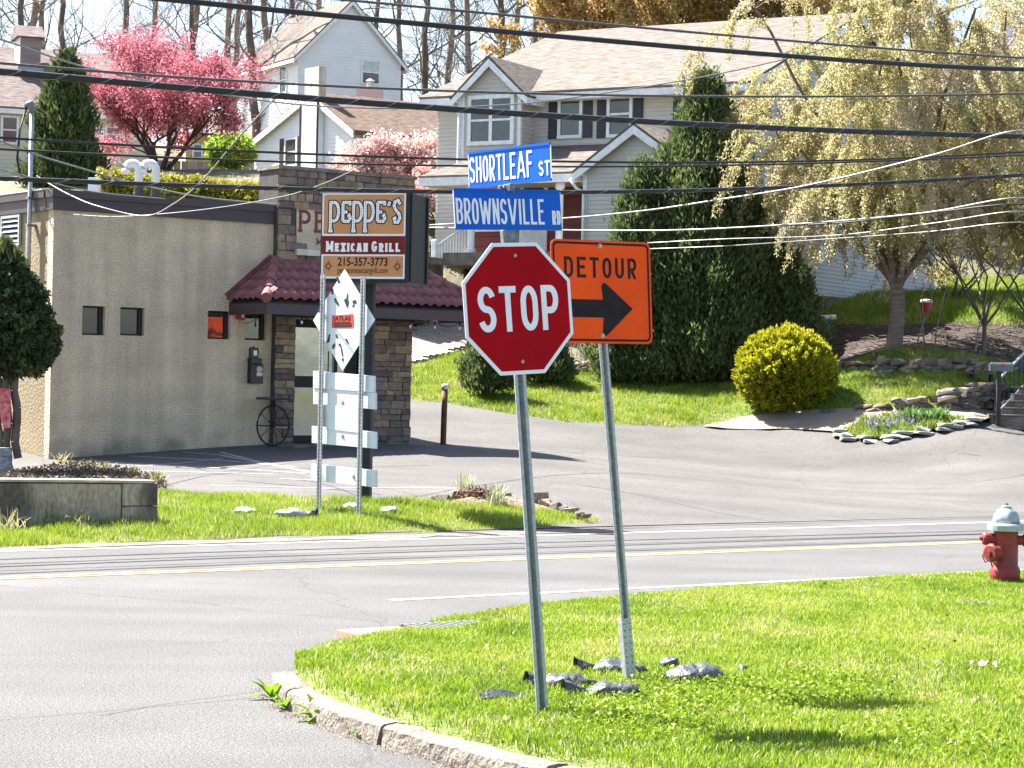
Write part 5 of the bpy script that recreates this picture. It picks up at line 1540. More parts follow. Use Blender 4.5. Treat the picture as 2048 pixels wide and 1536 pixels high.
def face(mb, pts): mb.add(pts, [tuple(range(len(pts)))])

# --- the grey house on the hill
C_ = Vector((6.05, 60.7)); L0 = Vector((-1.41, 64.8))
HF = Frame(L0.x, L0.y, C_.x - L0.x, C_.y - L0.y, 0.0)
LH = (C_ - L0).length
main = T(empty('hill_house', HF.o, HF.rz), 'grey sided two storey house with tan roof behind the evergreens', 'house')
DH = 16.0
ze = HF.uv(1300, 168)[1] - .05
xb0 = -1.0
zr = HF.w(LH, 8, 0) and (CAMZ + (781 - 25) / FPX * (HF.w(LH, 8)).y)
zbase = 3.2
MB().box(xb0, LH - .02, .02, DH, zbase, ze).build('core', m_sid_g, main)
sd = MB()
siding(sd, (xb0, 0, 0), (1, 0, 0), (0, -1, 0), LH - xb0, zbase, ze)
T(sd.build('front_siding', m_sid_g, main), kind='stuff')
def lim_g(z):
    if z <= ze: return (0, DH)
    f = (z - ze) / (zr - ze); return (DH / 2 * f, DH - DH / 2 * f)
sd = MB(); siding(sd, (LH, 0, 0), (0, 1, 0), (1, 0, 0), DH, zbase + 1.3, zr - .05, lim_g)
T(sd.build('gable_siding', m_sid_g, main), kind='stuff')
gf = MB(); face(gf, [(LH - .01, 0, ze), (LH - .01, DH, ze), (LH - .01, DH / 2, zr - .08)]); face(gf, [(xb0 + .01, 0, ze), (xb0 + .01, DH / 2, zr - .08), (xb0 + .01, DH, ze)]); gf.build('gable_wall', m_sid_g, main)
MB().box(LH - .02, LH + .02, 0, DH, zbase - .3, zbase + 1.3).build('foundation', mat('foundation', (.36, .34, .31, 1), (.27, .25, .23, 1), rough=.9, scale=3, stretch=(1, 6, .6)), main)
gable_roof(main, xb0, LH, 0, DH, ze + .12, zr, 'x', m_rf_tan, oh=.5, rake=.35, trim=m_trim)
for x in (LH - .08, ): MB().box(x, x + .11, -.03, .10, zbase, ze).build('corner_trim', m_trim, main)
MB().box(LH - .01, LH + .05, DH - .12, DH + .02, zbase, ze).build('corner_trim', m_trim, main)
MB().tube([(LH + .1, DH - .3, zbase), (LH + .1, DH - .3, ze)], .05, 6).build('downspout', m_trim, main)
fo_, fu, fn = (0, 0, 0), (1, 0, 0), (0, -1, 0)
for a, b, c, d in ((1124, 1160, 193, 270), (1222, 1260, 189, 268), (1372, 1405, 180, 235)):
    xa, z1_ = HF.uv(a, c); xb_, z0_ = HF.uv(b, d)
    window(main, fo_, fu, fn, xa, xb_, z0_, z1_, shut=m_shut)
# projecting bay with its own gable
YB = -.85
bxa, bxb = HF.uv(925, 250, YB)[0], HF.uv(1040, 250, YB)[0]
zbe = HF.uv(1040, 178, YB)[1]; zbp = HF.uv(977, 122, YB)[1]; zb0 = HF.uv(980, 312, YB)[1] - .4
MB().box(bxa, bxb, YB + .02, .1, zb0, zbe).build('bay_wall', m_sid_g, main)
sd = MB(); Lb = bxb - bxa
def lim_b(z):
    if z <= zbe: return (0, Lb)
    f = (z - zbe) / (zbp - zbe); return (Lb / 2 * f, Lb - Lb / 2 * f)
siding(sd, (bxa, YB, 0), (1, 0, 0), (0, -1, 0), Lb, zb0, zbp - .1, lim_b)
siding(sd, (bxb, YB, 0), (0, 1, 0), (1, 0, 0), -YB, zb0, zbe)
T(sd.build('bay_siding', m_sid_g, main), kind='stuff')
gf = MB(); face(gf, [(bxa, YB + .01, zbe), (bxb, YB + .01, zbe), ((bxa + bxb) / 2, YB + .01, zbp - .05)]); gf.build('bay_gable', m_sid_g, main)
gable_roof(main, bxa, bxb, YB, 3.5, zbe + .1, zbp + .12, 'y', m_rf_brn if False else m_rf_tan, oh=.32, rake=.22, trim=m_trim)
for x in (bxa - .03, bxb - .07): MB().box(x, x + .1, YB - .03, YB + .07, zb0, zbe).build('corner_trim', m_trim, main)
xa, z1_ = HF.uv(945, 200, YB); xb_, z0_ = HF.uv(1022, 281, YB)
window(main, (0, YB, 0), fu, fn, xa, xb_, z0_, z1_, mull=True, trim=.11)
MB().tube([(bxa - .08, YB - .05, zb0 - .2), (bxa - .08, YB - .05, zbe)], .05, 6).build('downspout', m_trim, main)
# porch roof, columns, red wall, entry wing
YP = -2.3
pe0, zpe = HF.uv(838, 352, YP); pe1 = HF.uv(1165, 340, YP)[0]
zpt = HF.uv(1000, 296, 0)[1]
pr_o = MB().slab((pe0, YP, zpe), (pe1, YP, zpe), (pe1, -.02, zpt), (pe0 + 1.3, -.02, zpt), .07).build('porch_roof', m_rf_tan, main)
MB().slab((pe0, 1.2, zpe), (pe0, YP, zpe), (pe0 + 1.3, -.02, zpt), (pe0 + 1.3, 1.2, zpt), .07).build('porch_roof', m_rf_tan, main)
MB().box(pe0, pe1, YP - .02, YP + .04, zpe - .28, zpe - .06).build('porch_gutter', m_trim, pr_o)
MB().box(pe0, pe0 + .06, YP + .04, 1.2, zpe - .28, zpe - .06).build('porch_gutter', m_trim, pr_o)
MB().box(pe0 + .06, pe1, YP + .04, 1.0, zpe - .20, zpe - .16).build('porch_ceiling', m_sid_y, pr_o)
zfl = HF.uv(960, 505, YP + .2)[1]
MB().box(bxa - .2, pe1 + 1.5, -.06, .0, zfl, zpt - .2).build('red_wall', m_sid_r, main)
for k in range(9): MB().box(bxa - .2, pe1 + 1.5, -.085, -.06, zfl + .05 + k * .27, zfl + .295 + k * .27).build('red_board', m_sid_r, main)
MB().box(pe0 + .2, pe1 + 1.0, YP + .1, 0, zfl - .35, zfl).build('porch_floor', m_conc, main)
for px in (943, 1119):
    xc = HF.uv(px, 430, YP + .25)[0]
    co = MB().lathe([(.14, zfl), (.14, zfl + .1), (.10, zfl + .12), (.095, zpe - .45), (.13, zpe - .42), (.13, zpe - .28)], 14, (xc, YP + .25, 0)).build('porch_column', m_trim, main, smooth=False)
xd0, xd1 = HF.uv(1040, 440, -.1)[0], HF.uv(1095, 440, -.1)[0]
dro = MB().box(xd0, xd1, -.13, -.088, zfl, zfl + 2.15).build('front_door', m_trim, main)
MB().box(xd0 + .12, xd1 - .12, -.14, -.131, zfl + .9, zfl + 1.95).build('pane', m_pane, dro)
for px in (905, 985):
    pass
xw0, zw1 = HF.uv(890, 395, -.1); 
window(main, (0, -.085, 0), fu, fn, HF.uv(955, 400)[0], HF.uv(1005, 400)[0], zfl + .8, zfl + 2.0, trim=.08)
# entry wing at the right with a small gable
YW = -3.2
wa_, wb_ = HF.uv(1168, 420, YW)[0], HF.uv(1168, 420, YW)[0] + 3.0
zwe = HF.uv(1165, 338, YW)[1]; zwp = HF.uv(1258, 255, YW)[1]
MB().box(wa_ + .02, wb_, YW + .02, 0, zfl - 3.0, zwe).build('wing_wall', m_sid_g, main)
sd = MB(); Lw = wb_ - wa_
def lim_w(z):
    if z <= zwe: return (0, Lw)
    f = (z - zwe) / (zwp - zwe); return (Lw / 2 * f, Lw - Lw / 2 * f)
siding(sd, (wa_, YW, 0), (1, 0, 0), (0, -1, 0), Lw, zfl - 3.0, zwp - .1, lim_w)
T(sd.build('wing_siding', m_sid_g, main), kind='stuff')
gf = MB(); face(gf, [(wa_, YW + .01, zwe), (wb_, YW + .01, zwe), ((wa_ + wb_) / 2, YW + .01, zwp - .05)]); gf.build('wing_gable', m_sid_g, main)
gable_roof(main, wa_, wb_, YW, .5, zwe + .1, zwp + .1, 'y', m_rf_tan, oh=.25, rake=.25, trim=m_trim)
MB().box(wa_ - .03, wa_ + .09, YW - .03, YW + .08, zfl - 3, zwe).build('corner_trim', m_trim, main)
MB().tube([(wa_ - .35, YW - .15, zwe - .25), (wa_ - .2, YW - .1, zwe - .5), (wa_ + .02, YW - .07, zwe - .6), (wa_ + .02, YW - .07, zfl - 1.5)], .045, 6).build('downspout', m_trim, main, smooth=True)
# porch steps and railing
fs = empty('front_steps', HF.w(bxa - .4, YP - .9, zfl), HF.rz); T(fs, 'concrete steps with white baluster railing at the porch', 'steps')
for k in range(5):
    MB().box(-1.6, .9, -.3 * k - .3, .6, -.18 * (k + 1) - 1.0, -.18 * (k + 1)).build('step', m_conc, fs)
ra = Vector((-1.55, -1.75, -.75)); rb = Vector((-.25, .55, .1))
rl_ = T(empty('porch_railing', fs.location, HF.rz), 'white sloping baluster railing beside the porch steps', 'railing')
ra_w = W(868, 556, HF.w(-1.5, YP - 1.2).y); rb_w = W(933, 512, HF.w(-.4, YP).y)
Mi = (Matrix.Translation(fs.location) @ Matrix.Rotation(HF.rz, 4, 'Z')).inverted()
ra, rb = Mi @ ra_w, Mi @ rb_w
for zo in (.12, .86): MB().tube([ra + Vector((0, 0, zo)), rb + Vector((0, 0, zo))], .035, 5).build('rail', m_trim, rl_)
for k in range(11):
    p = ra + (rb - ra) * ((k + .5) / 11); MB().box(p.x - .02, p.x + .02, p.y - .02, p.y + .02, p.z + .12, p.z + .86).build('baluster', m_trim, rl_)
MB().box(ra.x - .07, ra.x + .07, ra.y - .07, ra.y + .07, ra.z - .25, ra.z + 1.05).build('newel_post', m_trim, rl_, bevel=.02)

# --- white tall house
VF = Frame(*W(593, 300, 108).to_2d(), .87, .49, 0)
vh = T(empty('white_house', VF.o, VF.rz), 'tall white sided house with steep gable among bare trees', 'house')
Lv = VF.uv(800, 150)[0]; Dv = 7.0
zve = VF.uv(593, 105)[1]; zvp = VF.uv(697, 4)[1]
zvb = 12.0
MB().box(0, Lv, .02, Dv, zvb, zve).build('core', m_sid_w, vh)
sd = MB()
def lim_v(z):
    if z <= zve: return (0, Lv)
    f = (z - zve) / (zvp - zve); return (Lv / 2 * f, Lv - Lv / 2 * f)
siding(sd, (0, 0, 0), (1, 0, 0), (0, -1, 0), Lv, zvb, zvp - .1, lim_v, lap=.15)
siding(sd, (0, Dv, 0), (0, -1, 0), (-1, 0, 0), Dv, zvb, zve, lap=.15)
T(sd.build('siding', m_sid_w, vh), kind='stuff')
gf = MB(); face(gf, [(0, .01, zve), (Lv, .01, zve), (Lv / 2, .01, zvp - .05)]); gf.build('gable_wall', m_sid_w, vh)
gable_roof(vh, 0, Lv, 0, Dv, zve + .1, zvp + .15, 'y', m_rf_tan, oh=.35, rake=.25, trim=m_trim)
xa, z1_ = VF.uv(725, 122); xb_, z0_ = VF.uv(756, 168)
window(vh, (0, 0, 0), fu, fn, xa, xb_, z0_, z1_, upper=m_blind, trim=.08)
for x in (-.03, Lv - .08): MB().box(x, x + .11, -.03, .06, zvb, zve).build('corner_trim', m_trim, vh)
for px in (568, ):
    ya_, za_ = VF.yz(px, 160)
    window(vh, (0, 0, 0), (0, -1, 0), (-1, 0, 0), -ya_ - .35, -ya_ + .35, za_ - .6, za_ + .6, trim=.08)
# --- white cottage with brown roof
KF = Frame(*W(706, 300, 84).to_2d(), EX, EY, 0)
kt = T(empty('cottage', KF.o, KF.rz), 'white cottage with brown shingle roof and tall pale chimney', 'house')
Dk = -KF.yz(510, 300)[0] if KF.yz(510, 300)[0] < 0 else KF.yz(510, 300)[0]
Lk = 12.0
zke = KF.uv(715, 252)[1]; zkr = KF.yz(630, 188)[1]
yk_r = KF.yz(630, 188)[0]
MB().box(.02, Lk, .02, Dk, 8.5, zke).build('core', m_sid_y, kt)
sd = MB()
def lim_k(z):
    if z <= zke: return (0, Dk)
    f = (z - zke) / (zkr - zke); return (yk_r * f, Dk - (Dk - yk_r) * f)
siding(sd, (0, 0, 0), (0, 1, 0), (-1, 0, 0), Dk, 8.5, zkr - .05, lim_k, lap=.15)
T(sd.build('gable_siding', m_sid_w, kt), kind='stuff')
sd = MB(); siding(sd, (0, 0, 0), (1, 0, 0), (0, -1, 0), Lk, 8.5, zke, lap=.15); T(sd.build('front_siding', m_sid_y, kt), kind='stuff')
gf = MB(); face(gf, [(.01, 0, zke), (.01, yk_r, zkr - .04), (.01, Dk, zke)]); gf.build('gable_wall', m_sid_w, kt)
kk = (zkr - zke) / yk_r
rf = MB().slab((-.25, -.4, zke - kk * .4), (Lk, -.4, zke - kk * .4), (Lk, yk_r, zkr + .1), (-.25, yk_r, zkr + .1), .08).build('roof', m_rf_brn, kt)
MB().slab((Lk, Dk + .4, zke - .2), (-.25, Dk + .4, zke - .2), (-.25, yk_r, zkr + .1), (Lk, yk_r, zkr + .1), .08).build('roof', m_rf_brn, kt)
MB().box(-.25, Lk, -.5, -.38, zke - kk * .4 - .18, zke - kk * .4 - .03).build('gutter', m_fascia, rf)
for ya, yb in ((-.4, yk_r), (Dk + .4, yk_r)):
    z_a = zke - kk * .4 if ya < 0 else zke - .2
    MB().prism([(ya, z_a - .05), (yb, zkr + .03), (yb, zkr - .22), (ya, z_a - .28)], -.27, -.22, 'yz').build('rake_board', m_trim, rf)
MB().tube([(.15, -.42, zke - .45), (.02, -.12, zke - .9), (.02, -.1, 8.6)], .07, 6).build('downspout', m_fascia, kt)
c0, zc1 = KF.yz(646, 133, -.1); c1, _ = KF.yz(618, 133, -.1)
ca0, ca1 = KF.yz(648, 300)[0], KF.yz(613, 300)[0]
ch = MB().box(-.30, -.03, min(ca0, ca1), max(ca0, ca1), 8.5, KF.yz(630, 208)[1]).build('chimney', m_sid_w, kt)
MB().box(-.28, .05, min(c0, c1), max(c0, c1), KF.yz(630, 208)[1], zc1).build('chimney_stack', mat('stained_stucco', (.62, .57, .5, 1), (.36, .31, .26, 1), rough=.9, scale=3, stretch=(1, 1, .25)), ch)
for y in (min(ca0, ca1) - .02, max(ca0, ca1) - .06): MB().box(-.33, -.28, y, y + .08, 8.5, KF.yz(630, 208)[1]).build('chimney_trim', m_frame, ch)
ya1, zk1 = KF.yz(574, 281); ya0, zk0 = KF.yz(594, 328)
window(kt, (0, 0, 0), (0, -1, 0), (-1, 0, 0), -max(ya0, ya1), -min(ya0, ya1), zk0, zk1, shut=m_shutb, trim=.08)
p = W(740, 180, 90); cp = T(MB().box(-.5, .5, -.5, .5, -2.5, 0).build('brick_chimney', mat('pale_brick', (.55, .42, .38, 1), (.4, .3, .27, 1), rough=.9, scale=20), None, p), 'pale brick chimney behind the brown roof ridge', 'chimney')
MB().lathe([(.13, 0), (.13, .35), (.2, .36), (.02, .45)], 10).build('flue_cap', m_galv, cp)
# --- left house with chimney
QF = Frame(*W(50, 300, 88).to_2d(), .93, .36, 0)
lh_ = T(empty('left_house', QF.o, QF.rz), 'cream house with grey shingle roof behind the dark conifer', 'house')
xq0, xq1 = -12, QF.uv(300, 250)[0]
zqe = QF.uv(20, 208)[1]; zqr = QF.uv(100, 100, 4.5)[1]
MB().box(xq0, xq1, .02, 9, 9.5, zqe).build('core', m_sid_y, lh_)
sd = MB(); siding(sd, (xq0, 0, 0), (1, 0, 0), (0, -1, 0), xq1 - xq0, 9.5, zqe, lap=.16); T(sd.build('front_siding', m_sid_y, lh_), kind='stuff')
gable_roof(lh_, xq0, xq1, 0, 9, zqe + .1, zqr, 'x', m_rf_gry, oh=.4, rake=.2, trim=m_trim)
gf = MB(); face(gf, [(xq1, 0, zqe), (xq1, 9, zqe), (xq1, 4.5, zqr - .1)]); gf.build('gable_wall', m_sid_y, lh_)
for a, b, c, d in ((6, 32, 235, 285), (183, 205, 258, 284), (214, 238, 256, 283), (-40, -12, 237, 287), (2, 18, 372, 420)):
    xa, z1_ = QF.uv(a, c); xb_, z0_ = QF.uv(b, d)
    window(lh_, (0, 0, 0), fu, fn, xa, xb_, z0_, z1_, trim=.09)
xa, z0_ = QF.uv(40, 128, 2.2); xb_, z1_ = QF.uv(82, 76, 2.2)
chq = MB().box(xa, xb_, 2.2, 3.6, z0_ - .8, z1_).build('roof_chimney', mat('weathered_clapboard', (.26, .22, .21, 1), (.17, .145, .14, 1), rough=.9, scale=2, stretch=(.3, .3, 9)), lh_)
MB().box(xa - .01, xa, 2.2, 3.6, z0_ - .8, z1_).build('chimney_side', m_sid_w, chq)
MB().prism([(1.95, z1_), (3.85, z1_), (2.9, z1_ + .55)], xa - .15, xb_ + .15, 'yz').build('chimney_roof', m_rf_gry, chq)
MB().box(xa - .1, xb_ + .1, 2.0, 3.7, z0_ - .35, z0_ - .1).build('chimney_flashing', mat('lead', (.25, .25, .29, 1), rough=.4, metal=.5), chq)
# --- navy roofed house beyond, top right
nf = W(1960, 30, 95)
NF = Frame(nf.x, nf.y, .9, -.43, 0)
nh = T(empty('navy_roof_house', NF.o, NF.rz), 'house with dark blue shingle roof at the top right', 'house')
zn = nf.z
MB().box(0, 12, 0, 9, 8, zn - 1.2).build('wall', m_sid_g, nh)
gable_roof(nh, 0, 12, 0, 9, zn - 1.2, zn + 2.2, 'x', m_rf_nvy, oh=.4, rake=.3, trim=m_trim)
# --- mustard house and board fence behind the blossom tree
pf_ = W(390, 330, 100)
MF = Frame(pf_.x, pf_.y, .97, .2, 0)
mh_ = T(empty('mustard_house', MF.o, MF.rz), 'small mustard sided house behind the pink blossom tree', 'house')
a_, z1_ = MF.uv(372, 262); b_, z0_ = MF.uv(468, 345)
MB().box(a_, b_, 0, 6, z0_ - 2, z1_).build('wall', mat('mustard', (.55, .42, .2, 1), (.5, .38, .18, 1), rough=.8), mh_)
MB().slab((a_ - .3, -.4, z1_ - .1), (b_ + .3, -.4, z1_ - .1), (b_ + .3, 3, z1_ + 1.2), (a_ - .3, 3, z1_ + 1.2), .08).build('roof', m_rf_gry, mh_)
xa, z1w = MF.uv(388, 290); xb_, z0w = MF.uv(402, 315)
window(mh_, (0, 0, 0), fu, fn, xa, xb_, z0w, z1w, trim=.08)
fe = T(empty('board_fence', W(400, 350, 92)), 'weathered board fence behind the pink blossom tree', 'fence')
for k in range(14): MB().box(-2.0 + k * .31, -1.72 + k * .31, -.02, .02, -1.5, .55 + random.uniform(-.03, .03)).build('board', mat('grey_board', (.32, .28, .25, 1), (.22, .19, .17, 1), rough=.9, scale=3, objrnd=.15), fe)
# ================================================================== plants
m_bark = mat('bark', (0.16, 0.125, 0.10, 1), (0.08, 0.062, 0.052, 1), rough=.95, scale=6, stretch=(1, 1, .3), bump=.02, bscale=18)
m_bark2 = mat('bark_pale', (0.27, 0.22, 0.185, 1), (0.16, 0.13, 0.11, 1), rough=.95, scale=5, stretch=(1, 1, .4), bump=.02, bscale=18)
m_barkd = mat('bark_dark', (0.085, 0.055, 0.05, 1), (0.05, 0.034, 0.032, 1), rough=.95, scale=6, stretch=(1, 1, .3))
def seg_mesh(name, segs, mat_, parent=None, n=4):
    """tapered twigs: rows of (p0, p1, r0, r1)"""
    P0 = np.array([s[0] for s in segs], float); P1 = np.array([s[1] for s in segs], float)
    r0 = np.array([s[2] for s in segs]); r1 = np.array([s[3] for s in segs])
    t = P1 - P0; L = np.linalg.norm(t, axis=1, keepdims=True); t = t / np.maximum(L, 1e-9)
    ref = np.where(np.abs(t[:, 2:3]) < .9, np.array([[0, 0, 1.0]]), np.array([[1.0, 0, 0]]))
    a = np.cross(t, ref); a /= np.linalg.norm(a, axis=1, keepdims=True); b = np.cross(a, t)
    V = np.zeros((len(segs), 2 * n, 3))
    for k in range(n):
        an = 2 * np.pi * k / n
        d = a * np.cos(an) + b * np.sin(an)
        V[:, k] = P0 + d * r0[:, None]; V[:, n + k] = P1 + d * r1[:, None]
    base = np.arange(len(segs))[:, None] * 2 * n
    F = np.concatenate([base + np.array([[k, (k + 1) % n, n + (k + 1) % n, n + k]]) for k in range(n)])
    return bigmesh(name, V.reshape(-1, 3), F, mat_, None, parent, smooth=True)
def rnd_unit(n):
    v = RNG.normal(size=(n, 3)); return v / np.linalg.norm(v, axis=1, keepdims=True)
def leaves(name, C, size, mat_, parent, rnd, axis=None, elong=1.8, jit=.8):
    """small folded leaves at the given points; axis = preferred direction"""
    n = len(C)
    u = rnd_unit(n)
    if axis is not None:
        u = axis + u * jit; u /= np.linalg.norm(u, axis=1, keepdims=True)
    w = np.cross(u, rnd_unit(n)); w /= np.maximum(np.linalg.norm(w, axis=1, keepdims=True), 1e-6)
    s = size * RNG.uniform(.6, 1.35, (n, 1))
    V = np.zeros((n, 3, 3)); s = s * 1.18
    V[:, 0] = C - u * s * elong * .42 + w * s * .2; V[:, 1] = C - u * s * elong * .05 - w * s * .62; V[:, 2] = C + u * s * elong * .58 + w * s * .18
    V[:, 1] += w * s * RNG.uniform(-.1, .1, (n, 1))
    V[:, 0] += w * s * .34
    b = np.arange(n)[:, None] * 3
    return bigmesh(name, V.reshape(-1, 3), b + [[0, 1, 2]], mat_, np.clip(rnd, 0, 1), parent)
def grow(out, tips, p, d, r, l, lev, maxl, rs, kids=(2, 3), spread=.6, up_=.15, shrink=.72, bend=.18, taper=.62, nseg=3):
    """recursive branching; out gets segments, tips gets twig points"""
    d = Vector(d).normalized(); p = Vector(p)
    for k in range(nseg):
        d2 = (d + Vector((rs.uniform(-1, 1), rs.uniform(-1, 1), rs.uniform(-1, 1) + up_)) * bend).normalized()
        q = p + d2 * (l / nseg)
        ra = r * (1 - (1 - taper) * k / nseg); rb = r * (1 - (1 - taper) * (k + 1) / nseg)
        out.append((tuple(p), tuple(q), ra, rb))
        if lev >= maxl - 1: tips.append((tuple(p), tuple(q)))
        if lev < maxl and 0 < k and rs.random() < .55 and lev >= 1:
            sd = (d2 + Vector((rs.uniform(-1, 1), rs.uniform(-1, 1), rs.uniform(-.6, .9))) * spread * 1.3).normalized()
            grow(out, tips, q, sd, rb * .5, l * shrink * .8, lev + 1, maxl, rs, kids, spread, up_, shrink, bend, taper, nseg)
        p, d = q, d2
    if lev < maxl:
        for k in range(rs.randint(*kids)):
            sd = (d + Vector((rs.uniform(-1, 1), rs.uniform(-1, 1), rs.uniform(-.5, .8))) * spread).normalized()
            grow(out, tips, p, sd, r * taper * rs.uniform(.65, .95), l * shrink * rs.uniform(.75, 1.15), lev + 1, maxl, rs, kids, spread, up_, shrink, bend, taper, nseg)

# --- bare trees on the ridge: five shapes, copied
protos = []
for v in range(5):
    rs = random.Random(40 + v)
    out, tips = [], []
    p = Vector((0, 0, -1)); d = Vector((rs.uniform(-.05, .05), rs.uniform(-.05, .05), 1))
    r = rs.uniform(.20, .34)
    for k in range(9):
        q = p + (d + Vector((rs.uniform(-.13, .13), rs.uniform(-.13, .13), 0))).normalized() * 1.25
        out.append((tuple(p), tuple(q), r, r * .94)); r *= .94; p = q
        if k >= 1:
            for _ in range(rs.choice((1, 2, 2))):
                a = rs.uniform(0, 6.28)
                grow(out, tips, p, (math.cos(a), math.sin(a), rs.uniform(.3, 1.0)), r * rs.uniform(.22, .5), rs.uniform(1.4, 2.6), 1, 5, rs, spread=.8, bend=.26)
    grow(out, tips, p, (0, 0, 1), r * .9, 3.0, 1, 5, rs, spread=.5)
    tb_ = seg_mesh('branches', [s for s in out if s[2] < .12], m_bark2 if v % 2 else m_bark)
    tt = seg_mesh('trunk', [s for s in out if s[2] >= .12], m_bark if v % 2 else m_bark2, n=8)
    protos.append((tt.data, tb_.data))
    bpy.data.objects.remove(tb_); bpy.data.objects.remove(tt)
bare = [(-30, 118), (30, 112), (52, 126), (135, 118), (92, 140), (248, 122), (300, 138), (372, 128), (398, 116), (448, 130), (462, 118), (505, 112), (538, 124), (598, 130), (640, 140), (668, 136),
        (742, 138), (800, 120), (846, 116), (885, 140), (935, 118), (985, 114), (1012, 130), (1062, 126), (1120, 138), (1250, 132), (1420, 135), (1600, 130), (1720, 138), (1850, 128), (1990, 134), (2080, 126)]
wordp = ['leaning', 'slim', 'forked', 'stout', 'tall']
for k, (px, d) in enumerate(bare):
    w0 = W(px, 300, d)
    o = T(empty('bare_tree', (w0.x, w0.y, h(w0.x, w0.y)), random.uniform(0, 6.28)), None, 'tree', 'bare trees on the ridge')
    o["label"] = 'leafless tree number %s from the left in the row of bare trees on the ridge' % (['one', 'two', 'three', 'four', 'five', 'six', 'seven', 'eight', 'nine', 'ten', 'eleven', 'twelve', 'thirteen', 'fourteen', 'fifteen', 'sixteen', 'seventeen', 'eighteen', 'nineteen', 'twenty', 'twenty-one', 'twenty-two', 'twenty-three', 'twenty-four', 'twenty-five', 'twenty-six', 'twenty-seven', 'twenty-eight', 'twenty-nine', 'thirty', 'thirty-one', 'thirty-two'][sorted(range(len(bare)), key=lambda i: bare[i][0]).index(k)])
    s_ = random.uniform(.85, 1.2); o.scale = (s_, s_, s_)
    a, b = protos[k % 5]
    link('trunk', a, o); link('branches', b, o)

# --- evergreens built from many small sprays
m_arb = leafmat('arborvitae', [(0.045, 0.07, 0.03, 1), (0.08, 0.115, 0.042, 1), (0.125, 0.155, 0.055, 1), (0.20, 0.215, 0.085, 1)], trans=.42, rough=.6)
m_arb2 = leafmat('conifer_pale', [(0.035, 0.06, 0.022, 1), (0.065, 0.095, 0.03, 1), (0.11, 0.14, 0.05, 1), (0.15, 0.17, 0.07, 1)], trans=.25, rough=.6)
def evergreen(name, base, hgt, rad, label, mat_, nclump=900, per=42, leaf=.085, skirt=.12, power=.75, lean=0, group=None, cat='evergreen'):
    o = T(empty(name, base), label, cat, group)
    t = RNG.random(nclump) ** 1.25
    prof = rad * np.minimum(1, (t + .03) / skirt * .25 + .75) * (1 - t) ** power
    prof = np.maximum(prof, .05)
    a = RNG.uniform(0, 2 * np.pi, nclump)
    bump_ = .72 + .54 * vnoise(a * 2.2 + 20, t * hgt * 1.1, 1.0, int(base.x * 10) % 50)
    f = np.sqrt(RNG.uniform(.35, 1.0, nclump)); stray = RNG.random(nclump) < .13; f = np.where(stray, RNG.uniform(1.02, 1.28, nclump), f)
    c = np.c_[np.cos(a) * prof * f * bump_ + lean * t, np.sin(a) * prof * f * bump_, t * hgt * .97 + .05]
    C = np.repeat(c, per, 0); A_n = np.repeat(np.c_[np.cos(a) * .55, np.sin(a) * .55, np.full(nclump, .95)], per, 0)
    C = C + RNG.normal(size=C.shape) * np.array([.12, .12, .15]) * (rad / 1.3) ** .5
    r = np.repeat(RNG.random(nclump), per) * .6 + RNG.random(len(C)) * .4
    leaves('foliage', C, leaf * .72, mat_, o, r, A_n, elong=3.0, jit=.6)
    seg_mesh('trunk', [((0, 0, -.2), (lean * .5, 0, hgt * .5), .12, .07), ((lean * .5, 0, hgt * .5), (lean * .9, 0, hgt * .9), .07, .02)], m_barkd, o, 6)
    return o
def at_px(px, py_top, py_base, d):
    b = W(px, py_base, d); t_ = W(px, py_top, d)
    return Vector((b.x, b.y, b.z)), t_.z - b.z
sc57 = FPX / 57
b, hh = at_px(1400, 158, 752, 57.0)
evergreen('arborvitae', b, hh, 168 / sc57, 'tallest dark evergreen in the middle of the hedge before the house', m_arb, 3400, 84, leaf=.060, power=.80, group='dark evergreens before the house')
b, hh = at_px(1282, 330, 755, 56.5)
evergreen('arborvitae', b, hh, 95 / sc57, 'left dark evergreen rising behind the detour sign', m_arb, 1500, 84, leaf=.060, power=.5, group='dark evergreens before the house')
b, hh = at_px(1555, 505, 752, 56.6)
evergreen('arborvitae', b, hh, 88 / sc57, 'low wide dark evergreen behind the golden bush', m_arb, 1300, 84, leaf=.060, power=.5, group='dark evergreens before the house')
b, hh = at_px(1490, 400, 752, 57.0)
evergreen('arborvitae', b, hh, 110 / sc57, 'dark evergreen right of the tallest one, below the weeping branches', m_arb, 1300, 84, leaf=.060, power=.55, group='dark evergreens before the house')
b, hh = at_px(128, 110, 420, 70)
evergreen('conifer', b, hh, 70 / 65, 'pointed pale green conifer before the cream house at left', m_arb2, 1100, 40, leaf=.085, power=.55)
b, hh = at_px(972, 660, 772, 53.6)
evergreen('round_shrub', b, hh, 44 / 84, 'small dark clipped shrub below the stop sign', m_arb, 420, 40, leaf=.05, power=.32, cat='shrub')
b, hh = at_px(1085, 668, 752, 55.6)
evergreen('round_shrub', b, hh, 50 / 82, 'low dark shrub between the stop sign and detour post', m_arb, 320, 40, leaf=.055, power=.3, cat='shrub')
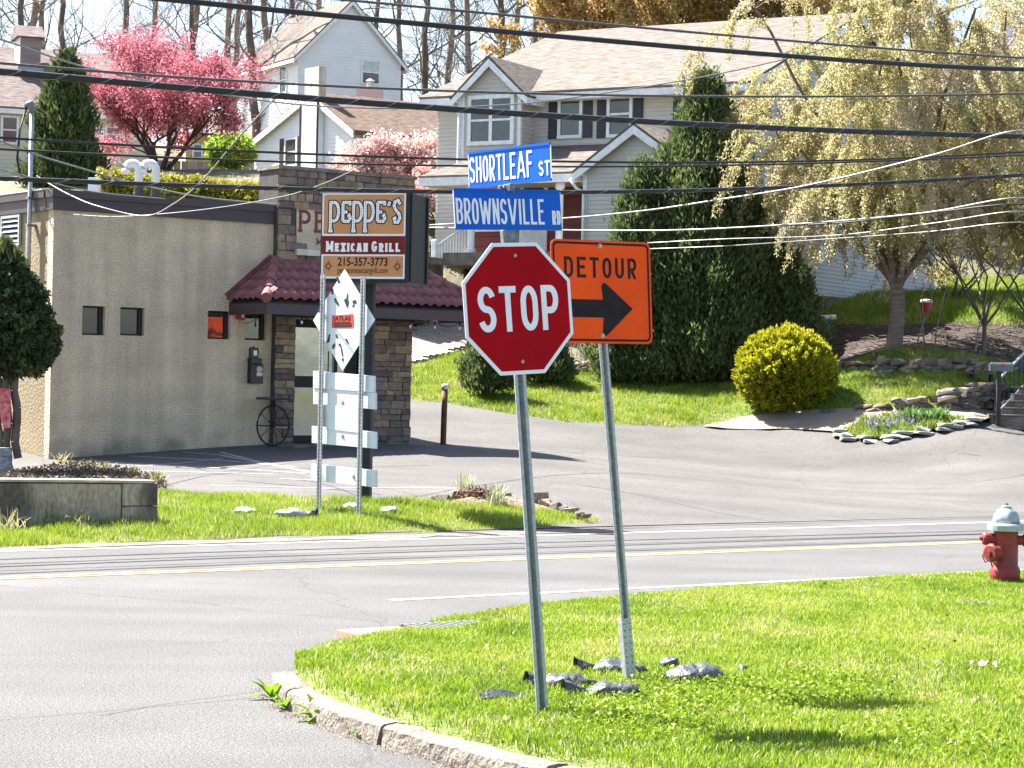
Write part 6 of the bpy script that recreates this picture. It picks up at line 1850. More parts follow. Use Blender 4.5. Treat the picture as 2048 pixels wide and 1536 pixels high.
# golden bush
m_gold = leafmat('golden_leaf', [(0.15, 0.17, 0.012, 1), (0.28, 0.28, 0.015, 1), (0.37, 0.37, 0.02, 1), (0.46, 0.42, 0.03, 1)], trans=.45, rough=.6)
gb_ = G(1570, 818)
go = T(empty('golden_bush', gb_), 'round golden green bush on the lawn beside the apron', 'bush')
sg = FPX / gb_.y
n_c = 2300
u = rnd_unit(n_c); u[:, 2] = np.where(u[:, 2] < 0, u[:, 2] * .8, u[:, 2])
u /= np.linalg.norm(u, axis=1, keepdims=True)
f = RNG.uniform(.72, 1.03, (n_c, 1)) * (.95 + .10 * vnoise(u[:, 0] * 4 + 9, u[:, 2] * 4 + u[:, 1] * 2 + 9, 1, 6))[:, None]
hg = 162 / sg
c = u * f * np.array([98 / sg, 98 / sg, hg * .54]) + np.array([0, 0, hg * .46])
c[:, 2] = np.maximum(c[:, 2], .05)
C = np.repeat(c, 34, 0) + RNG.normal(size=(n_c * 34, 3)) * .034
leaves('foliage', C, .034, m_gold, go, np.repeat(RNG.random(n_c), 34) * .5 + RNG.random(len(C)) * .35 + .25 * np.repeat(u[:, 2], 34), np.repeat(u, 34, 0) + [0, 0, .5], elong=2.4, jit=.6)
seg_mesh('trunk', [((0, 0, -.1), (0, 0, hg * .6), .07, .04)], m_barkd, go, 6)
# --- clipped yew at the left edge
m_yew = leafmat('yew', [(0.020, 0.035, 0.018, 1), (0.04, 0.065, 0.028, 1), (0.075, 0.10, 0.035, 1), (0.16, 0.18, 0.05, 1)], trans=.2, rough=.6)
yb = W(18, 905, 38.6); yb.z = h(yb.x, yb.y)
yw = T(empty('clipped_yew', yb), 'dark clipped yew with bare trunks at the left edge', 'tree')
sy = FPX / 38.6
def Y(px, py): 
    q = W(px, py, 38.6); return (q.x - yb.x, q.z - yb.z)
n_c = 1500
lob = [((15, 655), 100, 95), ((50, 690), 62, 60), ((-10, 600), 80, 80), ((30, 595), 55, 55), ((5, 545), 42, 50)]
cs = []
for (a, b), rx, rz_ in lob:
    x, z = Y(a, b); u = rnd_unit(330); f = RNG.uniform(.6, 1.02, (330, 1))
    cs.append(u * f * np.array([rx / sy, rx / sy, rz_ / sy]) + np.array([x, 0, z]))
c = np.concatenate(cs)
C = np.repeat(c, 34, 0) + RNG.normal(size=(len(c) * 34, 3)) * .045
leaves('foliage', C, .05, m_yew, yw, np.repeat(RNG.random(len(c)), 34) * .45 + RNG.random(len(C)) * .4, None, elong=2.0)
x, z = Y(12, 530)
n = 1300
t = RNG.random(n)
C = np.c_[x + RNG.normal(0, .16, n) * (1 - t), RNG.normal(0, .16, n), z + t * .42]
leaves('top_shoots', C, .035, m_yew, yw, .75 + .25 * RNG.random(n), np.tile([0, 0, 1.0], (n, 1)), elong=4, jit=.4)
segs = []
for a, b in (((0, 905), (-6, 730)), ((16, 905), (14, 730)), ((34, 905), (30, 735)), ((-30, 905), (-30, 730))):
    x0, z0 = Y(*a); x1, z1 = Y(*b)
    for q in range(5):
        f0, f1 = q / 5, (q + 1) / 5
        segs.append(((x0 + (x1 - x0) * f0 + .03 * math.sin(q * 2 + a[0]), 0.05 * math.sin(a[0]), z0 + (z1 - z0) * f0 - .1), (x0 + (x1 - x0) * f1 + .03 * math.sin(q * 2 + 2 + a[0]), 0.05 * math.sin(a[0]), z0 + (z1 - z0) * f1 - .1), .075, .07))
seg_mesh('trunks', segs, m_bark, yw, 7)["kind"] = 'stuff'
rx, rz2 = Y(16, 790); rx2, rz3 = Y(19, 855)
rb_ = T(MB().prism([(rx - .10, rz2 + yb.z + .12), (rx + .07, rz2 + yb.z + .10), (rx2 + .04, rz3 + yb.z), (rx2 - .07, rz3 + yb.z - .02), (rx - .14, rz2 + yb.z - .25)], -.13, -.10).build('ribbon', mat('red_ribbon', (.5, .03, .05, 1), (.6, .25, .25, 1), rough=.6, scale=14), None, (yb.x, yb.y, 0)), 'red patterned ribbon tied on the yew trunk', 'ribbon')
sx, sz = Y(10, 918)
stq = MB()
for i in range(9):
    for j in range(14):
        a = 2 * math.pi * j / 14; rr = .22 * (1 + .18 * noise.noise(Vector((j, i * .8, 3)))) * (1 - .12 * i / 8)
        stq.v.append((sx + rr * math.cos(a), -.35 + rr * math.sin(a) * .8, -.08 + i * .065))
for i in range(8):
    for j in range(14): stq.f.append((i * 14 + j, i * 14 + (j + 1) % 14, (i + 1) * 14 + (j + 1) % 14, (i + 1) * 14 + j))
stq.f.append(tuple(8 * 14 + j for j in range(14)))
T(stq.build('planter_stump', mat('grey_bark', (.36, .36, .38, 1), (.16, .16, .17, 1), rough=.95, scale=6, stretch=(1, 1, 3), bump=.05, bscale=9), None, (yb.x, yb.y, yb.z)), 'grey weathered stump at the foot of the yew', 'stump')
# --- blossom trees
m_pink = leafmat('pink_blossom', [(0.30, 0.07, 0.10, 1), (0.44, 0.13, 0.17, 1), (0.54, 0.22, 0.26, 1), (0.62, 0.36, 0.38, 1)], trans=.4, rough=.7)
m_pale = leafmat('pale_blossom', [(0.50, 0.26, 0.24, 1), (0.62, 0.40, 0.38, 1), (0.70, 0.55, 0.50, 1), (0.72, 0.64, 0.58, 1)], trans=.4, rough=.7)
def blossom(name, base, l0, r0, nst, label, mat_, seed, per, leaf, spread=.55, maxl=5, up_=.25, cat='tree', bark=None, fan=.5, jit=.09, shrink=.76, reach=None):
    rs = random.Random(seed)
    o = T(empty(name, base), label, cat)
    out, tips = [], []
    out.append(((0, 0, -.3), (0, 0, l0 * .35), r0, r0 * .9))
    for k in range(nst):
        a = 2 * math.pi * k / nst + rs.uniform(-.3, .3)
        grow(out, tips, (0, 0, l0 * .3), (math.cos(a) * fan, math.sin(a) * fan, 1), r0 * .6, l0, 1, maxl, rs, spread=spread, up_=up_, shrink=shrink)
    tr = seg_mesh('trunk', [s for s in out if s[2] >= r0 * .35], bark or m_barkd, o, 7)
    seg_mesh('branches', [s for s in out if s[2] < r0 * .35], bark or m_barkd, o, 4)
    tp = np.array(tips)
    k = RNG.integers(0, len(tp), int(len(tp) * per)); f = RNG.random((len(k), 1))
    C = tp[k, 0] * (1 - f) + tp[k, 1] * f + RNG.normal(size=(len(k), 3)) * jit
    leaves('blossom', C, leaf, mat_, o, vnoise(C[:, 0] + 30, C[:, 2] + C[:, 1] * .5, .6, 12) * .7 + RNG.random(len(C)) * .4 - .05, None, elong=1.4)
    return o, tp
gb2 = W(322, 372, 74)
blossom('cherry_tree', Vector((gb2.x, gb2.y, gb2.z - .3)), 1.62, .15, 6, 'deep pink blossom tree behind the restaurant roof', m_pink, 5, 14, .055, spread=.82, maxl=5, fan=.62, jit=.19)
pb = W(800, 440, 70)
blossom('pale_cherry_tree', Vector((pb.x, pb.y, pb.z)), .85, .09, 6, 'pale pink blossom tree between the cottage and the porch', m_pale, 9, 11, .056, jit=.13, spread=.7, maxl=5, fan=.9)
pb = W(880, 470, 67)
blossom('pale_cherry_tree', Vector((pb.x, pb.y, pb.z)), .6, .06, 5, 'low pale pink blossom bush left of the porch', m_pale, 19, 12, .055, spread=.7, maxl=5, fan=.9)
# orange budding tree behind the grey house
m_bud = leafmat('orange_bud', [(0.28, 0.16, 0.07, 1), (0.38, 0.25, 0.10, 1), (0.44, 0.33, 0.14, 1), (0.40, 0.36, 0.15, 1)], trans=.45)
for px, d, l0, sd_, lb in ((1270, 94, 3.0, 3, 'orange budding tree behind the left end of the grey roof'), (1400, 90, 3.8, 4, 'orange budding tree above the middle of the grey roof'), (1590, 94, 3.2, 6, 'russet budding tree above the right end of the grey roof')):
    w0 = W(px, 300, d); w0.z = h(w0.x, w0.y)
    blossom('budding_tree', Vector((w0.x, w0.y, w0.z)), l0, .2, 5, lb, m_bud, sd_, 15, .10, spread=.6, maxl=5, jit=.14, bark=m_bark)
# --- weeping cherry
m_wleaf = leafmat('weeping_leaf', [(0.34, 0.27, 0.16, 1), (0.43, 0.36, 0.21, 1), (0.42, 0.40, 0.16, 1), (0.50, 0.44, 0.28, 1), (0.56, 0.48, 0.37, 1)], trans=.6, rough=.7)
wbp = W(1786, 702, 55.0)
we = T(empty('weeping_cherry', wbp), 'large weeping tree with pale young leaves at the right', 'tree')
rs = random.Random(77)
segs, tips = [], []
p = Vector((0, 0, -.3)); r = .215
for k in range(6):
    q = p + Vector((.012 + .02 * math.sin(k), 0, .30)); segs.append((tuple(p), tuple(q), r, r * .965)); p, r = q, r * .965
limbs = []
for k in range(18):
    a = 2 * math.pi * k / 18 + rs.uniform(-.25, .25)
    el_ = rs.uniform(.9, 2.6) if k % 3 else rs.uniform(2.2, 3.6)
    d = Vector((math.cos(a), math.sin(a), el_)).normalized(); rr = r * rs.uniform(.34, .58); pp = p.copy() + Vector((0, 0, rs.uniform(-.2, .3)))
    ln = rs.uniform(5.0, 9.2); ns = 12
    for j in range(ns):
        d = (d + Vector((rs.uniform(-.2, .2), rs.uniform(-.2, .2), rs.uniform(-.12, .12) + .02))).normalized()
        q = pp + d * ln / ns; segs.append((tuple(pp), tuple(q), rr, rr * .91)); rr *= .91
        if j >= 3: limbs.append((q.copy(), d.copy(), rr))
        pp = q
strands = []
for q0, d0, rr in limbs:
    for _ in range(3):
        a = rs.uniform(0, 6.28)
        d = (d0 * .35 + Vector((math.cos(a), math.sin(a), rs.uniform(.1, .8)))).normalized()
        pp = q0.copy(); L_ = rs.uniform(1.6, 3.6); ns = 9; r2 = rr * .32
        for j in range(ns):
            d = (d + Vector((rs.uniform(-.15, .15), rs.uniform(-.15, .15), -.22 - .03 * j))).normalized()
            q = pp + d * L_ / ns; segs.append((tuple(pp), tuple(q), max(.006, r2), max(.005, r2 * .82))); r2 *= .82
            if j > 0: tips.append((tuple(pp), tuple(q)))
            if j in (3, 5) and rs.random() < .75:
                d3 = (d + Vector((rs.uniform(-1, 1), rs.uniform(-1, 1), -.3)) * .7).normalized(); p3 = q.copy()
                for m_ in range(5):
                    d3 = (d3 + Vector((rs.uniform(-.12, .12), rs.uniform(-.12, .12), -.3))).normalized()
                    q3 = p3 + d3 * .22; segs.append((tuple(p3), tuple(q3), .006, .005)); tips.append((tuple(p3), tuple(q3))); p3 = q3
            pp = q
seg_mesh('trunk', [s for s in segs if s[2] > .03], mat('cherry_bark', (.20, .145, .12, 1), (.11, .08, .068, 1), rough=.85, scale=5, stretch=(.5, .5, 5), bump=.02, bscale=12), we, 8)
seg_mesh('branches', [s for s in segs if s[2] <= .03], m_bark2, we, 3)
tp = np.array(tips)
n = 330000
k = RNG.integers(0, len(tp), n); f = RNG.random((n, 1))
C = tp[k, 0] * (1 - f) + tp[k, 1] * f + RNG.normal(size=(n, 3)) * .055
hz_ = C[:, 2] / 8.0
keep = RNG.random(n) < np.clip(.25 + hz_ * 1.1, 0, 1)
C = C[keep]
leaves('young_leaves', C, .030, m_wleaf, we, vnoise(C[:, 0] + 40, C[:, 2] + 40, 1.1, 4) * .75 + RNG.random(len(C)) * .35 - .05, np.tile([0, 0, -1.0], (len(C), 1)), elong=1.9, jit=1.1)
# --- right hand shrubs and stems
m_shl = leafmat('shrub_leaf', [(0.25, 0.22, 0.10, 1), (0.36, 0.34, 0.12, 1), (0.48, 0.42, 0.24, 1)], trans=.4)
for px, py, d, l0, sd_, per, lb in ((1968, 690, 56, 1.5, 21, 5, 'arching bare shrub right of the weeping trunk'), (2060, 680, 57.5, 1.7, 22, 6, 'bare shrub at the right edge behind the steps'), (1905, 640, 62, 1.3, 23, 6, 'thin twiggy shrub behind the red bucket')):
    w0 = W(px, py, d)
    blossom('bare_shrub', w0, l0, .06, 6, lb, m_shl, sd_, per, .05, spread=.7, maxl=5, fan=.7, cat='shrub', bark=m_bark)
for k, px in enumerate((1832, 1848, 1871, 1952)):
    w0 = W(px, 695, 55.4); out = []; p = Vector((0, 0, -.1)); d = Vector((random.uniform(-.15, .15), 0, 1))
    for q in range(6):
        d = (d + Vector((random.uniform(-.15, .15), 0, 0))).normalized(); e = p + d * .28; out.append((tuple(p), tuple(e), .022 - .002 * q, .02 - .002 * q)); p = e
    T(seg_mesh('sapling', out, m_bark2, None, 5), ['first', 'second', 'third', 'fourth'][k] + ' thin pale sapling stem right of the weeping trunk', 'sapling', 'sapling stems').location = w0
# hedge of forsythia above the roof
m_fors = leafmat('forsythia', [(0.15, 0.14, 0.03, 1), (0.25, 0.23, 0.03, 1), (0.36, 0.33, 0.045, 1), (0.22, 0.26, 0.05, 1)], trans=.4)
hl, hr = W(200, 402, 63), W(562, 402, 67)
fh = T(empty('forsythia_hedge', (hl + hr) / 2), 'yellow flowering hedge along the top of the restaurant roof', 'hedge')
n = 42000
t = RNG.random(n); top = W(400, 356, 65).z - W(400, 402, 65).z
zz = RNG.random(n) ** .6 * (top * (.86 + .22 * vnoise(t * 14, t * 0, .8, 5)) + 1.0) - 1.0
C = np.c_[(t - .5) * (hr.x - hl.x) , (t - .5) * (hr.y - hl.y) + RNG.normal(0, .42, n), zz]
leaves('foliage', C, .055, m_fors, fh, RNG.random(n) * .7 + .3 * vnoise(t * 20, zz * 3, .7, 8), None, elong=2.2)
stm = []
for k in range(90):
    a = random.random() - .5; x0, y0 = a * (hr.x - hl.x), a * (hr.y - hl.y) + random.uniform(-.3, .3)
    stm.append(((x0, y0, -1.2), (x0 + random.uniform(-.3, .3), y0, top * .8), .02, .008))
T(seg_mesh('stems', stm, m_bark2, fh, 4), kind='stuff')
gs = W(470, 345, 80)
blossom('green_shrub', Vector((gs.x, gs.y, gs.z - .5)), .52, .05, 5, 'light green leafing shrub left of the white cottage', leafmat('fresh_leaf', [(.14, .24, .02, 1), (.3, .42, .05, 1), (.5, .5, .12, 1)]), 31, 11, .07, cat='shrub')

# --- brush pile
bpz = G(1190, 748)
bpile = T(empty('brush_pile', bpz), 'heap of dead branches and a grey log below the detour sign', 'brush pile')
lg = MB().tube([(-.9, 0, .14), (-.2, -.05, .20), (.6, .05, .26), (1.05, .08, .36)], [.10, .13, .15, .12], 9).build('log', m_bark2, bpile)
out = []
for k in range(70):
    p = Vector((random.uniform(-1.3, 1.3), random.uniform(-.4, .3), random.uniform(.02, .3))); d = Vector((random.uniform(-1, 1), random.uniform(-.3, .3), random.uniform(-.1, .9))).normalized()
    for q in range(4):
        d = (d + Vector((random.uniform(-.4, .4), random.uniform(-.2, .2), random.uniform(-.3, .2)))).normalized(); e = p + d * random.uniform(.1, .26)
        out.append((tuple(p), tuple(e), .013 - .002 * q, .011 - .002 * q)); p = e
T(seg_mesh('twigs', out, m_bark2, bpile, 4), kind='stuff')
# --- litter of twigs on the mulch bank
out = []
for k in range(420):
    px = random.uniform(1660, 2060); py = random.uniform(655, 742); g = G(px, py)
    a = random.uniform(0, 3.14); l = random.uniform(.15, .6)
    d = Vector((math.cos(a), math.sin(a) * .5, random.uniform(-.1, .25))) * l
    g.z += .08; out.append((tuple(g), tuple(g + d * .5 + Vector((0, 0, .03))), .012, .010)); out.append((tuple(g + d * .5 + Vector((0, 0, .03))), tuple(g + d), .010, .006))
T(seg_mesh('fallen_twigs', out, m_bark, None, 4), 'fallen twigs scattered over the mulch bank', 'twigs', kind='stuff')
# ================================================================== dry stone, steps, mailbox and beds
m_fs = [mat('fieldstone_%d' % i, c, mul(c, .6), rough=.95, scale=6, bump=.03, bscale=14, objrnd=.25, fine=.2, fscale=25) for i, c in enumerate(
        [(0.30, 0.23, 0.16, 1), (0.22, 0.18, 0.15, 1), (0.36, 0.30, 0.22, 1), (0.18, 0.155, 0.14, 1)])]
def rock_mesh(seed, flat=.5):
    rs = random.Random(seed); bm = bmesh.new()
    for k in range(22):
        v = Vector((rs.uniform(-1, 1), rs.uniform(-1, 1), rs.uniform(-1, 1)))
        ax = rs.choice((0, 1, 2, 2)); v[ax] = rs.choice((-1, 1)) * rs.uniform(.86, 1)
        if flat < .3: v.x, v.y = (v.x, v.y) if Vector((v.x, v.y)).length < 1.05 else tuple(Vector((v.x, v.y)).normalized())
        bm.verts.new(v * .5)
    r_ = bmesh.ops.convex_hull(bm, input=bm.verts)
    bmesh.ops.delete(bm, geom=[g for g in r_['geom_interior'] if isinstance(g, bmesh.types.BMVert)], context='VERTS')
    me = bpy.data.meshes.new('stone'); bm.to_mesh(me); bm.free()
    return me
ROCKS = []
for i in range(8):
    me = rock_mesh(i * 7 + 1); me.materials.append(m_fs[i % 4]); ROCKS.append(me)
def put_rock(parent, p, sx, sy, sz, rz=0, me=None, rx=0):
    o = link('stone', me or random.choice(ROCKS), parent, p, (rx, random.uniform(-.12, .12), rz))
    o.scale = (sx, sy, sz)
    return o
def dry_wall(name, label, base_px, top_px, course=.13, wmin=.22, wmax=.55, depth=.3):
    """stones laid along a line on the land up to a given skyline"""
    B = [G(*p) for p in base_px]
    Tz = [W(px, py, b.y).z for (px, py), b in zip(top_px, B)]
    o = T(empty(name, B[0]), label, 'stone wall')
    for (a, za), (b, zb) in zip(zip(B[:-1], Tz[:-1]), zip(B[1:], Tz[1:])):
        L = (b - a).to_2d().length; ang = math.atan2(b.y - a.y, b.x - a.x)
        z = -.05
        while True:
            hh = course * random.uniform(.7, 1.3); x = random.uniform(-.1, 0); any_ = False
            while x < L:
                w = random.uniform(wmin, wmax); f = min(1, max(0, (x + w / 2) / L))
                g = a.z + (b.z - a.z) * f; top = za + (zb - za) * f
                if g + z + hh * .6 < top:
                    any_ = True
                    q = a + (b - a) * f
                    put_rock(o, Vector((q.x + random.uniform(-.03, .03), q.y + random.uniform(-.07, .07), g + z + hh / 2)) - o.location, w * 1.05, depth * random.uniform(.8, 1.2), hh * 1.12, ang + random.uniform(-.1, .1))
                x += w
            z += hh * .92
            if not any_ or z > 2: break
    return o
dry_wall('terrace_wall', 'shaded dry stone wall under the weeping tree', [(1648, 748), (1760, 748), (1860, 748), (1960, 744), (2070, 744)], [(1648, 722), (1760, 715), (1860, 713), (1960, 722), (2070, 728)], course=.14)
dry_wall('step_wall', 'low sunlit fieldstone wall stepping up beside the apron', [(1650, 824), (1740, 822), (1830, 822), (1895, 821), (1930, 820)], [(1650, 818), (1740, 808), (1830, 796), (1895, 782), (1930, 772)], course=.13)
dry_wall('step_wall', 'taller coursed stone wall beside the concrete steps', [(1925, 822), (1990, 820), (2070, 818)], [(1925, 770), (1990, 768), (2070, 772)], course=.10, wmin=.2, wmax=.45)
# round bed with slabs
bed = T(empty('flower_bed', G(1790, 870)), 'kidney shaped flower bed edged with flat grey slabs', 'flower bed')
m_slab = mat('slate', (0.36, 0.36, 0.33, 1), (0.22, 0.22, 0.20, 1), rough=.8, scale=5, bump=.02, bscale=20, objrnd=.25)
sl_me = []
for i in range(4):
    me = rock_mesh(100 + i * 5, .2); me.materials.append(m_slab); sl_me.append(me)
path = [(1676, 876), (1700, 884), (1735, 888), (1775, 887), (1815, 880), (1850, 872), (1885, 864), (1915, 858), (1945, 853)]
for k, (px, py) in enumerate(path):
    for lay in range(2):
        q = G(px + random.uniform(-8, 8), py - 1 - lay * 2)
        put_rock(bed, q - bed.location + Vector((0, .05 * lay, .05 + .075 * lay)), random.uniform(.36, .56), .3, .085, random.uniform(-.4, .4), sl_me[(k + lay) % 4])
bp2 = [G(*p).to_2d() for p in [(1676, 874), (1735, 884), (1815, 876), (1890, 860), (1935, 852), (1900, 838), (1800, 836), (1720, 846)]]
bedxy = [(p.x, p.y) for p in bp2]
T(sheet('bed_soil', bedxy, m_soil, .07, .4), 'soil of the flower bed beside the apron', kind='structure')
def HB(x, y): return H(x, y) + .08
m_bedl = leafmat('bed_leaf', [(.10, .19, .02, 1), (.22, .30, .04, 1), (.34, .36, .10, 1)], trans=.4)
blades('bed_groundcover', bedxy, 1100, .13, .03, m_bedl, HB, 'low green ground cover in the flower bed', cat='ground cover', bend=.8)
m_purp = leafmat('purple_flower', [(.16, .13, .30, 1), (.26, .22, .42, 1), (.40, .38, .52, 1)], trans=.3)
n = 260
xs = RNG.uniform(min(p[0] for p in bedxy), max(p[0] for p in bedxy), n); ys = RNG.uniform(min(p[1] for p in bedxy), max(p[1] for p in bedxy), n)
k = inpoly(xs, ys, bedxy) & (edge_dist(xs, ys, bedxy) > .25); xs, ys = xs[k], ys[k]
C = np.c_[xs, ys, H(xs, ys) + .17 + RNG.uniform(0, .08, len(xs))]
C = np.repeat(C, 7, 0) + RNG.normal(size=(len(C) * 7, 3)) * [.012, .012, .03]
T(leaves('purple_flowers', C, .028, m_purp, None, RNG.random(len(C)), None, elong=1.2), 'small purple flowers in the slab edged bed', 'flowers', kind='stuff')
def tuft(name, base, hgt, spread, n_, wid, cols, label, cat='plant', seed=1, fall=.35):
    """a clump of strap leaves fanning from the ground"""
    rs = np.random.default_rng(seed)
    a = rs.uniform(0, 2 * np.pi, n_); ph = rs.uniform(0, 1, n_) ** .7
    hh = hgt * rs.uniform(.55, 1.1, n_); b0 = np.c_[rs.normal(0, spread * .3, n_), rs.normal(0, spread * .3, n_)]
    V = np.zeros((n_, 7, 3)); ca_, sa_ = np.cos(a), np.sin(a); w = wid / 2
    pa = a + np.pi / 2
    for i, (t, ww) in enumerate(((0, .8), (.45, 1.0), (.8, .7))):
        out_ = spread * ph * t ** 1.6; z = hh * (t - fall * ph * t * t * .6)
        c = np.c_[b0[:, 0] + ca_ * out_, b0[:, 1] + sa_ * out_, z]
        off = np.c_[np.cos(pa), np.sin(pa), 0 * pa] * w * ww
        V[:, 2 * i] = c - off; V[:, 2 * i + 1] = c + off
    V[:, 6] = np.c_[b0[:, 0] + ca_ * spread * ph, b0[:, 1] + sa_ * spread * ph, hh * (1 - fall * ph * .6)]
    bb = np.arange(n_)[:, None] * 7
    F = np.concatenate([bb + [0, 1, 3], bb + [0, 3, 2], bb + [2, 3, 5], bb + [2, 5, 4], bb + [4, 5, 6]])
    o = bigmesh(name, V.reshape(-1, 3), F, cols, np.tile(rs.random(n_), 5))
    o.location = base
    return T(o, label, cat)
m_iris = leafmat('iris_leaf', [(.06, .16, .03, 1), (.14, .28, .06, 1), (.24, .38, .12, 1)], trans=.35)
for px, py, lb in ((1822, 848, 'left clump of blue green strap leaves in the flower bed'), (1852, 852, 'middle clump of blue green strap leaves in the flower bed'), (1880, 850, 'right clump of blue green strap leaves in the flower bed')):
    tuft('iris_clump', G(px, py) + Vector((0, 0, .08)), .36, .26, 90, .03, m_iris, lb, seed=px)
# concrete steps with railing and mailbox
stp = G(2000, 846)
se_ = T(empty('concrete_steps', stp, R(-6)), 'concrete steps climbing at the right edge', 'steps')
for k in range(6):
    MB().box(-.22 + k * .20, 2.2, .0 + k * .30, .0 + k * .30 + 1.0, -.15, .155 * (k + 1)).build('step', m_conc, se_, bevel=.012)
    MB().box(-.25 + k * .20, 2.2, -.03 + k * .30, .30 + k * .30, .155 * (k + 1) + .001, .155 * (k + 1) + .035).build('tread', m_tan, se_, bevel=.01)
hrl = T(empty('step_railing', stp, 0), 'pale metal handrail with dark balusters on the right steps', 'railing')
D0 = stp.y
def SR(px, py, d): return W(px, py, d) - stp
m_rail = mat('pale_rail', (.62, .64, .66, 1), rough=.45, metal=.3)
MB().tube([SR(1994, 762, D0), SR(2052, 702, D0 + 1.6), SR(2110, 642, D0 + 3.2)], .03, 6).build('top_rail', m_rail, hrl)
MB().tube([SR(1997, 822, D0), SR(2052, 766, D0 + 1.6), SR(2110, 707, D0 + 3.2)], .02, 6).build('lower_rail', m_rail, hrl)
for k in range(12):
    px = 2000 + k * 9.5; f = (px - 1994) / 58
    MB().tube([SR(px, 762 - 60 * f + 2, D0 + 1.6 * f), SR(px, 822 - 57 * f, D0 + 1.6 * f)], .010, 5).build('baluster', m_iron, hrl)
mp = T(empty('post_mailbox', G(1996, 846)), 'grey arched mailbox on a dark post by the steps', 'mailbox')
mbase = mp.location
def MR(px, py): return W(px, py, mbase.y) - mbase
z1 = MR(1996, 743).z
MB().box(-.045, .045, -.045, .045, -.05, z1).build('post', mat('dark_post', (.035, .025, .022, 1), rough=.7), mp)
MB().tube([(-.12, 0, 0), (-.06, 0, .5)], .012, 5).build('brace', m_iron, mp)
prof = [(-.10, 0), (.10, 0), (.10, .10)] + [(.10 * math.cos(a), .10 + .10 * math.sin(a)) for a in np.linspace(.3, 2.84, 7)] + [(-.10, .10)]
m_mgrey = mat('mailbox_grey', (.13, .135, .15, 1), (.10, .10, .115, 1), rough=.35, metal=.3)
bo_ = MB().prism(prof, -.24, .24, 'yz').build('box', m_mgrey, mp, (0.05, 0, z1), (0, 0, 0), bevel=.008)
MB().box(-.26, -.24, -.09, .09, .01, .17).build('door', m_mgrey, bo_)
MB().box(.0, .05, -.106, -.101, .10, .16).build('flag', m_fred, bo_)
# bench with rocks
bb_ = G(1962, 772)
bn_ = T(empty('stone_bench', bb_), 'small bench carrying loose rocks behind the mailbox', 'bench')
MB().box(-.36, .30, -.14, .14, .28, .32).build('seat', m_bark, bn_)
for x in (-.24, .2): MB().box(x, x + .06, -.1, .1, -.05, .28).build('leg', m_iron, bn_)
for k, (x, w) in enumerate(((-.27, .22), (-.08, .2), (.10, .24), (.0, .3))):
    r_ = put_rock(None, bb_ + Vector((x, 0, .38 + (.12 if k == 3 else 0))), w, .2, .14)
    r_.name = 'loose_rock'; T(r_, ['leftmost', 'second', 'rightmost', 'topmost'][k] + ' loose rock on the small bench', 'rock', 'rocks on the bench')
# red bucket
rb2 = W(1852, 624, 58.5)
bk = T(empty('bucket', rb2), 'red bucket with a white rim hanging behind the weeping tree', 'bucket')
MB().lathe([(.12, 0), (.155, .24)], 16).build('body', m_fred, bk, smooth=False)
MB().lathe([(.16, .24), (.165, .28), (.15, .31), (.05, .33)], 16).build('white_rim', m_vent, bk)
MB().tube([(.155 * math.cos(a), 0, .28 + .3 * math.sin(a)) for a in np.linspace(0, 3.14, 9)], .006, 4).build('bail', m_iron, bk)
MB().tube([(0, 0, -1.2), (0, 0, 0)], .02, 5).build('stake', m_bark, bk)
# white drain pipe lying by the house wall
p = W(1655, 636, 59)
T(MB().tube([(-.22, 0, 0), (.22, .05, .03)], .07, 10).build('drain_pipe', m_vent, None, p), 'short white pipe lying on the grass beside the evergreen', 'pipe')
# --- paver walk
A0, A1 = G(815, 735), G(935, 690); B0, B1 = G(830, 668), G(945, 640)
pvm = [mat('paver_%d' % i, c, mul(c, .85), rough=.9, scale=12, objrnd=.12) for i, c in enumerate([(.25, .21, .175, 1), (.22, .185, .155, 1)])]
pw = T(empty('paver_walk', (A0 + A1) / 2), 'tan paver walk rising to the porch', kind='structure')
PWc = [G(x, y).to_2d() for x, y in [(795, 742), (860, 720), (950, 692), (955, 640), (880, 648), (845, 655), (795, 682)]]
pws = sheet('paver_bed', PWc, mat('paver_sand', (.17, .14, .115, 1), rough=1), .05, .6)
pws.parent = pw; pws.location = -pw.location
pvme = MB().box(-.145, .145, -.095, .095, -.03, .03).mesh('paver', pvm[0])
pxy = [(p.x, p.y) for p in PWc]
xs = np.arange(min(p[0] for p in pxy), max(p[0] for p in pxy), .30); cnt = 0
for j, yy in enumerate(np.arange(min(p[1] for p in pxy), max(p[1] for p in pxy), .20)):
    for xx in xs + (.15 if j % 2 else 0):
        if cnt < 300 and inpoly([xx], [yy], pxy)[0] and in_view(np.array([xx]), np.array([yy]), 0)[0] and 1024 + FPX * xx / yy > 812:
            z = h(xx, yy); dzx = (h(xx + .1, yy) - z) / .1; dzy = (h(xx, yy + .1) - z) / .1
            o = link('paver', pvme, pw, Vector((xx, yy, z + .075)) - pw.location, (math.atan(dzy), -math.atan(dzx), 0)); cnt += 1
# border stone of the walk
for k in range(5):
    q = G(840 + k * 22, 652 - k * 4)
    o = put_rock(pw, q - pw.location + Vector((0, 0, .15)), .42, .25, .2, .1); 
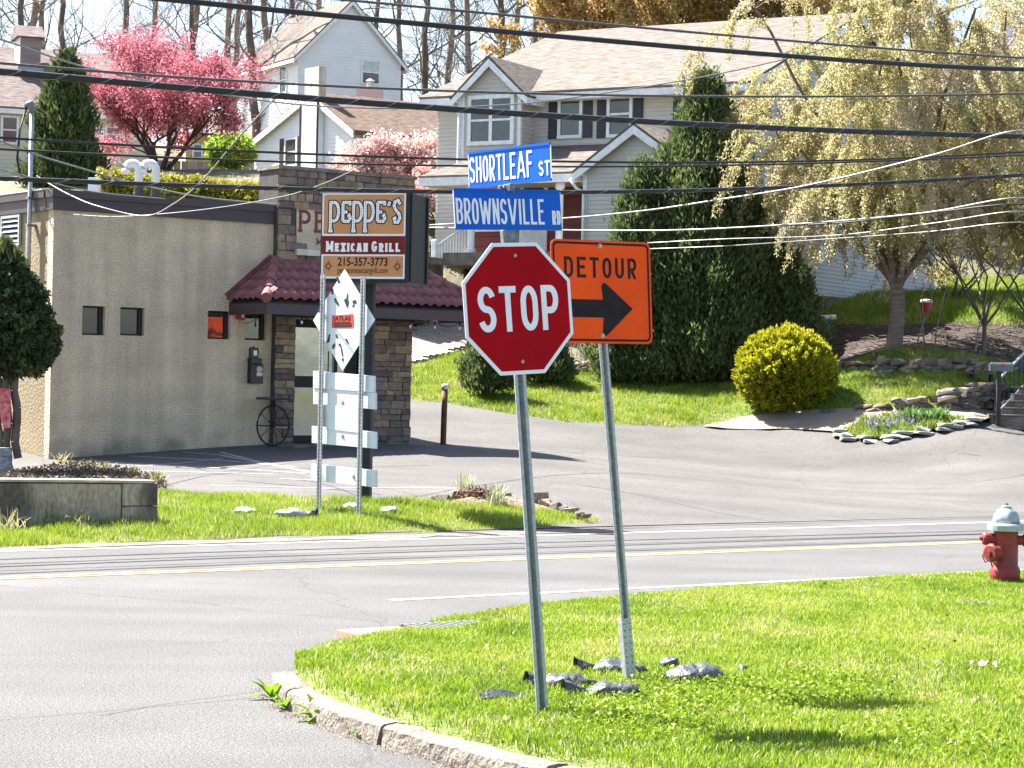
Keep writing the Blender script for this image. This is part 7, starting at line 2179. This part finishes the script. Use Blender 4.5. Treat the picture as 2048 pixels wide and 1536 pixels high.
# --- planting bed at the sign
vb = T(empty('verge_bed', G(960, 1012)), 'small mulch bed with rocks at the tip of the verge', 'flower bed')
m_mul = mat('pale_mulch', (.28, .2, .14, 1), (.13, .09, .065, 1), rough=1, scale=14, bump=.05, bscale=30, fine=.4, fscale=40)
bedp = [G(*p).to_2d() for p in [(830, 1018), (900, 1027), (1000, 1030), (1090, 1034), (1180, 1042), (1150, 1028), (1080, 1012), (1010, 1000), (900, 1000)]]
bx_ = [(p.x, p.y) for p in bedp]
so_ = sheet('mulch', bx_, m_mul, 0, .25, hf=lambda x, y: H(x, y) + .02 + .16 * sm(0, .7, edge_dist(x, y, bx_)))
so_.parent = vb; so_.location = -vb.location
for px, py, w, hh, kk in ((885, 1003, .34, .17, 3), (915, 998, .36, .2, 1), (938, 1001, .2, .12, 3), (1008, 1003, .3, .2, 3), (1045, 1010, .2, .14, 1), (1075, 1012, .30, .34, 2), (1092, 1016, .3, .22, 0), (1110, 1020, .26, .16, 1), (1128, 1024, .2, .12, 3), (1143, 1028, .2, .10, 2), (1160, 1034, .16, .08, 1), (1172, 1038, .14, .07, 2)):
    q = G(px, py + 8); r_ = put_rock(None, q + Vector((0, 0, .1)), w, w * .8, hh, random.uniform(0, 3), ROCKS[kk])
    r_.name = 'bed_rock'; T(r_, {885: 'leftmost dark flat rock of the verge bed', 915: 'dark rock just left of the left grass tuft', 938: 'small rock at the foot of the left grass tuft', 1008: 'dark rock just right of the right grass tuft', 1045: 'small rock hidden behind the stop sign post', 1075: 'tallest rounded pale rock of the verge bed', 1092: 'reddish rock right of the tallest rock', 1110: 'dark rock at the start of the trailing stone row', 1128: 'fourth stone from the tip of the verge bed', 1143: 'third stone from the tip of the verge bed', 1160: 'second stone from the tip of the verge bed', 1172: 'tiny last stone at the tip of the verge bed'}[px], 'rock', 'rocks of the verge bed')
m_tuft = leafmat('blue_tuft', [(.20, .26, .10, 1), (.34, .38, .2, 1), (.5, .5, .36, 1)], trans=.35)
tuft('ornamental_grass', G(932, 1002) + Vector((0, 0, .1)), .36, .22, 70, .013, m_tuft, 'left tuft of blue green grass in the verge bed', seed=3)
tuft('ornamental_grass', G(990, 1022) + Vector((0, 0, .06)), .40, .22, 70, .013, m_tuft, 'right tuft of blue green grass in the verge bed', seed=4)
out = []
q = G(958, 1014)
for k in range(160):
    a = random.uniform(0, 6.28); r_ = random.uniform(0, .36); p = Vector((r_ * math.cos(a), r_ * math.sin(a) * .6, .12 + random.uniform(0, .14)))
    out.append((tuple(p), tuple(p + Vector((random.uniform(-.09, .09), random.uniform(-.09, .09), random.uniform(-.05, .1)))), .012, .006))
o = T(seg_mesh('dead_plant', out + [((0, 0, -.05), (0, 0, .2), .03, .02)], mat('dead_stem', (.24, .12, .08, 1), (.12, .06, .045, 1), rough=.9), None, 4), 'brown dead stalks between the two grass tufts', 'plant', kind='stuff'); o.location = q
m_straw = leafmat('straw', [(.16, .22, .05, 1), (.34, .34, .12, 1), (.52, .44, .24, 1)], trans=.35)
for k, (px, py, hh, lb) in enumerate(((12, 1078, .42, 'leftmost tall weedy tuft at the block wall'), (92, 1066, .50, 'tall green tuft before the block wall'), (150, 1068, .40, 'straw coloured tuft before the middle of the block wall'), (265, 1062, .32, 'small weedy tuft near the end of the block wall'))):
    tuft('weed_tuft', G(px, py), hh, .3, 60, .012, m_straw, lb, seed=40 + k, fall=.5)
q = G(935, 1000)
# ================================================================== overhead cables
m_cblk = mat('cable_black', (.016, .016, .018, 1), (.026, .026, .028, 1), rough=.55, scale=20, spec=.35)
m_cgry = mat('cable_grey', (.10, .095, .09, 1), (.06, .056, .053, 1), rough=.6, scale=20)
m_cwht = mat('cable_pale_sunlit', (.30, .29, .28, 1), (.22, .215, .205, 1), rough=.45, metal=.4, scale=20)  # pale colour paints sunlight onto the service wires; lashing wire shares it
def catm(P, k=14):
    return smooth_line(P, k)
def cable(label, pts, wpx, m_, s0=26.5, lash=False, name='utility_cable'):
    P = []
    for p in pts:
        P.append(S(p[0], p[1], s0) if len(p) == 2 else W(p[0], p[1], p[2]))
    P.sort(key=lambda v: v.x) if False else None
    # run on past both ends towards the poles outside the picture
    def ext(a, b, L):
        d = (a - b); d.normalize(); return a + d * L
    if len(pts[0]) == 2:
        P = [ext(P[0], P[1], 25) + Vector((0, 0, .8))] + P + [ext(P[-1], P[-2], 25) + Vector((0, 0, .8))]
    else:
        if pts[0][0] == 0: P = [Vector((*xy(26.7, -14), P[0].z + .6))] + P
        if pts[-1][0] >= 2048: P = P + [Vector((*xy(26.7, 70), P[-1].z + .5))]
    t_ = [0.0]
    for a, b in zip(P[:-1], P[1:]): t_.append(t_[-1] + (b - a).length)
    if len(pts[0]) == 2:                   # a long smooth sag
        tt = np.array(t_[1:-1]); tm, ts = tt.mean(), np.ptp(tt) / 2
        co = [np.polyfit((tt - tm) / ts, [p[i] for p in P[1:-1]], 4 if i == 2 else 1) for i in range(3)]
        uu = np.linspace(tt[0], tt[-1], 90)
        C_ = [Vector([np.polyval(co[i], (u_ - tm) / ts) for i in range(3)]) for u_ in uu]
        C_ = [C_[0] + (C_[0] - C_[1]) * 25 + Vector((0, 0, .4))] + C_ + [C_[-1] + (C_[-1] - C_[-2]) * 25 + Vector((0, 0, .4))]
    else:
        m_t = [(P[min(i + 1, len(P) - 1)] - P[max(i - 1, 0)]) / (t_[min(i + 1, len(P) - 1)] - t_[max(i - 1, 0)]) for i in range(len(P))]
        C_ = []
        for i in range(len(P) - 1):
            hL = t_[i + 1] - t_[i]
            for q in range(12):
                s_ = q / 12; a2, a3 = s_ * s_, s_ ** 3
                C_.append(P[i] * (2 * a3 - 3 * a2 + 1) + m_t[i] * hL * (a3 - 2 * a2 + s_) + P[i + 1] * (3 * a2 - 2 * a3) + m_t[i + 1] * hL * (a3 - a2))
        C_.append(P[-1])
    r = wpx * (.45 if len(pts[0]) == 2 else .38) * (P[len(P) // 2].y / FPX)
    o = MB().tube(C_, r, 8, cap=True).build(name, m_, smooth=True)
    T(o, label, 'cable', 'overhead cables')
    if lash:
        hx = MB(); q = []; an = 0; lastp = None
        for a, b in zip(C_[:-1], C_[1:]):
            L = (b - a).length; n_ = max(2, int(L / .06))
            t = (b - a).normalized(); u_ = t.cross(Vector((0, 0, 1))).normalized(); v_ = u_.cross(t)
            for i in range(n_):
                an += (L / n_) / .62 * 2 * math.pi
                q.append(a + (b - a) * (i / n_) + (u_ * math.cos(an) + v_ * math.sin(an)) * (r + .001))
        q = [x for x in q if -20 < x.x < 28]
        hx.tube(q, .0045, 4)
        hx.build('lashing_wire', m_cwht, o)
    return o
cable('upper thick black cable crossing the top of the picture', [(0, -38), (330, 1), (460, 11), (700, 31), (1020, 66), (1440, 101), (1750, 124), (2048, 139)], 12, m_cblk)
cable('thinner cable above the upper thick black cable', [(0, -62), (400, -27), (698, 1), (1020, 30), (1440, 70), (1750, 95), (2048, 116)], 6, m_cgry, s0=26.9)
cable('thickest lashed black cable crossing above the street signs', [(0, 143), (280, 168), (560, 192), (1020, 226), (1440, 251), (1750, 264), (2048, 273)], 14, m_cblk, lash=True)
cable('thin grey cable just above the thickest lashed cable at left', [(0, 126), (280, 149), (560, 167), (679, 172), (1020, 186), (1440, 193), (1750, 192), (2048, 187)], 5.5, m_cgry, s0=26.9)
cable('black cable passing right behind the upper street name blade', [(0, 275), (280, 292), (560, 306), (1020, 320), (1440, 326), (1750, 318), (2048, 304)], 5, m_cblk, s0=26.2)
cable('black cable just below the one behind the upper blade', [(0, 298), (280, 312), (560, 324), (1020, 332), (1440, 332), (1620, 326), (2048, 310)], 4.5, m_cblk, s0=26.6)
cable('lower thick lashed cable passing behind the lower street name blade', [(0, 357), (280, 367), (560, 377), (911, 384), (1440, 379), (1750, 367), (2048, 350)], 9.5, m_cblk, s0=26.4, lash=True)
cable('long pale service wire sagging from upper left to upper right', [(-180, 20, 31), (0, 78, 32), (183, 137, 34.5), (533, 202, 40), (783, 217, 44), (1020, 209, 46), (1162, 193, 47), (1440, 147, 48), (1692, 86, 50), (1950, 2, 52), (2060, -40, 54)], 3.6, m_cwht, name='service_wire')
cable('pale service cable rising to the right across the weeping tree', [(860, 450, 40), (1120, 437, 37), (1300, 420, 35), (1440, 399, 34), (1618, 370, 32.5), (1870, 309, 31), (2048, 262, 30)], 4.6, m_cwht, name='service_wire')
cable('pale cable running level behind the stop sign then rising right', [(845, 455, 40), (1120, 460, 38), (1300, 461, 37), (1440, 457, 36), (1650, 444, 35), (1855, 425, 34), (2048, 396, 33)], 4.2, m_cwht, name='service_wire')
cable('dark cable just below the level pale cable at right', [(1560, 452, 36), (1700, 444, 35), (1820, 431, 34.6), (2048, 409, 33.5)], 4, m_cblk, name='service_wire')
cable('thin pale wire below the dark cable at right', [(1295, 486, 38), (1450, 478, 37), (1680, 470, 36), (1870, 446, 35), (2048, 423, 34)], 3, m_cwht, name='service_wire')
cable('lowest thin pale wire at the right', [(1295, 498, 38), (1450, 492, 37), (1600, 482, 36.5), (1850, 464, 35.5), (2048, 445, 34.5)], 2.8, m_cwht, name='service_wire')
mtop = 43.2
cable('pale twisted service cable reaching the mast from the left', [(-160, 232, 36), (0, 282, 38.8), (74, 310, 40), (150, 333, 40.5), (257, 364, 41), (400, 394, 41.3), (560, 410, 42)], 5, m_cwht, name='service_wire')
cable('pale twisted cable looping low across the stucco wall', [(74, 352, 42.0), (98, 367, 41.0), (140, 390, 40), (191, 411, 39.5), (287, 432, 39), (342, 411, 38), (405, 360, 35), (480, 272, 32.5), (556, 190, 30.6)], 3.6, m_cwht, name='service_wire')
cable('thin pale wire strung low from the mast to the cabinet sign', [(74, 421, 42.3), (160, 430, 41), (246, 433, 40), (400, 420, 38.5), (560, 394, 35.5), (650, 366, 33), (735, 327, 31.5)], 2.2, m_cwht, name='service_wire')
cable('second pale cable above the roof edge at far left', [(-140, 300, 38), (0, 338, 39.4), (90, 362, 40), (190, 384, 41), (330, 398, 42.5)], 3.5, m_cwht, name='service_wire')
cable('thin wire crossing level behind the cabinet sign', [(845, 438, 36), (1000, 441, 36), (1110, 441, 36)], 2.2, m_cwht, name='service_wire')

# --- fallen leaves and crumbs of debris on the lawn and along the kerb
n = 300
xs = RNG.uniform(-1.5, 5.0, n); ys = RNG.uniform(10.8, 22, n)
k = inpoly(xs, ys, lawn_xy); xs, ys = xs[k], ys[k]
C = np.c_[xs, ys, HC(xs, ys) + RNG.uniform(.015, .045, len(xs))]
m_dead = leafmat('dead_leaf', [(.16, .09, .045, 1), (.30, .19, .10, 1), (.46, .36, .24, 1)], trans=.2)
T(leaves('fallen_leaves', C, .017, m_dead, None, RNG.random(len(C)), None, elong=1.5), 'scattered dry leaves lying in the corner lawn', 'leaves', kind='stuff')
kk = RNG.integers(0, len(fine), 900)
P = np.array([(fine[i].x, fine[i].y) for i in kk]); D = np.array([(fine[min(i + 3, len(fine) - 1)] - fine[max(0, i - 3)]).normalized() for i in kk])
Nn = np.c_[-D[:, 1], D[:, 0]]; Nn *= np.where((Nn @ np.array([.4, .6])) > 0, -1, 1)[:, None]
off_ = .185 + np.abs(RNG.normal(0, .045, len(kk)))
C = np.c_[P + Nn * off_[:, None], np.full(len(kk), .008)]
T(leaves('kerb_grit', C, .008, m_dead, None, RNG.random(len(C)), None, elong=1.2), 'brown grit and leaf crumbs along the kerb foot', 'grit', kind='stuff')
m_clov = leafmat('clover', [(.12, .19, .012, 1), (.20, .29, .018, 1), (.28, .36, .03, 1)], trans=.35)
cc = [GC(px, py) for px, py in ((1420, 1388), (1500, 1398), (1580, 1390), (1380, 1405), (1660, 1372), (1250, 1425), (1320, 1455), (1850, 1480))]
C = np.concatenate([np.c_[RNG.normal(c.x, .22, 900), RNG.normal(c.y, .34, 900)] for c in cc])
C = C[inpoly(C[:, 0], C[:, 1], lawn_xy)]
C = np.c_[C, HC(C[:, 0], C[:, 1]) + RNG.uniform(.025, .06, len(C))]
T(leaves('clover_patch', C, .018, m_clov, None, RNG.random(len(C)), None, elong=1.0), 'patches of round leaved clover right of the detour post', 'clover', kind='stuff')

sbp = [G(*p).to_2d() for p in [(-80, 965), (100, 938), (180, 928), (330, 962), (330, 985), (-80, 1000)]]
sbxy = [(p.x, p.y) for p in sbp]
n = 9000
xs = RNG.uniform(min(p[0] for p in sbxy), max(p[0] for p in sbxy), n); ys = RNG.uniform(min(p[1] for p in sbxy), max(p[1] for p in sbxy), n)
k = inpoly(xs, ys, sbxy); xs, ys = xs[k], ys[k]
C = np.c_[xs, ys, H(xs, ys) + .06 + RNG.uniform(0, .05, len(xs))]
T(leaves('leaf_litter', C, .030, leafmat('litter_leaf', [(.05, .035, .025, 1), (.11, .08, .055, 1), (.2, .16, .12, 1)], trans=.1), None, RNG.random(len(C)), None, elong=1.5), 'brown leaf litter on the soil behind the block wall', 'leaf litter', kind='stuff')
for k, (px, py, hh) in enumerate(((120, 932, .22), (205, 946, .18), (262, 958, .2), (318, 972, .24))):
    tuft('weed_tuft', G(px, py) + Vector((0, 0, .05)), hh, .22, 40, .014, m_straw, ['first', 'second', 'third', 'last'][k] + ' small weed tuft from the left on the soil behind the block wall', seed=80 + k)
